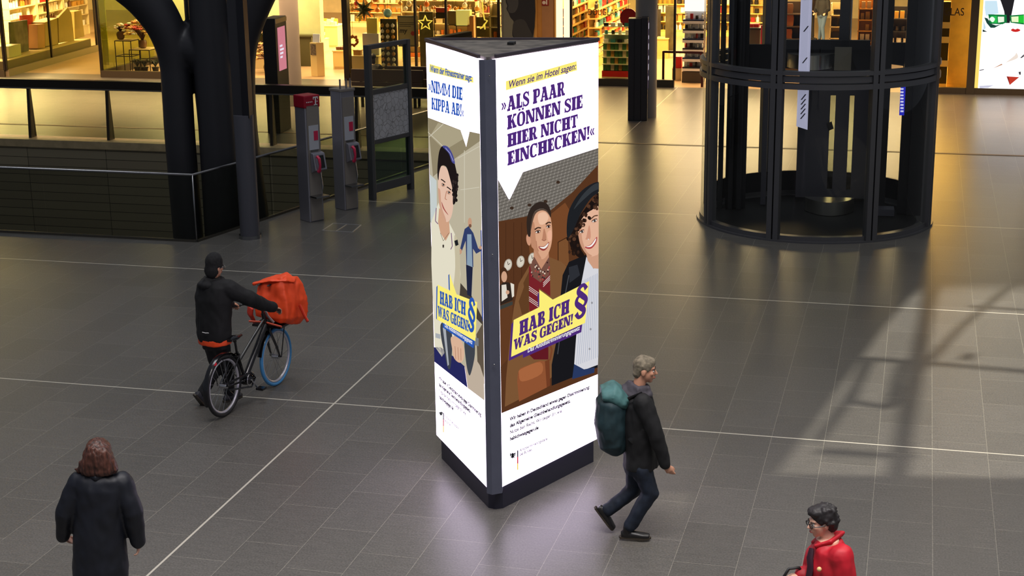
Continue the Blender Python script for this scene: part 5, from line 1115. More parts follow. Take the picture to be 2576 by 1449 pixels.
m = MB(); m.box((a+0.35, YD+0.25, 0.621), (p1.x+0.05, YD+0.55, p0.z-0.002)); m.build('riser', WHT, label='white riser block under the yellow paper bag', cat='block')
x0, x1 = X(958, YD, 120), X(997, YD, 120); t = thing('bauble_rack', 'dark upright rack of round baubles in the star window', 'rack', (x0, YD, 0))
zt = Z(48, 975, YD); m = MB(); m.box((x0, YD+0.06, 0), (x1, YD+0.10, zt)); m.build('board', M('rack_olive', (98, 92, 62), 0.5), t)
for x in (x0, x1-0.02): m = MB(); m.box((x, YD+0.02, 0), (x+0.02, YD+0.12, zt)); m.build('post', WIRE, t)
nr = 9
for i in range(nr):
    for j in range(3):
        cl = ('cream', 'white', 'gold')[(i+j) % 3]; item('bauble', cl, (x0+(x1-x0)*(j+0.5)/3, YD-0.03, 0.22+(zt-0.4)*i/(nr-1)), '%s bauble on the dark rack in the star window, row %s from below' % (cl, ['one', 'two', 'three', 'four', 'five', 'six', 'seven', 'eight', 'nine'][i]), 'bauble', 'baubles on the dark rack', 0, 0.62)
# "my" notice with a kiss mark
YP = SY+0.12; p0, p1 = atY(1002, 117, YP), atY(1050, 40, YP)
t = thing('notice_board', 'beige notice board with the word my and a red kiss mark in the star window', 'sign', (p0.x, YP, p0.z)); m = MB(); m.box((p0.x, YP, p0.z), (p1.x, YP+0.03, p1.z)); m.build('frame', M('board_frame', (130, 124, 96), 0.5), t)
m = MB(); m.box((p0.x+0.03, YP-0.004, p0.z+0.05), (p1.x-0.03, YP, p1.z-0.05)); pan = m.build('panel', M('board_panel', (184, 168, 122), 0.6), t)
V, F = text_mesh('my', 0.03, 0.1); w = max(v.x for v in V); s_ = 0.24/w; ox, oz = p0.x+0.05, atY(1010, 82, YP).z
m = MB(); m.add([(ox+v.x*s_, YP-0.007, oz+v.y*s_) for v in V], F); m.build('lettering', BLK, pan)
m = MB(); cx, cz = p1.x-0.13, atY(1035, 84, YP).z
m.prism([(cx-0.09, YP-0.007, cz), (cx-0.04, YP-0.007, cz-0.06), (cx+0.04, YP-0.007, cz-0.06), (cx+0.09, YP-0.007, cz), (cx+0.04, YP-0.007, cz+0.07), (cx, YP-0.007, cz+0.05), (cx-0.04, YP-0.007, cz+0.07)], (0, 0.003, 0)); m.build('kiss_mark', M('kiss_red', (196, 50, 60), 0.5), pan)
m = MB(); m.tube([(p0.x+0.1, YP+0.015, p1.z), (p0.x+0.1, YP+0.015, 3.6)], 0.005, 5); m.build('thread', WIRE, t); m = MB(); m.tube([(p1.x-0.1, YP+0.015, p1.z), (p1.x-0.1, YP+0.015, 3.6)], 0.005, 5); m.build('thread', WIRE, t)
m = MB()
for k in range(3): m.box((p0.x+0.05, YP-0.006, p1.z-0.2-0.05*k), (p1.x-(0.10, 0.06, 0.2)[k], YP-0.004, p1.z-0.185-0.05*k))
m.build('fine_print', BLK, pan)
x0, x1 = X(1056, YD+0.3, 100), X(1090, YD+0.3, 100); m = MB(); m.box((x0, YD+0.3, 0), (x1, YD+0.36, Z(30, 1070, YD+0.3))); m.box((x0+0.04, YD+0.28, 0.1), (x1-0.04, YD+0.3, Z(34, 1070, YD+0.3))); m.build('slate_panel', M('olive_slate', (104, 98, 60), 0.6, var=0.3, scale=6), label='tall olive slate panel behind the outline star', cat='panel')
for (u0, v0, u1, v1, col, lab) in ((1096, 44, 1124, 32, (30, 26, 26), 'small black box with white print on the shelf right of the outline star'), (1096, 31, 1124, 20, (206, 60, 40), 'red cushion lying above the black box in the star window'), (1148, 64, 1182, 26, (250, 236, 130), 'glowing yellow lantern in the right part of the star window'), (1176, 106, 1191, 40, (206, 150, 100), 'narrow stack of brown parcels in the star window'), (1128, 62, 1146, 28, (150, 130, 80), 'olive parcel left of the yellow lantern')):
    a0_, b0_ = atY(u0, v0, YD+0.5), atY(u1, v1, YD+0.5); m = MB(); m.box((a0_.x, YD+0.5, a0_.z), (b0_.x, YD+0.7, b0_.z)); m.box((a0_.x+0.02, YD+0.49, a0_.z+0.03), (b0_.x-0.02, YD+0.5, b0_.z-0.03)); m.build('parcel', M('parcel_%d_%d' % (u0, v0), col, 0.5, emit=0.5 if u0 == 1148 else 0), label=lab, cat='parcel', bevel=0.0)
t = thing('parcel_rack', 'slim wire rack carrying the parcels right of the outline star', 'rack', (X(1092, YD+0.6, 60), YD+0.6, 0))
for px_ in (1092, 1126, 1147, 1194): m = MB(); x = X(px_, YD+0.72, 60); m.box((x, YD+0.71, 0), (x+0.02, YD+0.73, 1.9)); m.build('post', WIRE, t)
for u0, v0, u1 in ((1094, 44, 1126), (1146, 64, 1184), (1175, 106, 1193), (1126, 62, 1148)): z = atY(u0, v0, YD+0.5).z; m = MB(); m.box((X(u0, YD+0.6, 60), YD+0.49, z-0.018), (X(u1, YD+0.6, 60), YD+0.73, z-0.003)); m.build('shelf', WIRE, t)
t = thing('display_ladder', 'olive display ladder with panels in the right part of the star window', 'display', (X(1212, YD, 70), YD, 0))
x0, x1 = X(1194, YD, 70), X(1230, YD, 70)
for x in (x0, x1-0.03): m = MB(); m.box((x, YD+0.1, 0), (x+0.03, YD+0.14, Z(40, 1212, YD))); m.build('post', M('ladder_olive', (150, 130, 70), 0.5), t)
for z in (0.9, 1.2, 1.5): m = MB(); m.box((x0+0.03, YD+0.11, z), (x1-0.03, YD+0.13, z+0.26)); m.build('panel', M('ladder_panel', (110, 92, 40), 0.5, var=0.3, scale=8), t)
p = [atY(*q, YD-0.1) for q in ((1213, 5), (1216, 35), (1219, 50), (1226, 52), (1219, 62), (1220, 74))]; t = thing('light_figure', 'zigzag yellow light figure hanging before the olive ladder', 'light', p[0]); m = MB(); m.tube([p[0], Vector((p[0].x, p[0].y, 3.6))], 0.005, 5); m.build('thread', WIRE, t); m = MB(); m.tube(p, 0.02, 7); p = [atY(*q, YD-0.1) for q in ((1219, 60), (1214, 68), (1208, 72))]; m.tube(p, 0.02, 7); m.build('light_tube', M('glowing_yellow', (255, 226, 90), 0.4, emit=0.9), t)
shelves('narrow shelf of boxed goods at the right end of the star window', 'at the star window end', 'goods at the right end of the star window', (X(1232, YD, 60), YD, 0), XX, YY, X(1254, YD, 60)-X(1232, YD, 60), 0.3, [0.3, 0.6, 0.9, 1.2, 1.5, 1.8], ['carton', 'gift_box', 'can'], ['white', 'orange', 'cream', 'red'], per=0.11, s=1.15, seed=51)
rnd = random.Random(77); BP_ = []
for i in range(80):
    px_ = rnd.choice((rnd.uniform(880, 955), rnd.uniform(1088, 1250), rnd.uniform(880, 1250))); py_ = rnd.uniform(-8, 34 if px_ < 1100 else 48); cl = rnd.choice(('gold', 'amber', 'cream', 'orange', 'white', 'red', 'gold')); p = atY(px_, py_, YD+rnd.uniform(0.85, 1.5)); sz = rnd.uniform(0.5, 0.95)
    if any((p-q_).length < 0.2 for q_ in BP_): continue
    BP_.append(p)
    t = thing('hanging_bauble', '%s bauble hanging on a thread in the star window' % cl, 'bauble', p, 'baubles hanging in the star window'); o = item('bauble', cl, p, None, None, None, 0, sz)
    if o is None: bpy.data.objects.remove(t); continue
    o.name = 'ball'; o.parent = t; o.location = (0, 0, 0)
    m = MB(); m.tube([p+U*0.1*sz, Vector((p.x, p.y, 3.9))], 0.004, 4); m.build('thread', WIRE, t)
p = atY(888, 103, YD-0.1); t = thing('wreath', 'orange wreath hanging above the cream block in the star window', 'wreath', p); m = MB()
for i in range(40): q = i*2*math.pi/40; m.ell((p.x+0.13*math.cos(q)+rnd.uniform(-0.02, 0.02), p.y+rnd.uniform(-0.03, 0.03), p.z+0.13*math.sin(q)+rnd.uniform(-0.02, 0.02)), 0.035, None, 7, 5)
w_ = m.build('twigs', M('wreath_orange', (214, 116, 40), 0.6, var=0.4, scale=30), t); w_['kind'] = 'stuff'
m = MB(); m.tube([p+U*0.15, Vector((p.x, p.y, 3.6))], 0.004, 4); m.build('thread', WIRE, t)
# ------------------------------------------------------------------ poster on the grey pier: plain dark figure in profile
p0, p1 = atY(1268, 112, SY-0.03), atY(1341, -60, SY-0.03)
t = thing('wall_poster', 'grey poster with a dark long-haired figure on the pier left of the wooden door', 'poster', (p0.x, SY-0.03, p0.z))
m = MB(); m.box((p0.x, SY-0.04, p0.z), (p1.x, SY-0.022, p1.z)); pan = m.build('sheet', M('poster_grey', (118, 120, 108), 0.5), t)
def pp(q, k): return [atY(x, y, SY-0.04-0.002*k) for x, y in q]
m = MB(); m.poly(pp(curve_closed([(1278, -40), (1272, 0), (1276, 14), (1274, 22), (1279, 32), (1284, 44), (1292, 54), (1290, 66), (1293, 96), (1340, 96), (1340, -40)]), 1)); m.build('figure', M('poster_dark', (34, 36, 42), 0.5), pan)
m = MB(); m.poly(pp(curve_closed([(1279, -20), (1275, 2), (1279, 14), (1277, 22), (1282, 32), (1296, 30), (1304, 10), (1300, -20)]), 2)); m.build('face', M('poster_mid', (70, 72, 74), 0.5), pan)
m = MB(); m.poly(pp(curve_closed([(1290, 64), (1300, 50), (1318, 50), (1330, 70), (1338, 96), (1296, 96)]), 2)); m.build('shoulder', M('poster_mid2', (58, 60, 62), 0.5), pan)
# red pictogram sign on the wooden door
p0, p1 = atY(1363, 14, SY+0.03), atY(1380, -8, SY+0.03)
t = thing('door_sign', 'small red square sign with a white pictogram on the wooden door', 'sign', (p0.x, SY+0.03, p0.z)); m = MB(); m.box((p0.x, SY+0.025, p0.z), (p1.x, SY+0.04, p1.z)); pl = m.build('plate', M('sign_red', (150, 34, 24), 0.5), t)
m = MB(); w = p1.x-p0.x; m.box((p0.x+w*0.62, SY+0.02, p0.z+0.03), (p0.x+w*0.82, SY+0.025, p0.z+0.17)); m.ell((p0.x+w*0.32, SY+0.024, p0.z+0.08), (0.05, 0.004, 0.05), None, 12, 8); m.build('pictogram', M('sign_white', (236, 220, 200), 0.5), pl)
# ------------------------------------------------------------------ perfume shop
PK = ['bottle', 'carton', 'jar', 'bottle']; PC = ['gold', 'cream', 'amber', 'white', 'brown', 'teal', 'red', 'black']
shelves('long perfume wall shelf, left of the olive pier', 'of the perfume wall, left part', 'perfumes on the wall shelf left of the olive pier', (-10.15, 50.2, 0), (0, -1, 0), (-1, 0, 0), 3.6, 0.35, [0.35, 0.62, 0.89, 1.16, 1.43, 1.70], PK, PC, mat=SHG, per=0.13, s=1.3, seed=61, sides=False, fill=0.97)
shelves('long perfume wall shelf, right of the olive pier', 'of the perfume wall, right part', 'perfumes on the wall shelf right of the olive pier', (-9.25, 51.4, 0), (0, -1, 0), (-1, 0, 0), 5.2, 0.35, [0.35, 0.62, 0.89, 1.16, 1.43, 1.70], PK, PC, mat=SHG, per=0.15, s=1.3, seed=63, sides=False)
m = MB(); m.box((-9.95, 48.2, 0), (-9.62, 48.6, 3.6)); struct(m.build('wall_olive_pier', M('olive_pier', (126, 124, 72), 0.6)))
a, b = plinth(1440, 1492, 45.2, 0.6, 0.50, 'pale pink sales counter in the perfume window, left', mat=M('pink_cream', (226, 176, 130), 0.5))
p0 = atY(1445, 72, 45.3); item('gift_box', 'red', (a+0.3, 45.5, 0.502), 'red gift box on the pale pink counter in the perfume window', 'box', None, 0, 2.6)
# green product stand
YS = SY+0.35; x0, x1 = X(1514, YS, 150), X(1583, YS, 150)
t = thing('product_stand', 'tall product stand with red foot and green goods in the perfume window', 'stand', ((x0+x1)/2, YS, 0))
m = MB(); m.box((x0, YS, 0.2), (x1, YS+0.4, 0.36)); m.build('foot', M('stand_red', (206, 34, 24), 0.4), t)
zt = Z(84, 1540, YS); m = MB(); m.box((x0, YS+0.34, 0.36), (x1, YS+0.38, zt)); m.build('back_panel', M('stand_glass_green', (150, 176, 150), 0.4), t)
for k, z in enumerate((0.36, 0.55, 0.74, 0.93, 1.13, 1.36, 1.58)):
    m = MB(); m.box((x0, YS+0.02, z-0.02), (x1, YS+0.36, z)); m.build('shelf', M('stand_pale', (226, 226, 180), 0.4), t)
    n = 7 if k < 4 else 4; kd = 'carton' if k < 4 else ('jar' if k % 2 else 'gift_box')
    for j in range(n):
        cl = ('green', 'green', 'cream', 'green', 'gold')[(j+k) % 5] if k < 4 else ('white', 'teal', 'black', 'white')[(j+k) % 4]
        item(kd, cl, (x0+(x1-x0)*(j+0.5)/n, YS+0.15, z+0.001), '%s %s on the %s shelf of the red-footed stand' % (cl, kd.replace('_', ' '), ORD[k]), 'box' if kd != 'jar' else 'jar', 'goods on the red-footed stand', 0, 1.0 if kd != 'gift_box' else 0.8)
m = MB(); m.box((x0, YS, 0.0), (x1, YS+0.4, 0.198)); m.build('stand_base', SHW, label='pale block under the red-footed product stand', cat='block')
p = atY(1581, 45, SY+0.5); t = thing('sale_bubble', 'dark red hanging speech bubble sign beside the grey information pillar', 'sign', p); m = MB(); m.prism([p+Vector((0.24*math.cos(q), 0, 0.26*math.sin(q))) for q in [i*math.pi/10 for i in range(20)]], (0, 0.03, 0)); m.prism([p+Vector((-0.05, 0, -0.2)), p+Vector((0.12, 0, -0.2)), p+Vector((0.08, 0, -0.42))], (0, 0.03, 0)); m.build('board', M('bubble_red', (150, 20, 44), 0.4), t)
V, F = text_mesh('%', 0.02); m = MB(); m.add([(p.x-0.14+v.x*0.2, p.y-0.004, p.z-0.1+v.y*0.2) for v in V], F); 
m = MB(); m.tube([p+U*0.26, Vector((p.x, p.y, 3.5))], 0.005, 5); m.build('thread', WIRE, t)
def word(body, px0, py0, px1, py1, Y, mat, name, label, bold=0.0):
    V, F = text_mesh(body, bold); w = max(v.x for v in V); A_, B_ = atY(px0, py0, Y), atY(px1, py0, Y); T_ = atY(px0, py1, Y).z-A_.z
    m = MB(); m.add([(A_.x+v.x/w*(B_.x-A_.x), Y, A_.z+v.y*T_) for v in V], F); return m.build(name, mat, label=label, cat='lettering')
word('DOUGLAS', 1478, 38, 1552, 22, SY-0.012, BLK, 'window_lettering', 'thin black shop name letters on the perfume window left of the information pillar')
word('DOUGLAS', 2322, 38, 2425, 19, SY-0.012, M('lettering_dark', (50, 30, 8), 0.4), 'window_lettering', 'thin dark shop name letters on the yellow glass right of the lift', 0.004)
# entrance: rail barrier, display cube with red bag, white product tower
c0_, c1_ = fl(1668, 216), fl(1766, 219); t = thing('barrier_rail', 'dark red tubular barrier at the perfume shop entrance', 'barrier', c0_)
DRD = M('barrier_dark_red', (60, 12, 14), 0.4)
for c in (c0_, c1_): m = MB(); m.box((c.x-0.03, c.y-0.03, 0), (c.x+0.03, c.y+0.03, 0.95)); m.build('post', DRD, t)
m = MB(); m.bar(c0_+U*0.93, c1_+U*0.93, 0.06, 0.06); m.build('top_rail', DRD, t)
Yt = 43.25; x0, x1 = X(1716, Yt, 150), X(1769, Yt, 150); t = thing('product_tower', 'tall white product tower with dark shelves inside the perfume shop entrance', 'stand', ((x0+x1)/2, Yt, 0))
m = MB(); m.box((x0, Yt, 0), (x1, Yt+0.45, 0.30)); m.build('base', M('tower_dark', (70, 60, 50), 0.4), t)
m = MB(); m.box((x0, Yt+0.40, 0.30), (x1, Yt+0.45, 2.6)); m.build('back_panel', WHT, t)
for k in range(6):
    z = 0.34+0.26*k; m = MB(); m.box((x0, Yt+0.02, z), (x1, Yt+0.42, z+0.09)); m.build('shelf', M('tower_shelf_%d' % (k % 2), ((28, 28, 36), (30, 40, 70))[k % 2], 0.3), t)
    m = MB(); m.box((x0, Yt+0.0, z-0.02), (x1, Yt+0.02, z+0.05)); m.build('shelf_label', M('tower_label', (244, 240, 236), 0.5), t)
    for j in range(4): 
        cl = ('white', 'silver', 'red', 'white', 'black')[(j*2+k) % 5]; kd = ('carton', 'jar', 'bottle')[(j+k) % 3]
        item(kd, cl, (x0+(x1-x0)*(j+0.5)/4, Yt+0.2, z+0.092), '%s %s on the %s shelf of the white product tower' % (cl, kd, ORD[k]), 'box' if kd == 'carton' else kd, 'goods on the white product tower', 0, 0.9)
m = MB(); m.box((x0, Yt+0.3, 1.93), (x1, Yt+0.39, 2.6)); m.build('light_box', EM('tower_light', (255, 250, 240), 1.1), t)
Yc = 43.6; x0, x1 = X(1691, Yc, 180), X(1714, Yc, 180); m = MB(); m.box((x0, Yc, 0), (x1, Yc+0.35, 0.32)); m.box((x0-0.01, Yc-0.01, 0.32), (x1+0.01, Yc+0.36, 0.34)); m.build('display_cube', M('cube_grey', (196, 170, 130), 0.5), label='pale grey display cube left of the white product tower', cat='cube')
t = thing('gift_bag', 'bright red gift bag on the pale cube left of the white product tower', 'bag', ((x0+x1)/2, Yc+0.17, 0.341)); m = MB(); m.prism([(x0, Yc+0.05, 0.341), (x1, Yc+0.05, 0.341), (x1-0.01, Yc+0.05, 0.66), (x0+0.08, Yc+0.05, 0.66)], (0, 0.2, 0)); m.build('body', M('bag_red', (200, 24, 24), 0.5), t); m = MB(); m.tube([(x0+0.08, Yc+0.07, 0.65), (x0+0.1, Yc+0.07, 0.78), (x1-0.06, Yc+0.07, 0.78), (x1-0.05, Yc+0.07, 0.65)], 0.007, 6); m.build('handle', WHT, t)
# deeper: beauty counter with dark back, hanging clothes-like posters
Yb = 48.5
a, b = plinth(1650, 1680, Yb, 0.6, 0.62, 'tan beauty counter deep in the perfume shop entrance', mat=M('tan_counter', (206, 166, 100), 0.5))
m = MB(); m.box((X(1650, Yb+0.7, 40), Yb+0.7, 0.0), (X(1662, Yb+0.7, 40), Yb+0.75, 1.45)); m.build('advert_panel', M('advert_dark', (46, 40, 36), 0.5, var=0.3, scale=4), label='dark advert panel with portrait left of the tan beauty counter', cat='panel')
m = MB(); m.box((X(1674, Yb+0.2, 40), Yb+0.2, 0.15), (X(1697, Yb+0.2, 40), Yb+0.3, 1.6)); m.build('advert_panel', M('advert_olive', (74, 66, 40), 0.5, var=0.4, scale=5), label='olive and black advert panel right of the tan beauty counter', cat='panel')
shelves('yellow perfume shelf at the back of the perfume shop', 'at the back of the perfume shop', 'perfumes at the back of the perfume shop', (-9.0, 55.0, 0), XX, YY, 4.0, 0.4, [0.2, 0.5, 0.8, 1.1, 1.4], PK, ['gold', 'white', 'cream', 'red', 'black'], mat=M('shelf_yellow', (244, 208, 110), 0.5), per=0.2, s=1.5, seed=71)
# behind the lift
Yk = 44.5
x0, x1 = X(1862, Yk, 80), X(1912, Yk, 80); t = thing('till_block', 'dark grey till block in the perfume shop, seen through the left of the lift', 'counter', ((x0+x1)/2, Yk, 0)); m = MB(); m.box((x0, Yk, 0), (x1, Yk+0.7, 1.35)); m.build('body', M('till_dark', (62, 58, 54), 0.5), t); m = MB(); m.box((x0-0.03, Yk-0.03, 1.35), (x1+0.03, Yk+0.7, 1.40)); m.build('top', BLK, t)
heap(x0+0.05, x1-0.05, Yk+0.1, Yk+0.5, 1.40, ['gift_box'], ['red', 'orange'], 6, 'on the dark till block', 'boxes on the dark till block', 9, 1.4)
m = MB(); m.box((X(1914, 44.2, 70), 44.2, 0), (X(1925, 44.2, 70), 44.25, 1.5)); m.box((X(1913, 44.2, 70), 44.15, 0), (X(1926, 44.2, 70), 44.3, 0.03)); m.build('sale_sign', M('sale_pink', (196, 50, 80), 0.5), label='narrow pink upright sign beside the dark till block', cat='sign')
shelves('dark bag shelf in the perfume shop, seen through the middle of the lift', 'of the dark shelf behind the lift', 'goods on the dark shelf behind the lift', (X(1968, 45.5, 60), 45.5, 0), XX, YY, X(2018, 45.5, 60)-X(1968, 45.5, 60), 0.4, [0.3, 0.65, 1.0, 1.35, 1.7], ['pouch', 'gift_box'], ['brown', 'black', 'amber'], mat=M('shelf_brown', (70, 50, 36), 0.5), per=0.2, s=1.5, seed=81)
shelves('bright cosmetics shelf in the perfume shop, right of the two shoppers', 'of the bright cosmetics shelf', 'goods on the cosmetics shelf right of the two shoppers', (X(2088, 45.3, 60), 45.3, 0), XX, YY, X(2136, 45.3, 60)-X(2088, 45.3, 60), 0.4, [0.1, 0.42, 0.74, 1.06, 1.38, 1.7], ['carton', 'gift_box', 'jar'], ['white', 'cream', 'pink', 'gold', 'black', 'red'], per=0.17, s=1.4, seed=83)
shelves('golden cosmetics shelf behind the right half of the lift', 'of the golden shelf behind the lift', 'goods on the golden shelf behind the lift', (X(2158, 44.6, 60), 44.6, 0), XX, YY, X(2196, 44.6, 60)-X(2158, 44.6, 60), 0.35, [0.75, 1.05, 1.35, 1.65, 1.95], ['carton', 'bottle'], ['gold', 'amber', 'cream'], mat=M('shelf_orange', (240, 170, 70), 0.45), per=0.13, s=1.2, seed=85)
a, b = plinth(2228, 2276, 44.3, 0.6, 0.5, 'white block behind the right of the lift', mat=WHT)
for i, x in enumerate((a+0.2, b-0.22)): item('gift_box', 'red', (x, 44.6, 0.502), 'red gift box on the white block behind the lift, %s of two' % ('left', 'right')[i], 'box', 'red boxes on the white block', 0, 1.5)
shelves('dark cosmetics shelf at the right end behind the lift', 'of the right dark shelf behind the lift', 'goods on the dark shelf at the right end', (X(2232, 46.0, 50), 46.0, 0), XX, YY, 0.9, 0.35, [0.5, 0.85, 1.2, 1.55], ['carton', 'jar'], ['black', 'white', 'gold'], mat=SHD, per=0.18, s=1.3, seed=87)
# behind the yellow glass
x0, x1 = X(2366, 42.9, 120), X(2386, 42.9, 120); t = thing('product_tower', 'dark product tower behind the yellow glass', 'stand', (x0, 42.9, 0)); m = MB(); m.box((x0, 42.9, 0.17), (x1, 43.2, 2.3)); m.build('body', M('tower_olive', (50, 46, 20), 0.5), t)
for z in (0.62, 1.24, 1.62): m = MB(); m.box((x0-0.01, 42.87, z), (x1+0.01, 42.9, z+0.16)); m.build('shelf_box', M('tower_box', (226, 214, 190), 0.5), t)
m = MB(); m.box((x0, 42.9, 0), (x1, 43.2, 0.168)); m.build('tower_plinth', SHW, label='pale plinth under the dark tower behind the yellow glass', cat='plinth')
m = MB(); m.box((X(2388, 43.4, 100), 43.4, 0), (X(2446, 43.4, 100), 43.45, 2.6)); m.box((X(2388, 43.4, 100), 43.38, 0), (X(2446, 43.4, 100), 43.47, 0.1)); m.build('screen_wall', M('yellow_wood_grain', (240, 190, 90), 0.5, var=0.12, scale=3), label='light wood screen behind the yellow glass right of the lift', cat='screen')
# light box poster at the right edge: plain generic face with green glasses and red lips
YLB = SY-0.03; p0, p1 = atY(2460, 222, YLB), atY(2640, -40, YLB)
m = MB(); q0_ = atY(2448, 222, YLB+0.02); m.box((q0_.x, YLB+0.02, q0_.z), (p0.x, YLB+0.05, p1.z)); struct(m.build('trim_6', EM('yellow_edge_light', (255, 224, 110), 1.0)))
t = thing('light_box', 'glowing white light box poster of a face with green glasses and red lips', 'light box', (p0.x, YLB, p0.z))
m = MB(); m.box((p0.x, YLB, p0.z), (p1.x, YLB+0.04, p1.z)); pan = m.build('panel', EM('light_box_white', (255, 253, 255), 1.5), t)
def lp(q, k): return [atY(x, y, YLB-0.002*k) for x, y in q]
def art(name, items_):
    for col, q, k, sm in items_: MB().poly(lp(curve_closed(q) if sm else q, k)).build(name, EM('print_%d_%d_%d' % col, col, 1.0), pan)
art('marking', [((206, 232, 246), [(2478, 2), (2508, 2), (2512, 34), (2480, 40), (2477, 20)], 1, False), ((200, 224, 240), [(2474, 50), (2480, 70), (2474, 78)], 1, False),
             ((240, 226, 214), [(2520, 165), (2552, 140), (2556, 132), (2560, 146), (2530, 158)], 1, True), ((198, 150, 120), [(2496, 173), (2520, 160), (2522, 163)], 1, False),
             ((60, 56, 60), [(2464, 176), (2475, 174), (2475, 176), (2464, 178)], 1, False), ((70, 66, 70), [(2566, 146), (2576, 136), (2576, 142), (2570, 146)], 1, False), ((70, 66, 70), [(2562, 181), (2568, 180), (2568, 188), (2564, 188)], 1, False)])
art('marking', [((36, 34, 38), [(2512, -10), (2518, 4), (2526, 28), (2530, 58), (2540, 58), (2546, 30), (2552, 0), (2552, -10)], 2, False), ((30, 70, 60), [(2476, 44), (2482, 58), (2492, 70), (2502, 70), (2520, 60), (2506, 64), (2494, 60), (2484, 46)], 2, False), ((20, 40, 34), [(2472, 74), (2484, 80), (2472, 80)], 2, False)])
art('marking', [((20, 120, 60), [(2486, 36), (2532, 37), (2533, 56), (2522, 61), (2490, 60)], 3, False), ((40, 190, 80), [(2492, 40), (2508, 40), (2509, 58), (2494, 57)], 4, False), ((236, 250, 226), [(2510, 42), (2526, 42), (2526, 55), (2511, 57)], 4, False), ((240, 255, 240), [(2489, 48), (2496, 42), (2503, 48), (2497, 56)], 5, True),
                ((20, 120, 60), [(2540, 39), (2576, 36), (2576, 62), (2542, 57)], 3, False), ((236, 250, 200), [(2544, 42), (2562, 41), (2562, 56), (2545, 55)], 4, False), ((40, 200, 60), [(2562, 40), (2576, 38), (2576, 58), (2562, 57)], 4, False)])
art('marking', [((206, 44, 40), [(2543, 76), (2548, 72), (2554, 74), (2560, 72), (2567, 76), (2560, 80), (2550, 80)], 3, True)])
art('marking', [((196, 60, 44), [(2532, 192), (2564, 194), (2552, 204), (2540, 214)], 3, False), ((140, 40, 34), [(2532, 192), (2538, 194), (2540, 214)], 4, False), ((206, 206, 226), [(2464, 216), (2500, 214), (2486, 221), (2464, 222)], 3, False)])
# ------------------------------------------------------------------ people
SKIN = M('skin', (206, 150, 122), 0.5, var=0.06, scale=12); SKIN2 = M('skin_pale', (222, 172, 148), 0.5, var=0.05, scale=12)
EYEW = M('eye_white', (230, 226, 220), 0.3); EYED = M('eye_dark', (40, 30, 26), 0.2); LIP = M('lips', (160, 84, 76), 0.5); BROWM = M('eyebrow', (50, 40, 36), 0.7)
def head_prims(m, c, f, u, r, s=1.0):
    """skull, face, jaw, nose and ears around the head centre c; f = facing, u = up, r = own right"""
    Rm = Matrix((r, f, u)).transposed(); P = lambda x, y, z: c+(r*x+f*y+u*z)*s
    m.ell(P(0, -0.012, 0.03), (0.076*s, 0.094*s, 0.096*s), Rm, 18, 14); m.ell(P(0, 0.022, -0.035), (0.062*s, 0.070*s, 0.080*s), Rm, 16, 12)
    m.ell(P(0, 0.060, -0.092), (0.030*s, 0.026*s, 0.024*s), Rm, 10, 8); m.ell(P(0, 0.070, 0.030), (0.052*s, 0.022*s, 0.016*s), Rm, 10, 8)
    for k in (-1, 1): m.ell(P(0.036*k, 0.066, -0.018), (0.024*s, 0.022*s, 0.024*s), Rm, 10, 8); m.ell(P(0.078*k, -0.008, -0.012), (0.012*s, 0.022*s, 0.034*s), Rm, 8, 8)
    m.tube([P(0, 0.086, 0.018), P(0, 0.106, -0.016), P(0, 0.112, -0.030)], [0.010*s, 0.014*s, 0.017*s], 8); m.ell(P(0, 0.090, -0.060), (0.024*s, 0.012*s, 0.012*s), Rm, 8, 6)
def face_parts(parent, c, f, u, r, s=1.0, brow=BROWM):
    Rm = Matrix((r, f, u)).transposed(); P = lambda x, y, z: c+(r*x+f*y+u*z)*s
    for k in (-1, 1):
        m = MB(); m.ell(P(0.032*k, 0.080, 0.006), (0.013*s, 0.010*s, 0.009*s), Rm, 10, 8); e = m.build('eye', EYEW, parent, smooth=True)
        m = MB(); m.ell(P(0.032*k, 0.088, 0.006), (0.006*s, 0.004*s, 0.006*s), Rm, 8, 6); m.build('iris', EYED, e, smooth=True)
        m = MB(); m.tube([P(0.014*k, 0.092, 0.024), P(0.034*k, 0.091, 0.031), P(0.054*k, 0.078, 0.025)], 0.005*s, 6); m.build('eyebrow', brow, parent, smooth=True)
    m = MB(); m.ell(P(0, 0.098, -0.060), (0.024*s, 0.008*s, 0.008*s), Rm, 10, 6); m.build('mouth', LIP, parent, smooth=True)
def hand_prims(m, w, d, back, side, s=1.0, curl=0.5):
    """w wrist, d direction of the hand, back = back-of-hand normal, side = thumb side"""
    d, back, side = d.normalized(), back.normalized(), side.normalized()
    P = lambda a, b, c: w+(d*a+side*b+back*c)*s
    m.tube([P(-0.02, 0, 0), P(0.03, 0, 0), P(0.085, 0.002, 0)], [(0.024*s, 0.020*s), (0.036*s, 0.016*s), (0.040*s, 0.014*s)], 12, side=side)
    for i, (o, l) in enumerate(((0.030, 0.075), (0.010, 0.085), (-0.011, 0.078), (-0.031, 0.060))):
        k = curl*(1+0.12*i); a, b, c_ = P(0.075, o, 0), P(0.085+l*0.45, o*1.12, -l*0.22*k), P(0.085+l*(0.85-0.35*k), o*1.15, -l*(0.75*k))
        m.tube([a, b, c_, c_+(c_-b)*0.25], [0.0105*s, 0.0095*s, 0.0085*s, 0.006*s], 8)
    m.tube([P(0.015, 0.022, 0), P(0.045, 0.055, -0.012), P(0.075, 0.060, -0.03), P(0.085, 0.058, -0.038)], [0.014*s, 0.012*s, 0.010*s, 0.007*s], 8)
def limb(m, pts, rad, seg=14):
    m.tube(pts, rad, seg)
    for p, r in zip(pts, rad): m.ell(p, (r if not isinstance(r, tuple) else min(r))*0.99, None, 12, 8)
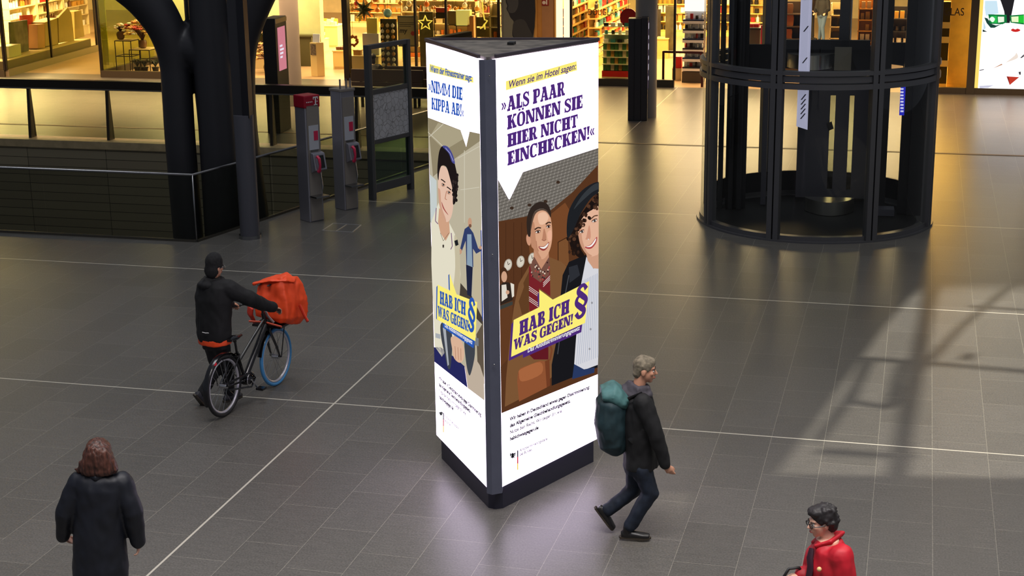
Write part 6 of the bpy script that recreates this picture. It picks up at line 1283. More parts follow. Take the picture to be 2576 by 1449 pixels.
def shoe(m, ankle, d, up, L=0.28, w=0.05):
    """ankle = ankle joint about 9 cm above the sole, d = toe direction, up = sole normal"""
    d, up = d.normalized(), up.normalized(); sd = d.cross(up); h = ankle-up*0.085; P = lambda a, b: h+d*a+up*b
    m.tube([P(-0.075, 0.035), P(-0.03, 0.04), P(0.06, 0.036), P(0.13, 0.030), P(0.185, 0.026)], [(0.030, 0.033), (0.042, 0.040), (0.046, 0.036), (0.050, 0.030), (0.036, 0.024)], 12, side=sd)
    m.tube([P(-0.02, 0.05), P(-0.012, 0.12)], [0.042, 0.044], 12)
def sole(m, ankle, d, up):
    d, up = d.normalized(), up.normalized(); sd = d.cross(up); h = ankle-up*0.085
    out = [(-0.085, 0.026), (-0.095, 0), (-0.085, -0.026), (0.0, -0.034), (0.12, -0.044), (0.18, -0.032), (0.20, 0), (0.18, 0.032), (0.12, 0.044), (0.0, 0.034)]
    m.prism([h+d*a+sd*b for a, b in out], up*0.018)
def frame_from(f, tilt=None):
    f = Vector(f).normalized(); u = (tilt or Vector((0, 0, 1))); u = (u-f*u.dot(f)).normalized(); return f, u, f.cross(u)
VW = Vector((CF.x, CF.y, 0)).normalized(); RT = Vector((CR.x, CR.y, 0)).normalized()      # away / right in the photograph
def person(name, label, base): return thing(name, label, 'person', base)
# ---- man with teal backpack, striding to the right
an = fl(1590, 1348); G = facing(an)
t = person('person', 'man in black jacket and jeans with a teal backpack striding past the advertising pillar', an)
f = (RT*1.0+VW*-0.12).normalized(); side = Vector((-f.y, f.x, 0))       # own left, away from us
hd = G(1622, 930); hip = G(1606, 1166); chest = G(1608, 1040); nk = G(1606, 985)
hf, hu, hr = frame_from(f+Vector((0, 0, -0.12)))
m = MB(); head_prims(m, hd, hf, hu, hr, 0.98)
m.tube([hd-hu*0.05-hf*0.02, nk-hf*0.01, chest], [0.055, 0.060, 0.08], 12)
m.tube([nk, chest, G(1606, 1100), hip], [(0.10, 0.09), (0.16, 0.11), (0.15, 0.11), (0.15, 0.12)], 16, side=side)
Rs, Re, Rw = G(1617, 1012, -0.19), G(1652, 1098, -0.24), G(1672, 1168, -0.22)
Ls, Le, Lw = G(1600, 1010, 0.19), G(1572, 1090, 0.24), G(1585, 1150, 0.24)
for a, b, c in ((Rs, Re, Rw), (Ls, Le, Lw)): limb(m, [a, b, c], [0.05, 0.042, 0.030])
hand_prims(m, Rw, G(1690, 1192, -0.22)-Rw, -VW+f*0.3, f, 0.95, 0.6); hand_prims(m, Lw, Vector((0.1, 0, -1)), VW, f, 0.95, 0.5)
Rh, Rk, Ra = G(1612, 1172, -0.09), G(1636, 1240, -0.10), G(1583, 1325, -0.09)
Lh, Lk, La = G(1604, 1172, 0.09), G(1594, 1232, 0.08), G(1528, 1283, 0.07)
for a, b, c in ((Rh, Rk, Ra), (Lh, Lk, La)): limb(m, [a, b, c], [0.075, 0.052, 0.038])
body = blob(m, 'body', SKIN, t, voxel=0.0075, smooth=3)
face_parts(t, hd, hf, hu, hr, 0.98)
m = MB(); Rm = Matrix((hr, hf, hu)).transposed(); m.ell(hd-hf*0.018+hu*0.042, (0.083, 0.097, 0.092), Rm, 18, 14); m.ell(hd-hf*0.058-hu*0.02, (0.07, 0.05, 0.07), Rm); m.ell(hd+hf*0.02+hu*0.075, (0.066, 0.07, 0.05), Rm)
blob(m, 'hair', M('hair_grey', (126, 116, 98), 0.8, var=0.45, scale=30), t, voxel=0.008, smooth=3, wrinkle=0.006, wscale=40, seed=2)
JK = M('black_jacket', (15, 15, 18), 0.75, var=0.15, scale=12); JEAN = M('dark_jeans', (20, 30, 46), 0.75, var=0.3, scale=14)
m = MB(); m.tube([G(1608, 990), G(1608, 1010), chest, G(1612, 1095), G(1612, 1140), G(1612, 1172)], [(0.12, 0.10), (0.20, 0.13), (0.22, 0.155), (0.21, 0.16), (0.20, 0.16), (0.20, 0.165)], 20, side=side)
for a, b, c in ((Rs, Re, Rw), (Ls, Le, Lw)): limb(m, [a, b, c+(c-b).normalized()*-0.005], [0.088, 0.074, 0.052])
jk = blob(m, 'jacket', JK, t, voxel=0.011, smooth=5, wrinkle=0.013, wscale=9, seed=1)
m = MB(); m.tube([nk+side*0.05-f*0.10+U*0.03, nk-f*0.13-U*0.02, nk-side*0.05-f*0.10+U*0.03], [0.05, 0.06, 0.05], 12); m.tube([nk+f*0.09+U*-0.02, nk-side*0.10, nk-f*0.10+U*0.04, nk+side*0.10, nk+f*0.09+U*-0.02], 0.045, 12); m.ell(nk-U*0.02, (0.125, 0.125, 0.06)); m.tube([nk+f*0.085+U*0.03, nk-side*0.09+U*0.045, nk-f*0.09+U*0.075, nk+side*0.09+U*0.045, nk+f*0.085+U*0.03], 0.038, 12)
blob(m, 'hood', M('hood_grey', (74, 70, 78), 0.8, var=0.2, scale=14), jk, voxel=0.011, smooth=4, wrinkle=0.01, wscale=14, seed=4)
m = MB(); m.tube([G(1608, 1140), hip, G(1608, 1182)], [(0.15, 0.135), (0.165, 0.14), (0.16, 0.13)], 16, side=side)
for a, b, c in ((Rh, Rk, Ra), (Lh, Lk, La)): limb(m, [a, b, c+(b-c).normalized()*0.01], [0.108, 0.078, 0.062])
blob(m, 'trousers', JEAN, t, voxel=0.011, smooth=5, wrinkle=0.010, wscale=11, seed=3)
SHOE = M('black_shoe', (24, 22, 22), 0.4); SOLEM = M('shoe_sole', (56, 48, 38), 0.6)
ra = Vector((Ra.x, Ra.y, 0.105)); fd = f
m = MB(); shoe(m, ra, fd, U); s_ = blob(m, 'shoe', SHOE, t, voxel=0.008, smooth=3); m = MB(); sole(m, ra, fd, U); m.build('sole', SOLEM, s_)
ld = (G(1545, 1326, 0.07)-G(1512, 1284, 0.07)).normalized(); lu = ld.cross(side); lu = lu if lu.dot(f) > 0 else -lu
m = MB(); shoe(m, La, ld, lu); s_ = blob(m, 'shoe', SHOE, t, voxel=0.008, smooth=3); m = MB(); sole(m, La, ld, lu); m.build('sole', SOLEM, s_)
# backpack: rests on him, a thing of its own
TEAL = M('teal_fabric', (70, 112, 112), 0.65, var=0.25, scale=10); DTEAL = M('dark_teal_fabric', (26, 50, 56), 0.65, var=0.25, scale=10)
bc = G(1540, 1050); t2 = thing('backpack', 'bulky dark teal backpack with paler teal top worn by the striding man', 'backpack', bc)
m = MB(); m.tube([G(1548, 988), G(1540, 1010), G(1536, 1060), G(1546, 1110), G(1560, 1134)], [(0.12, 0.10), (0.17, 0.15), (0.19, 0.16), (0.17, 0.14), (0.10, 0.08)], 18, side=side); blob(m, 'bag_body', DTEAL, t2, voxel=0.011, smooth=4, wrinkle=0.014, wscale=9, seed=6)
m = MB(); m.tube([G(1512, 990), G(1540, 985), G(1572, 1004), G(1580, 1020)], [(0.14, 0.07), (0.18, 0.10), (0.17, 0.075), (0.10, 0.04)], 16, side=side); blob(m, 'top_flap', TEAL, t2, voxel=0.011, smooth=4, wrinkle=0.014, wscale=10, seed=7)
for d_ in (-0.16, 0.16):
    m = MB(); m.tube([G(1580, 1004, d_), G(1612, 990, d_), G(1632, 1022, d_*1.15), G(1620, 1075, d_*1.25), G(1585, 1110, d_*1.1)], [(0.012, 0.03)]*5, 8); m.build('shoulder_strap', BLK, t2, smooth='auto')
m = MB(); m.ell(G(1546, 1128, -0.05), (0.06, 0.05, 0.035)); m.build('white_tag', WHT, t2, smooth=True)
# ---- woman seen from behind, long dark coat
an = fl(255, 1556); G = facing(an)
t = person('person', 'woman with red-brown hair in a long navy coat, seen from behind, lower left', an)
f = (VW*0.97-RT*0.24).normalized(); side = Vector((-f.y, f.x, 0))
hd = G(247, 1142); hf, hu, hr = frame_from(f); sh = 1.0
nk = G(250, 1192); chest = G(252, 1240); hip = G(250, 1350)
m = MB(); head_prims(m, hd, hf, hu, hr, 0.95); m.tube([hd-hu*0.05, nk, chest], [0.05, 0.055, 0.08], 12)
m.tube([nk, chest, G(250, 1300), hip], [(0.10, 0.08), (0.15, 0.10), (0.14, 0.10), (0.17, 0.13)], 16, side=side)
Ls, Le, Lw = G(196, 1216), G(166, 1290, -0.02), G(157, 1350, 0.05); Rs, Re, Rw = G(306, 1214), G(334, 1290, -0.03), G(347, 1362, 0.03)
for a, b, c in ((Ls, Le, Lw), (Rs, Re, Rw)): limb(m, [a, b, c], [0.045, 0.038, 0.028])
hand_prims(m, Lw, G(178, 1362, 0.10)-Lw, -RT, VW, 0.9, 0.7); hand_prims(m, Rw, Vector((0, 0, -1)), RT, VW, 0.9, 0.6)
LA, RA = Vector((an.x, an.y, 0))-RT*0.10+U*0.09+VW*0.06, Vector((an.x, an.y, 0))+RT*0.10+U*0.09-VW*0.08
for k, A_ in ((-1, LA), (1, RA)): limb(m, [hip+RT*0.09*k, hip*0.45+A_*0.55+RT*0.04*k, A_], [0.085, 0.055, 0.038])
blob(m, 'body', SKIN2, t, voxel=0.0085, smooth=3); face_parts(t, hd, hf, hu, hr, 0.95)
HAIRR = M('hair_auburn', (74, 42, 32), 0.45, var=0.8, scale=9, stretch=(5, 5, 0.5), bump=0.5)
m = MB(); m.ell(G(246, 1132), (0.10, 0.115, 0.10)); m.tube([G(246, 1120, -0.02), G(246, 1140, -0.03), G(248, 1162, -0.04), G(250, 1184, -0.05), G(251, 1192, -0.05)], [(0.085, 0.09), (0.118, 0.105), (0.140, 0.10), (0.155, 0.085), (0.135, 0.07)], 20, side=RT)
m.tube([G(212, 1165, -0.02), G(197, 1186, 0.0), G(188, 1178, 0.01)], [0.04, 0.025, 0.008], 8)
blob(m, 'hair', HAIRR, t, voxel=0.009, smooth=3, wrinkle=0.010, wscale=24, seed=5)
NAV = M('navy_coat', (10, 14, 26), 0.55, var=0.2, scale=9)
m = MB(); m.tube([G(251, 1186), G(251, 1200), G(252, 1222), G(250, 1290), G(250, 1350), G(252, 1420), G(254, 1452)], [(0.12, 0.10), (0.20, 0.13), (0.225, 0.155), (0.205, 0.16), (0.215, 0.17), (0.23, 0.185), (0.225, 0.18)], 24, side=RT)
for a, b, c in ((Ls, Le, Lw), (Rs, Re, Rw)): limb(m, [a, b, c-(c-b).normalized()*0.01], [0.095, 0.084, 0.066])
ct = blob(m, 'coat', NAV, t, voxel=0.012, smooth=5, wrinkle=0.012, wscale=8, seed=8)
m = MB(); m.tube([nk+RT*0.10-U*0.0-VW*0.02, nk-VW*0.10+U*0.01, nk-RT*0.10-VW*0.02], [0.035, 0.04, 0.035], 10); blob(m, 'collar', NAV, ct, voxel=0.01, smooth=3)
m = MB()
for k, A_ in ((-1, LA), (1, RA)): limb(m, [hip+RT*0.08*k-U*0.15, hip*0.45+A_*0.55+RT*0.04*k, A_+U*0.02], [0.10, 0.075, 0.06])
blob(m, 'trousers', M('black_trousers', (20, 20, 24), 0.7), t, voxel=0.012, smooth=4)
for A_ in (LA, RA):
    m = MB(); shoe(m, A_, f, U); s_ = blob(m, 'shoe', SHOE, t, voxel=0.009, smooth=3); m = MB(); sole(m, A_, f, U); m.build('sole', SOLEM, s_)
# ---- woman in red jacket, looking left, cut by the lower edge
an = fl(2072, 1742); G = facing(an)
t = person('person', 'woman with short dark hair and glasses in a bright red jacket at the lower right', an)
f = (-RT*0.97-VW*0.22).normalized(); side = Vector((-f.y, f.x, 0))
hd = G(2066, 1312); hf, hu, hr = frame_from(f+Vector((0, 0, -0.18)))
nk = G(2082, 1352); chest = G(2084, 1412); hip = G(2084, 1530)
m = MB(); head_prims(m, hd, hf, hu, hr, 0.92); m.tube([hd-hu*0.05-hf*0.02, nk, chest], [0.05, 0.054, 0.08], 12)
m.tube([nk, chest, G(2084, 1470), hip], [(0.10, 0.08), (0.15, 0.10), (0.14, 0.10), (0.16, 0.13)], 16, side=VW)
Ls, Le, Lw = G(2116, 1400, -0.16), G(2126, 1480, -0.20), G(2080, 1510, -0.24); Rs, Re, Rw = G(2060, 1395, 0.16), G(2040, 1450, 0.16), G(2016, 1446, 0.10)
for a, b, c in ((Ls, Le, Lw), (Rs, Re, Rw)): limb(m, [a, b, c], [0.045, 0.038, 0.028])
hand_prims(m, Lw, f, U, VW, 0.9, 0.8); hand_prims(m, Rw, f, U, -VW, 0.9, 0.8)
LA, RA = Vector((an.x, an.y, 0))+U*0.09+f*0.20-VW*0.08, Vector((an.x, an.y, 0))+U*0.09-f*0.20+VW*0.08
for k, A_ in ((-1, LA), (1, RA)): limb(m, [hip+VW*0.09*k, (hip+A_)/2+f*0.06, A_], [0.085, 0.055, 0.038])
blob(m, 'body', SKIN2, t, voxel=0.008, smooth=3); face_parts(t, hd, hf, hu, hr, 0.92)
Rm = Matrix((hr, hf, hu)).transposed(); rnd = random.Random(4)
m = MB(); m.ell(hd-hf*0.028+hu*0.048, (0.092, 0.098, 0.088), Rm, 18, 14); m.ell(hd-hf*0.062-hu*0.015, (0.082, 0.062, 0.085), Rm); m.ell(hd+hf*0.035+hu*0.092, (0.066, 0.055, 0.036), Rm)
for k in range(46):
    v = Vector((rnd.uniform(-1, 1), rnd.uniform(-1, 0.75), rnd.uniform(-0.75, 1))); v.normalize()
    p = hd-hf*0.03+hu*0.035+hr*v.x*0.088+hf*v.y*0.098+hu*v.z*0.098
    if v.y > 0.3 and v.z < 0.5: continue
    m.ell(p, rnd.uniform(0.012, 0.022), None, 8, 6)
blob(m, 'hair', M('hair_black', (30, 26, 28), 0.6, var=0.4, scale=16), t, voxel=0.0075, smooth=2, wrinkle=0.006, wscale=35, seed=9)
PG = lambda x, y, z: hd+(hr*x+hf*y+hu*z)*0.92
m = MB()
for k in (-1, 1): m.tube([PG(0.033*k+0.026*math.cos(q)*1.0, 0.102, 0.002+0.020*math.sin(q)) for q in [i*math.pi/6 for i in range(12)]], 0.0035, 6, closed=True); m.tube([PG(0.060*k, 0.100, 0.006), PG(0.082*k, 0.06, 0.004), PG(0.084*k, -0.02, 0.0)], 0.004, 6)
m.tube([PG(-0.008, 0.103, 0.006), PG(0.008, 0.103, 0.006)], 0.0035, 6); m.build('glasses', BLK, t, smooth='auto')
REDJ = M('red_jacket', (176, 14, 34), 0.6, var=0.18, scale=8)
m = MB(); m.tube([G(2086, 1356), G(2086, 1372), chest, G(2086, 1480), G(2086, 1570)], [(0.10, 0.09), (0.19, 0.12), (0.215, 0.15), (0.22, 0.16), (0.23, 0.17)], 22, side=VW)
for a, b, c in ((Ls, Le, Lw), (Rs, Re, Rw)): limb(m, [a, b, c-(c-b).normalized()*0.01], [0.098, 0.082, 0.062])
jk = blob(m, 'jacket', REDJ, t, voxel=0.011, smooth=5, wrinkle=0.012, wscale=9, seed=11)
m = MB(); m.tube([nk+f*0.10-VW*0.03-U*0.05, nk-VW*0.085-U*0.005, nk-f*0.095+U*0.01, nk+VW*0.085-U*0.005, nk+f*0.10+VW*0.03-U*0.05], [(0.018, 0.035), (0.022, 0.045), (0.024, 0.05), (0.022, 0.045), (0.018, 0.035)], 10); blob(m, 'collar', REDJ, jk, voxel=0.009, smooth=3)
m = MB(); p = nk+f*0.125-U*0.06-VW*0.02; q = chest+f*0.150-VW*0.06; m.tube([p, p.lerp(q, 0.5)+f*0.01, q, q-U*0.14+f*0.02], [(0.014, 0.02), (0.02, 0.028), (0.02, 0.028), (0.02, 0.028)], 8); m.build('placket', M('jacket_placket_dark', (44, 12, 30), 0.6), jk, smooth='auto')
m = MB(); bp_ = G(2061, 1432, -0.2); m.ell(bp_-VW*0.0, (0.018, 0.018, 0.018), None, 12, 8); m.build('badge', M('badge_gold', (214, 176, 120), 0.4), jk, smooth=True)
m = MB()
for k, A_ in ((-1, LA), (1, RA)): limb(m, [hip+VW*0.08*k, (hip+A_)/2+f*0.06, A_+U*0.02], [0.11, 0.075, 0.06])
blob(m, 'trousers', M('black_trousers', (20, 20, 24), 0.7), t, voxel=0.012, smooth=4)
for A_ in (LA, RA):
    m = MB(); shoe(m, A_, f, U); s_ = blob(m, 'shoe', SHOE, t, voxel=0.009, smooth=3); m = MB(); sole(m, A_, f, U); m.build('sole', SOLEM, s_)
bgp = Rw+f*0.05-U*0.13; t2 = thing('handbag', 'black handbag on the arm of the woman in the red jacket', 'bag', bgp)
m = MB(); m.tube([bgp-f*0.15, bgp, bgp+f*0.15], [(0.05, 0.09), (0.065, 0.11), (0.05, 0.09)], 16, side=VW); m.build('bag_body', BLK, t2, smooth='auto'); m = MB(); m.tube([bgp-f*0.1+U*0.08, bgp-f*0.03+U*0.19, bgp+f*0.05+U*0.19, bgp+f*0.12+U*0.08], 0.012, 8); m.build('handle', BLK, t2, smooth=True)
# ------------------------------------------------------------------ bicycle, pushed by a courier
BR, BF = fl(568, 1046), fl(698, 968)
bf = (BF-BR).normalized(); WB = (BF-BR).length; bs = Vector((-bf.y, bf.x, 0))        # bs = left of the bicycle
WR = 0.355
t = thing('bicycle', 'black city bicycle with a blue front tyre pushed by the courier', 'bicycle', (BR+BF)/2)
def B(x, z, y=0.0): return BR+bf*x+U*z+bs*y
TYRE = M('tyre_black', (26, 26, 28), 0.6); TYREB = M('tyre_blue', (70, 140, 196), 0.5); RIM = M('rim_silver', (206, 204, 214), 0.3, 0.6); BIKE = M('bike_black', (16, 16, 20), 0.22, 0.2, coat=0.5); CHR = M('chrome', (200, 200, 204), 0.15, 1.0)
def wheel(x, tyre, lab=None):
    n = 48; ring = lambda r: [B(x+r*math.cos(2*math.pi*i/n), WR+r*math.sin(2*math.pi*i/n)) for i in range(n)]
    m = MB(); m.tube(ring(WR-0.022), 0.022, 10, side=None, closed=True); ty = m.build('tyre', tyre, t, smooth=True)
    if lab: ty['label'] = lab
    m = MB(); m.tube(ring(WR-0.055), [(0.016, 0.013)]*n, 8, closed=True); m.build('rim', RIM, t, smooth=True)
    m = MB(); m.tube([B(x, WR, -0.045), B(x, WR, 0.045)], 0.028, 14); m.build('hub', CHR, t, smooth='auto')
    m = MB()
    for i in range(18):
        a = 2*math.pi*i/18; a2 = a+(0.5 if i % 2 else -0.5); sd = 0.035 if (i//2) % 2 else -0.035
        m.tube([B(x+0.026*math.cos(a2), WR+0.026*math.sin(a2), sd), B(x+(WR-0.06)*math.cos(a), WR+(WR-0.06)*math.sin(a))], 0.0022, 4)
    s_ = m.build('spokes', CHR, t); s_['kind'] = 'stuff'
wheel(0, TYRE); wheel(WB, TYREB, 'blue front tyre')
BBx, BBz = 0.44, 0.30
m = MB(); m.tube([B(BBx, BBz), B(WB-0.20, 0.80)], [0.036, 0.034], 12); m.build('down_tube', BIKE, t, smooth='auto')
m = MB(); m.tube([B(BBx, BBz), B(BBx-0.13, 0.66)], 0.018, 10); m.tube([B(BBx-0.13, 0.64), B(BBx-0.155, 0.80)], 0.014, 10); m.build('seat_tube', BIKE, t, smooth='auto')
m = MB(); m.tube([B(BBx-0.09, 0.55), B(WB-0.22, 0.88)], 0.018, 10); m.build('top_tube', BIKE, t, smooth='auto')
m = MB(); m.tube([B(WB-0.18, 0.74), B(WB-0.235, 0.95)], 0.026, 12); m.build('head_tube', BIKE, t, smooth='auto')
m = MB()
for k in (-1, 1):
    m.tube([B(WB-0.175, 0.74, 0.035*k), B(WB-0.06, 0.50, 0.055*k), B(WB, WR, 0.058*k)], [0.018, 0.015, 0.011], 8)
m.tube([B(WB-0.178, 0.745, -0.05), B(WB-0.178, 0.745, 0.05)], 0.02, 8); m.build('fork', BIKE, t, smooth='auto')
m = MB()
for k in (-1, 1): m.tube([B(0, WR, 0.058*k), B(BBx, BBz, 0.045*k)], 0.011, 8); m.tube([B(0, WR, 0.058*k), B(BBx-0.12, 0.64, 0.03*k)], 0.009, 8)
m.build('rear_stays', BIKE, t, smooth='auto')
m = MB(); m.tube([B(BBx, BBz, -0.07), B(BBx, BBz, 0.07)], 0.055, 16); m.ell(B(BBx+0.03, BBz-0.005), (0.09, 0.09, 0.075)); m.build('motor', BIKE, t, smooth='auto')
m = MB(); n = 24; m.tube([B(BBx+0.085*math.cos(i*math.pi/12), BBz+0.085*math.sin(i*math.pi/12), -0.085) for i in range(24)], 0.006, 6, closed=True); m.build('chainring', CHR, t, smooth=True)
m = MB(); m.tube([B(0, WR+0.045, -0.07), B(BBx, BBz+0.085, -0.085), B(BBx+0.09, BBz+0.0, -0.085), B(BBx, BBz-0.085, -0.085), B(0, WR-0.04, -0.07)], 0.012, 6); m.build('chain_guard', BIKE, t, smooth='auto')
for k, (cx, cz) in ((-1, (0.10, -0.13)), (1, (-0.10, 0.13))):
    m = MB(); m.tube([B(BBx, BBz, 0.09*k), B(BBx+cx, BBz+cz, 0.10*k)], 0.010, 8); m.build('crank', CHR, t, smooth='auto')
    m = MB(); q = B(BBx+cx, BBz+cz, 0.15*k); m.obox(q, bf*0.045, bs*0.045, U*0.012); m.build('pedal', BIKE, t)
m = MB(); m.tube([B(BBx-0.29, 0.845), B(BBx-0.20, 0.85), B(BBx-0.10, 0.835), B(BBx-0.02, 0.83)], [(0.05, 0.02), (0.08, 0.028), (0.04, 0.022), (0.02, 0.015)], 14, side=bs); m.tube([B(BBx-0.155, 0.79), B(BBx-0.165, 0.84)], 0.02, 8); m.build('saddle', BIKE, t, smooth='auto')
m = MB()
for k in (-1, 1): m.tube([B(BBx-0.12, 0.62, 0.03*k), B(-0.10, 0.70, 0.05*k)], 0.007, 6); m.tube([B(-0.02, WR, 0.07*k), B(-0.08, 0.70, 0.06*k)], 0.006, 6)
m.tube([B(-0.10, 0.70, -0.05), B(-0.12, 0.70, 0.0), B(-0.10, 0.70, 0.05)], 0.007, 6); m.build('rear_rack', BIKE, t, smooth='auto')
def guard(x, a0, a1, w):
    m = MB(); n = 20; V = []
    for i in range(n+1):
        a = R(a0+(a1-a0)*i/n); r = WR+0.025; V += [B(x+r*math.cos(a), WR+r*math.sin(a), -w), B(x+(r+0.012)*math.cos(a), WR+(r+0.012)*math.sin(a), 0), B(x+r*math.cos(a), WR+r*math.sin(a), w)]
    F = []
    for i in range(n): F += [(3*i, 3*i+3, 3*i+4, 3*i+1), (3*i+1, 3*i+4, 3*i+5, 3*i+2)]
    m.add(V, F); return m.build('mudguard', BIKE, t, smooth=True)
guard(0, 20, 200, 0.03); guard(WB, 60, 165, 0.03)
m = MB(); m.ell(B(-0.16, 0.66), (0.025, 0.035, 0.025)); m.build('rear_light', M('light_red', (190, 20, 40), 0.3, emit=0.3), t, smooth=True)
hb = B(WB-0.24, 0.99)
m = MB(); m.tube([hb-U*0.06, hb+U*0.02], 0.016, 10); m.tube([hb+bs*0.31-bf*0.14+U*0.06, hb+bs*0.22-bf*0.03+U*0.06, hb+bs*0.08+U*0.02, hb-bs*0.08+U*0.02, hb-bs*0.22-bf*0.03+U*0.06, hb-bs*0.31-bf*0.14+U*0.06], 0.012, 10); m.build('handlebar', BIKE, t, smooth='auto')
for k in (-1, 1): m = MB(); m.tube([hb+bs*0.32*k-bf*0.16+U*0.06, hb+bs*0.25*k-bf*0.07+U*0.06], 0.018, 10); m.build('grip', BLK, t, smooth='auto')
m = MB()
for x in (-0.02, 0.30):
    for k in (-1, 1): m.tube([B(WB-0.16+x, 0.785, 0.17*k), B(WB-0.14+x, 0.785, -0.17*k if x > 0.2 else 0.17*k)], 0.009, 6)
m.obox(B(WB+0.02, 0.775), bf*0.20, bs*0.19, U*0.012); m.tube([B(WB-0.16, 0.77, 0), B(WB-0.20, 0.84, 0)], 0.02, 8)
for k in (-1, 1): m.tube([B(WB, WR, 0.075*k), B(WB+0.04, 0.775, 0.12*k)], 0.007, 6)
m.build('front_carrier', BIKE, t, smooth='auto')
# orange courier bag on the front carrier
ORG = M('bright_orange_fabric', (250, 78, 30), 0.55, var=0.14, scale=7); ORD2 = M('orange_shadow_fabric', (214, 60, 40), 0.55, var=0.14, scale=7); GRY = M('reflective_grey', (170, 160, 160), 0.4)
bc = B(WB+0.03, 0.790); t2 = thing('delivery_bag', 'bright orange delivery bag lying on the front carrier of the bicycle', 'bag', bc)
bu = (U*1.0+bf*0.10).normalized()
P = lambda x, y, z: bc+bf*x-bs*y+bu*z           # y to the right
m = MB(); m.tube([P(0.0, 0.07, 0.005), P(0.01, 0.08, 0.06), P(0.01, 0.07, 0.24), P(0.02, 0.05, 0.42), P(0.03, 0.03, 0.50)], [(0.25, 0.20), (0.32, 0.24), (0.33, 0.25), (0.29, 0.22), (0.25, 0.18)], 4, side=(bf-bs).normalized()); blob(m, 'bag_body', ORG, t2, voxel=0.012, smooth=6, wrinkle=0.020, wscale=8, seed=12)
m = MB(); m.tube([P(-0.16, -0.21, 0.46), P(-0.06, -0.02, 0.51), P(0.02, 0.14, 0.53), P(0.08, 0.22, 0.48)], [(0.04, 0.02), (0.15, 0.02), (0.17, 0.025), (0.06, 0.02)], 12, side=bf); blob(m, 'top_flap', ORG, t2, voxel=0.011, smooth=4, wrinkle=0.012, wscale=10, seed=13)
for x in (-0.16, -0.11): m = MB(); m.ell(P(-0.19, -0.10+(x+0.16)*2.6, 0.475), (0.018, 0.055, 0.010)); m.build('vent_hole', BLK, t2, smooth=True)
m = MB(); m.tube([P(-0.215, -0.02, 0.20), P(-0.225, 0.03, 0.12), P(-0.205, 0.10, 0.04)], [(0.012, 0.03)]*3, 8); m.build('reflective_strap', GRY, t2, smooth='auto')
m = MB(); m.tube([P(-0.22, -0.22, 0.03), P(-0.235, 0.0, 0.045), P(-0.20, 0.20, 0.0)], [(0.010, 0.018)]*3, 8); m.build('strap', M('strap_pink_orange', (250, 110, 84), 0.6), t2, smooth='auto')
m = MB(); m.tube([P(0.05, 0.30, 0.20), P(0.04, 0.36, 0.10), P(0.03, 0.42, 0.02)], [(0.016, 0.03)]*3, 8); m.build('side_strap', ORD2, t2, smooth='auto')
m = MB(); m.tube([P(-0.10, -0.27, 0.18), P(-0.08, -0.30, 0.08), P(-0.02, -0.26, -0.06)], [(0.03, 0.08), (0.03, 0.09), (0.02, 0.05)], 10); blob(m, 'side_pocket', ORD2, t2, voxel=0.011, smooth=4, wrinkle=0.01, seed=15)
# ---- courier in black hooded jacket
an = fl(535, 1026); G = facing(an)
t = person('person', 'courier in black hood and jacket with an orange hem, pushing the bicycle away from us', an)
f = (VW*0.80+RT*0.60).normalized(); side = Vector((-f.y, f.x, 0))
hd = G(540, 672); hf, hu, hr = frame_from((VW*0.78+RT*0.62)+Vector((0, 0, -0.15)))
nk = G(534, 706); chest = G(540, 748); hip = G(540, 850)
m = MB(); head_prims(m, hd, hf, hu, hr, 0.98); m.tube([hd-hu*0.05, nk, chest], [0.055, 0.06, 0.08], 12)
m.tube([nk, chest, G(540, 800), hip], [(0.10, 0.09), (0.16, 0.11), (0.15, 0.11), (0.15, 0.12)], 16, side=side)
gr, gl2 = hb-bs*0.29-bf*0.12+U*0.085, hb+bs*0.29-bf*0.12+U*0.085
Rs, Ls = G(572, 725, -0.06), G(516, 730, 0.14)
Rw, Lw = gr-bf*0.10+U*0.03, gl2-bf*0.09+U*0.03
Re = G(628, 752, -0.02); Le = (Ls+Lw)/2-U*0.10-RT*0.02
for a, b, c in ((Rs, Re, Rw), (Ls, Le, Lw)): limb(m, [a, b, c], [0.05, 0.042, 0.030])
hand_prims(m, Rw, gr-Rw, U, -bs*-1, 0.95, 1.0); hand_prims(m, Lw, gl2-Lw, U, -bs, 0.95, 1.0)
Lh, Lk, La = G(532, 860, 0.08), G(546, 925, 0.16), G(514, 990, 0.0)
Rh, Rk, Ra = G(552, 860, -0.02), G(574, 935, 0.10), G(566, 1003, 0.35)
La = Vector((fl(510, 1020).x, fl(510, 1020).y, 0.14)); Ra = Vector((an.x, an.y, 0))+f*0.28+side*0.02+U*0.09
Rk = (Rh+Ra)/2+f*0.05
for a, b, c in ((Rh, Rk, Ra), (Lh, Lk, La)): limb(m, [a, b, c], [0.075, 0.052, 0.038])
blob(m, 'body', SKIN, t, voxel=0.008, smooth=3); face_parts(t, hd, hf, hu, hr, 0.98)
BLKJ = M('black_hoodie', (11, 11, 15), 0.8, var=0.2, scale=10)
m = MB(); Rm = Matrix((hr, hf, hu)).transposed(); m.ell(hd-hf*0.015+hu*0.06, (0.092, 0.106, 0.112), Rm, 18, 14); m.ell(hd-hf*0.045-hu*0.03, (0.088, 0.075, 0.10), Rm); m.ell(hd-hf*0.01+hu*0.02, (0.094, 0.108, 0.03), Rm)
blob(m, 'beanie', M('black_knit', (20, 20, 22), 0.9, var=0.3, scale=30), t, voxel=0.009, smooth=3, wrinkle=0.004, wscale=30, seed=16)
PG = lambda x, y, z: hd+(hr*x+hf*y+hu*z)*0.98
m = MB()
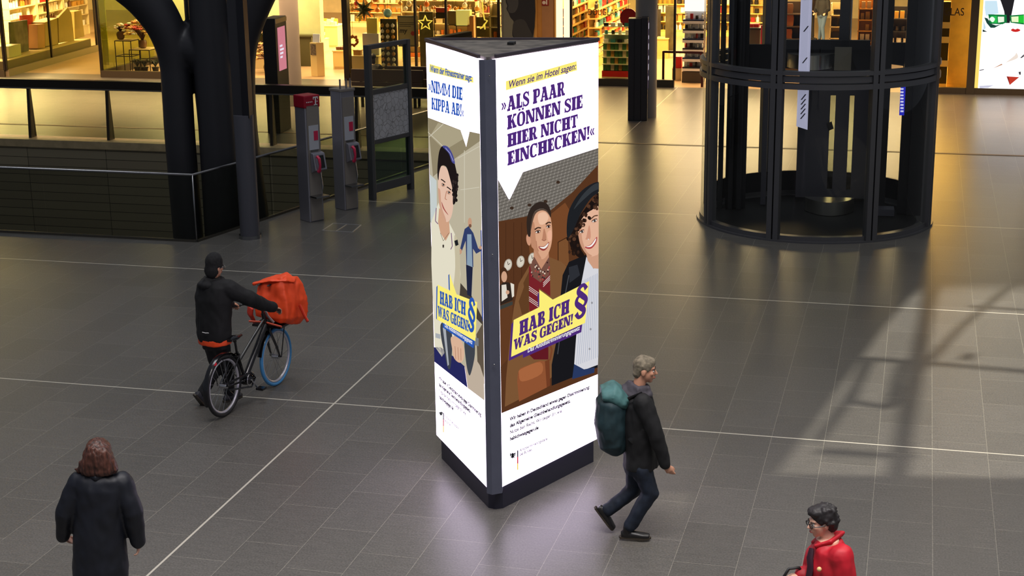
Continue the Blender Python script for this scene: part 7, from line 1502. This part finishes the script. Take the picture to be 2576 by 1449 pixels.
for k in (-1, 1): m.tube([PG(0.033*k+0.026*math.cos(q), 0.102, 0.002+0.020*math.sin(q)) for q in [i*math.pi/6 for i in range(12)]], 0.0035, 6, closed=True); m.tube([PG(0.060*k, 0.100, 0.006), PG(0.084*k, 0.06, 0.004), PG(0.086*k, -0.01, 0.0)], 0.004, 6)
m.tube([PG(-0.008, 0.103, 0.006), PG(0.008, 0.103, 0.006)], 0.0035, 6); m.build('glasses', STEEL, t, smooth='auto')
m = MB(); m.tube([G(536, 700), G(538, 716), G(538, 750), G(538, 800), G(538, 835), G(540, 852)], [(0.13, 0.11), (0.21, 0.15), (0.235, 0.18), (0.215, 0.18), (0.215, 0.18), (0.20, 0.17)], 22, side=side)
for a, b, c in ((Rs, Re, Rw), (Ls, Le, Lw)): limb(m, [a, b, c-(c-b).normalized()*0.02], [0.105, 0.088, 0.062])
jk = blob(m, 'jacket', BLKJ, t, voxel=0.012, smooth=5, wrinkle=0.014, wscale=8, seed=17)
m = MB(); m.tube([nk+f*0.07, nk-side*0.10, nk-f*0.09+U*0.01, nk+side*0.10, nk+f*0.07], 0.05, 12); m.ell(nk-f*0.07-U*0.03, (0.12, 0.10, 0.06)); blob(m, 'hood', BLKJ, jk, voxel=0.011, smooth=4, wrinkle=0.008, wscale=12, seed=18)
m = MB(); m.tube([G(540, 846), G(541, 862)], [(0.205, 0.175), (0.20, 0.17)], 22, side=side); blob(m, 'undershirt_hem', ORG, t, voxel=0.011, smooth=3, wrinkle=0.008, wscale=10, seed=19, label='orange hem of the shirt under the jacket')
m = MB(); m.tube([G(509, 836, -0.19), G(517, 838, -0.20), G(525, 838, -0.205)], [(0.004, 0.008)]*3, 6); m.build('reflective_label', WHT, jk)
m = MB(); m.tube([G(540, 838), hip, G(542, 876)], [(0.15, 0.13), (0.165, 0.14), (0.16, 0.13)], 16, side=side)
for a, b, c in ((Rh, Rk, Ra), (Lh, Lk, La)): limb(m, [a, b, c+(b-c).normalized()*0.02], [0.105, 0.078, 0.062])
blob(m, 'trousers', M('black_trousers', (20, 20, 24), 0.7), t, voxel=0.012, smooth=4, wrinkle=0.010, wscale=10, seed=20)
GSH = M('grey_shoe', (44, 44, 50), 0.6)
m = MB(); shoe(m, Ra, f, U); s_ = blob(m, 'shoe', GSH, t, voxel=0.009, smooth=3); m = MB(); sole(m, Ra, f, U); m.build('sole', SOLEM, s_)
ld = (f*0.6-U*0.8).normalized(); lu = (U*0.6+f*0.8).normalized()
m = MB(); shoe(m, La, ld, lu); s_ = blob(m, 'shoe', GSH, t, voxel=0.009, smooth=3); m = MB(); sole(m, La, ld, lu); m.build('sole', SOLEM, s_)
# ------------------------------------------------------------------ small figures farther back
def small_person(label, foot, fdir, h, top, legs, hair, seated=False, skirt=None, seat_z=0.46):
    b = Vector(foot); f = Vector(fdir).normalized(); sd = Vector((-f.y, f.x, 0)); t = thing('person', label, 'person', b); k = h/1.7
    if not seated:
        hp = b+U*0.90*k; hd = b+U*1.58*k; nk = b+U*1.42*k; ch = b+U*1.25*k; ank = [b+sd*0.09*s+U*0.08+f*0.06*s for s in (1, -1)]; kn = [(hp+a)/2+f*0.03 for a in ank]
    else:
        hp = b+U*(seat_z+0.10); hd = hp+U*0.68*k+f*0.08; nk = hp+U*0.52*k+f*0.05; ch = hp+U*0.35*k; kn = [hp+f*0.42+sd*0.10*s-U*0.02 for s in (1, -1)]; ank = [q+f*0.04-U*(kn[0].z-b.z-0.08) for q in kn]
    hf, hu, hr = frame_from(f)
    m = MB(); head_prims(m, hd, hf, hu, hr, 0.95*k); m.tube([hd-hu*0.05, nk, ch], [0.05, 0.055, 0.08], 10); m.tube([nk, ch, (ch+hp)/2, hp], [(0.10, 0.08), (0.15, 0.10), (0.14, 0.10), (0.15, 0.12)], 14, side=sd)
    arms = []
    for s in (1, -1):
        sh = nk+sd*0.17*s-U*0.06; el = sh-U*0.27*k+sd*0.05*s+f*0.03; wr = el-U*0.10*k+f*0.20-sd*0.04*s; arms.append((sh, el, wr)); limb(m, [sh, el, wr], [0.045, 0.038, 0.028], 10); hand_prims(m, wr, f-U*0.3, U, -sd*s, 0.9*k, 0.6)
    for s, q, a in ((1, kn[0], ank[0]), (-1, kn[1], ank[1])): limb(m, [hp+sd*0.09*s, q, a], [0.075, 0.052, 0.038], 10)
    blob(m, 'body', SKIN2, t, voxel=0.011, smooth=3); face_parts(t, hd, hf, hu, hr, 0.95*k)
    m = MB(); Rm = Matrix((hr, hf, hu)).transposed(); m.ell(hd-hf*0.02+hu*0.045, (0.086, 0.098, 0.088), Rm); m.ell(hd-hf*0.06-hu*0.06, (0.085, 0.05, 0.13), Rm); blob(m, 'hair', hair, t, voxel=0.012, smooth=3)
    m = MB(); m.tube([nk+U*0.01, nk-U*0.05, ch, (ch+hp)/2, hp-U*0.02], [(0.11, 0.09), (0.19, 0.12), (0.20, 0.14), (0.19, 0.14), (0.19, 0.15)], 16, side=sd)
    for sh, el, wr in arms: limb(m, [sh, el, wr-(wr-el).normalized()*0.01], [0.08, 0.066, 0.05], 10)
    blob(m, 'jacket', top, t, voxel=0.014, smooth=4, wrinkle=0.008, seed=len(label))
    m = MB(); m.ell(hp, (0.16, 0.15, 0.12))
    for s, q, a in ((1, kn[0], ank[0]), (-1, kn[1], ank[1])): limb(m, [hp+sd*0.09*s, q, a+U*0.02], [0.095, 0.07, 0.055], 10)
    blob(m, 'trousers', legs, t, voxel=0.014, smooth=4)
    for a in ank: m = MB(); shoe(m, a, f, U); blob(m, 'shoe', SHOE, t, voxel=0.012, smooth=2)
    return t
BKF = M('black_cloth', (20, 18, 20), 0.7); 
sx = atY(938, 200, pb0.y+0.22)
small_person('person in black sitting with the back to us on the bench behind the map stand', (sx.x, pb0.y+0.20, 0), (0.1, 1, 0), 1.6, BKF, BKF, M('hair_black', (30, 26, 28), 0.6), seated=True)
small_person('woman in black jacket and jeans standing in the perfume shop, seen through the lift', fl(2066, 104), (-0.3, -1, 0), 1.66, BKF, M('blue_jeans', (74, 96, 124), 0.7), M('hair_dark_brown', (50, 32, 24), 0.6))
small_person('person in dark coat beside the woman in jeans in the perfume shop', fl(2036, 99), (0.8, -0.6, 0), 1.7, M('brown_black_coat', (52, 40, 34), 0.7), BKF, M('hair_brown', (70, 46, 32), 0.6))
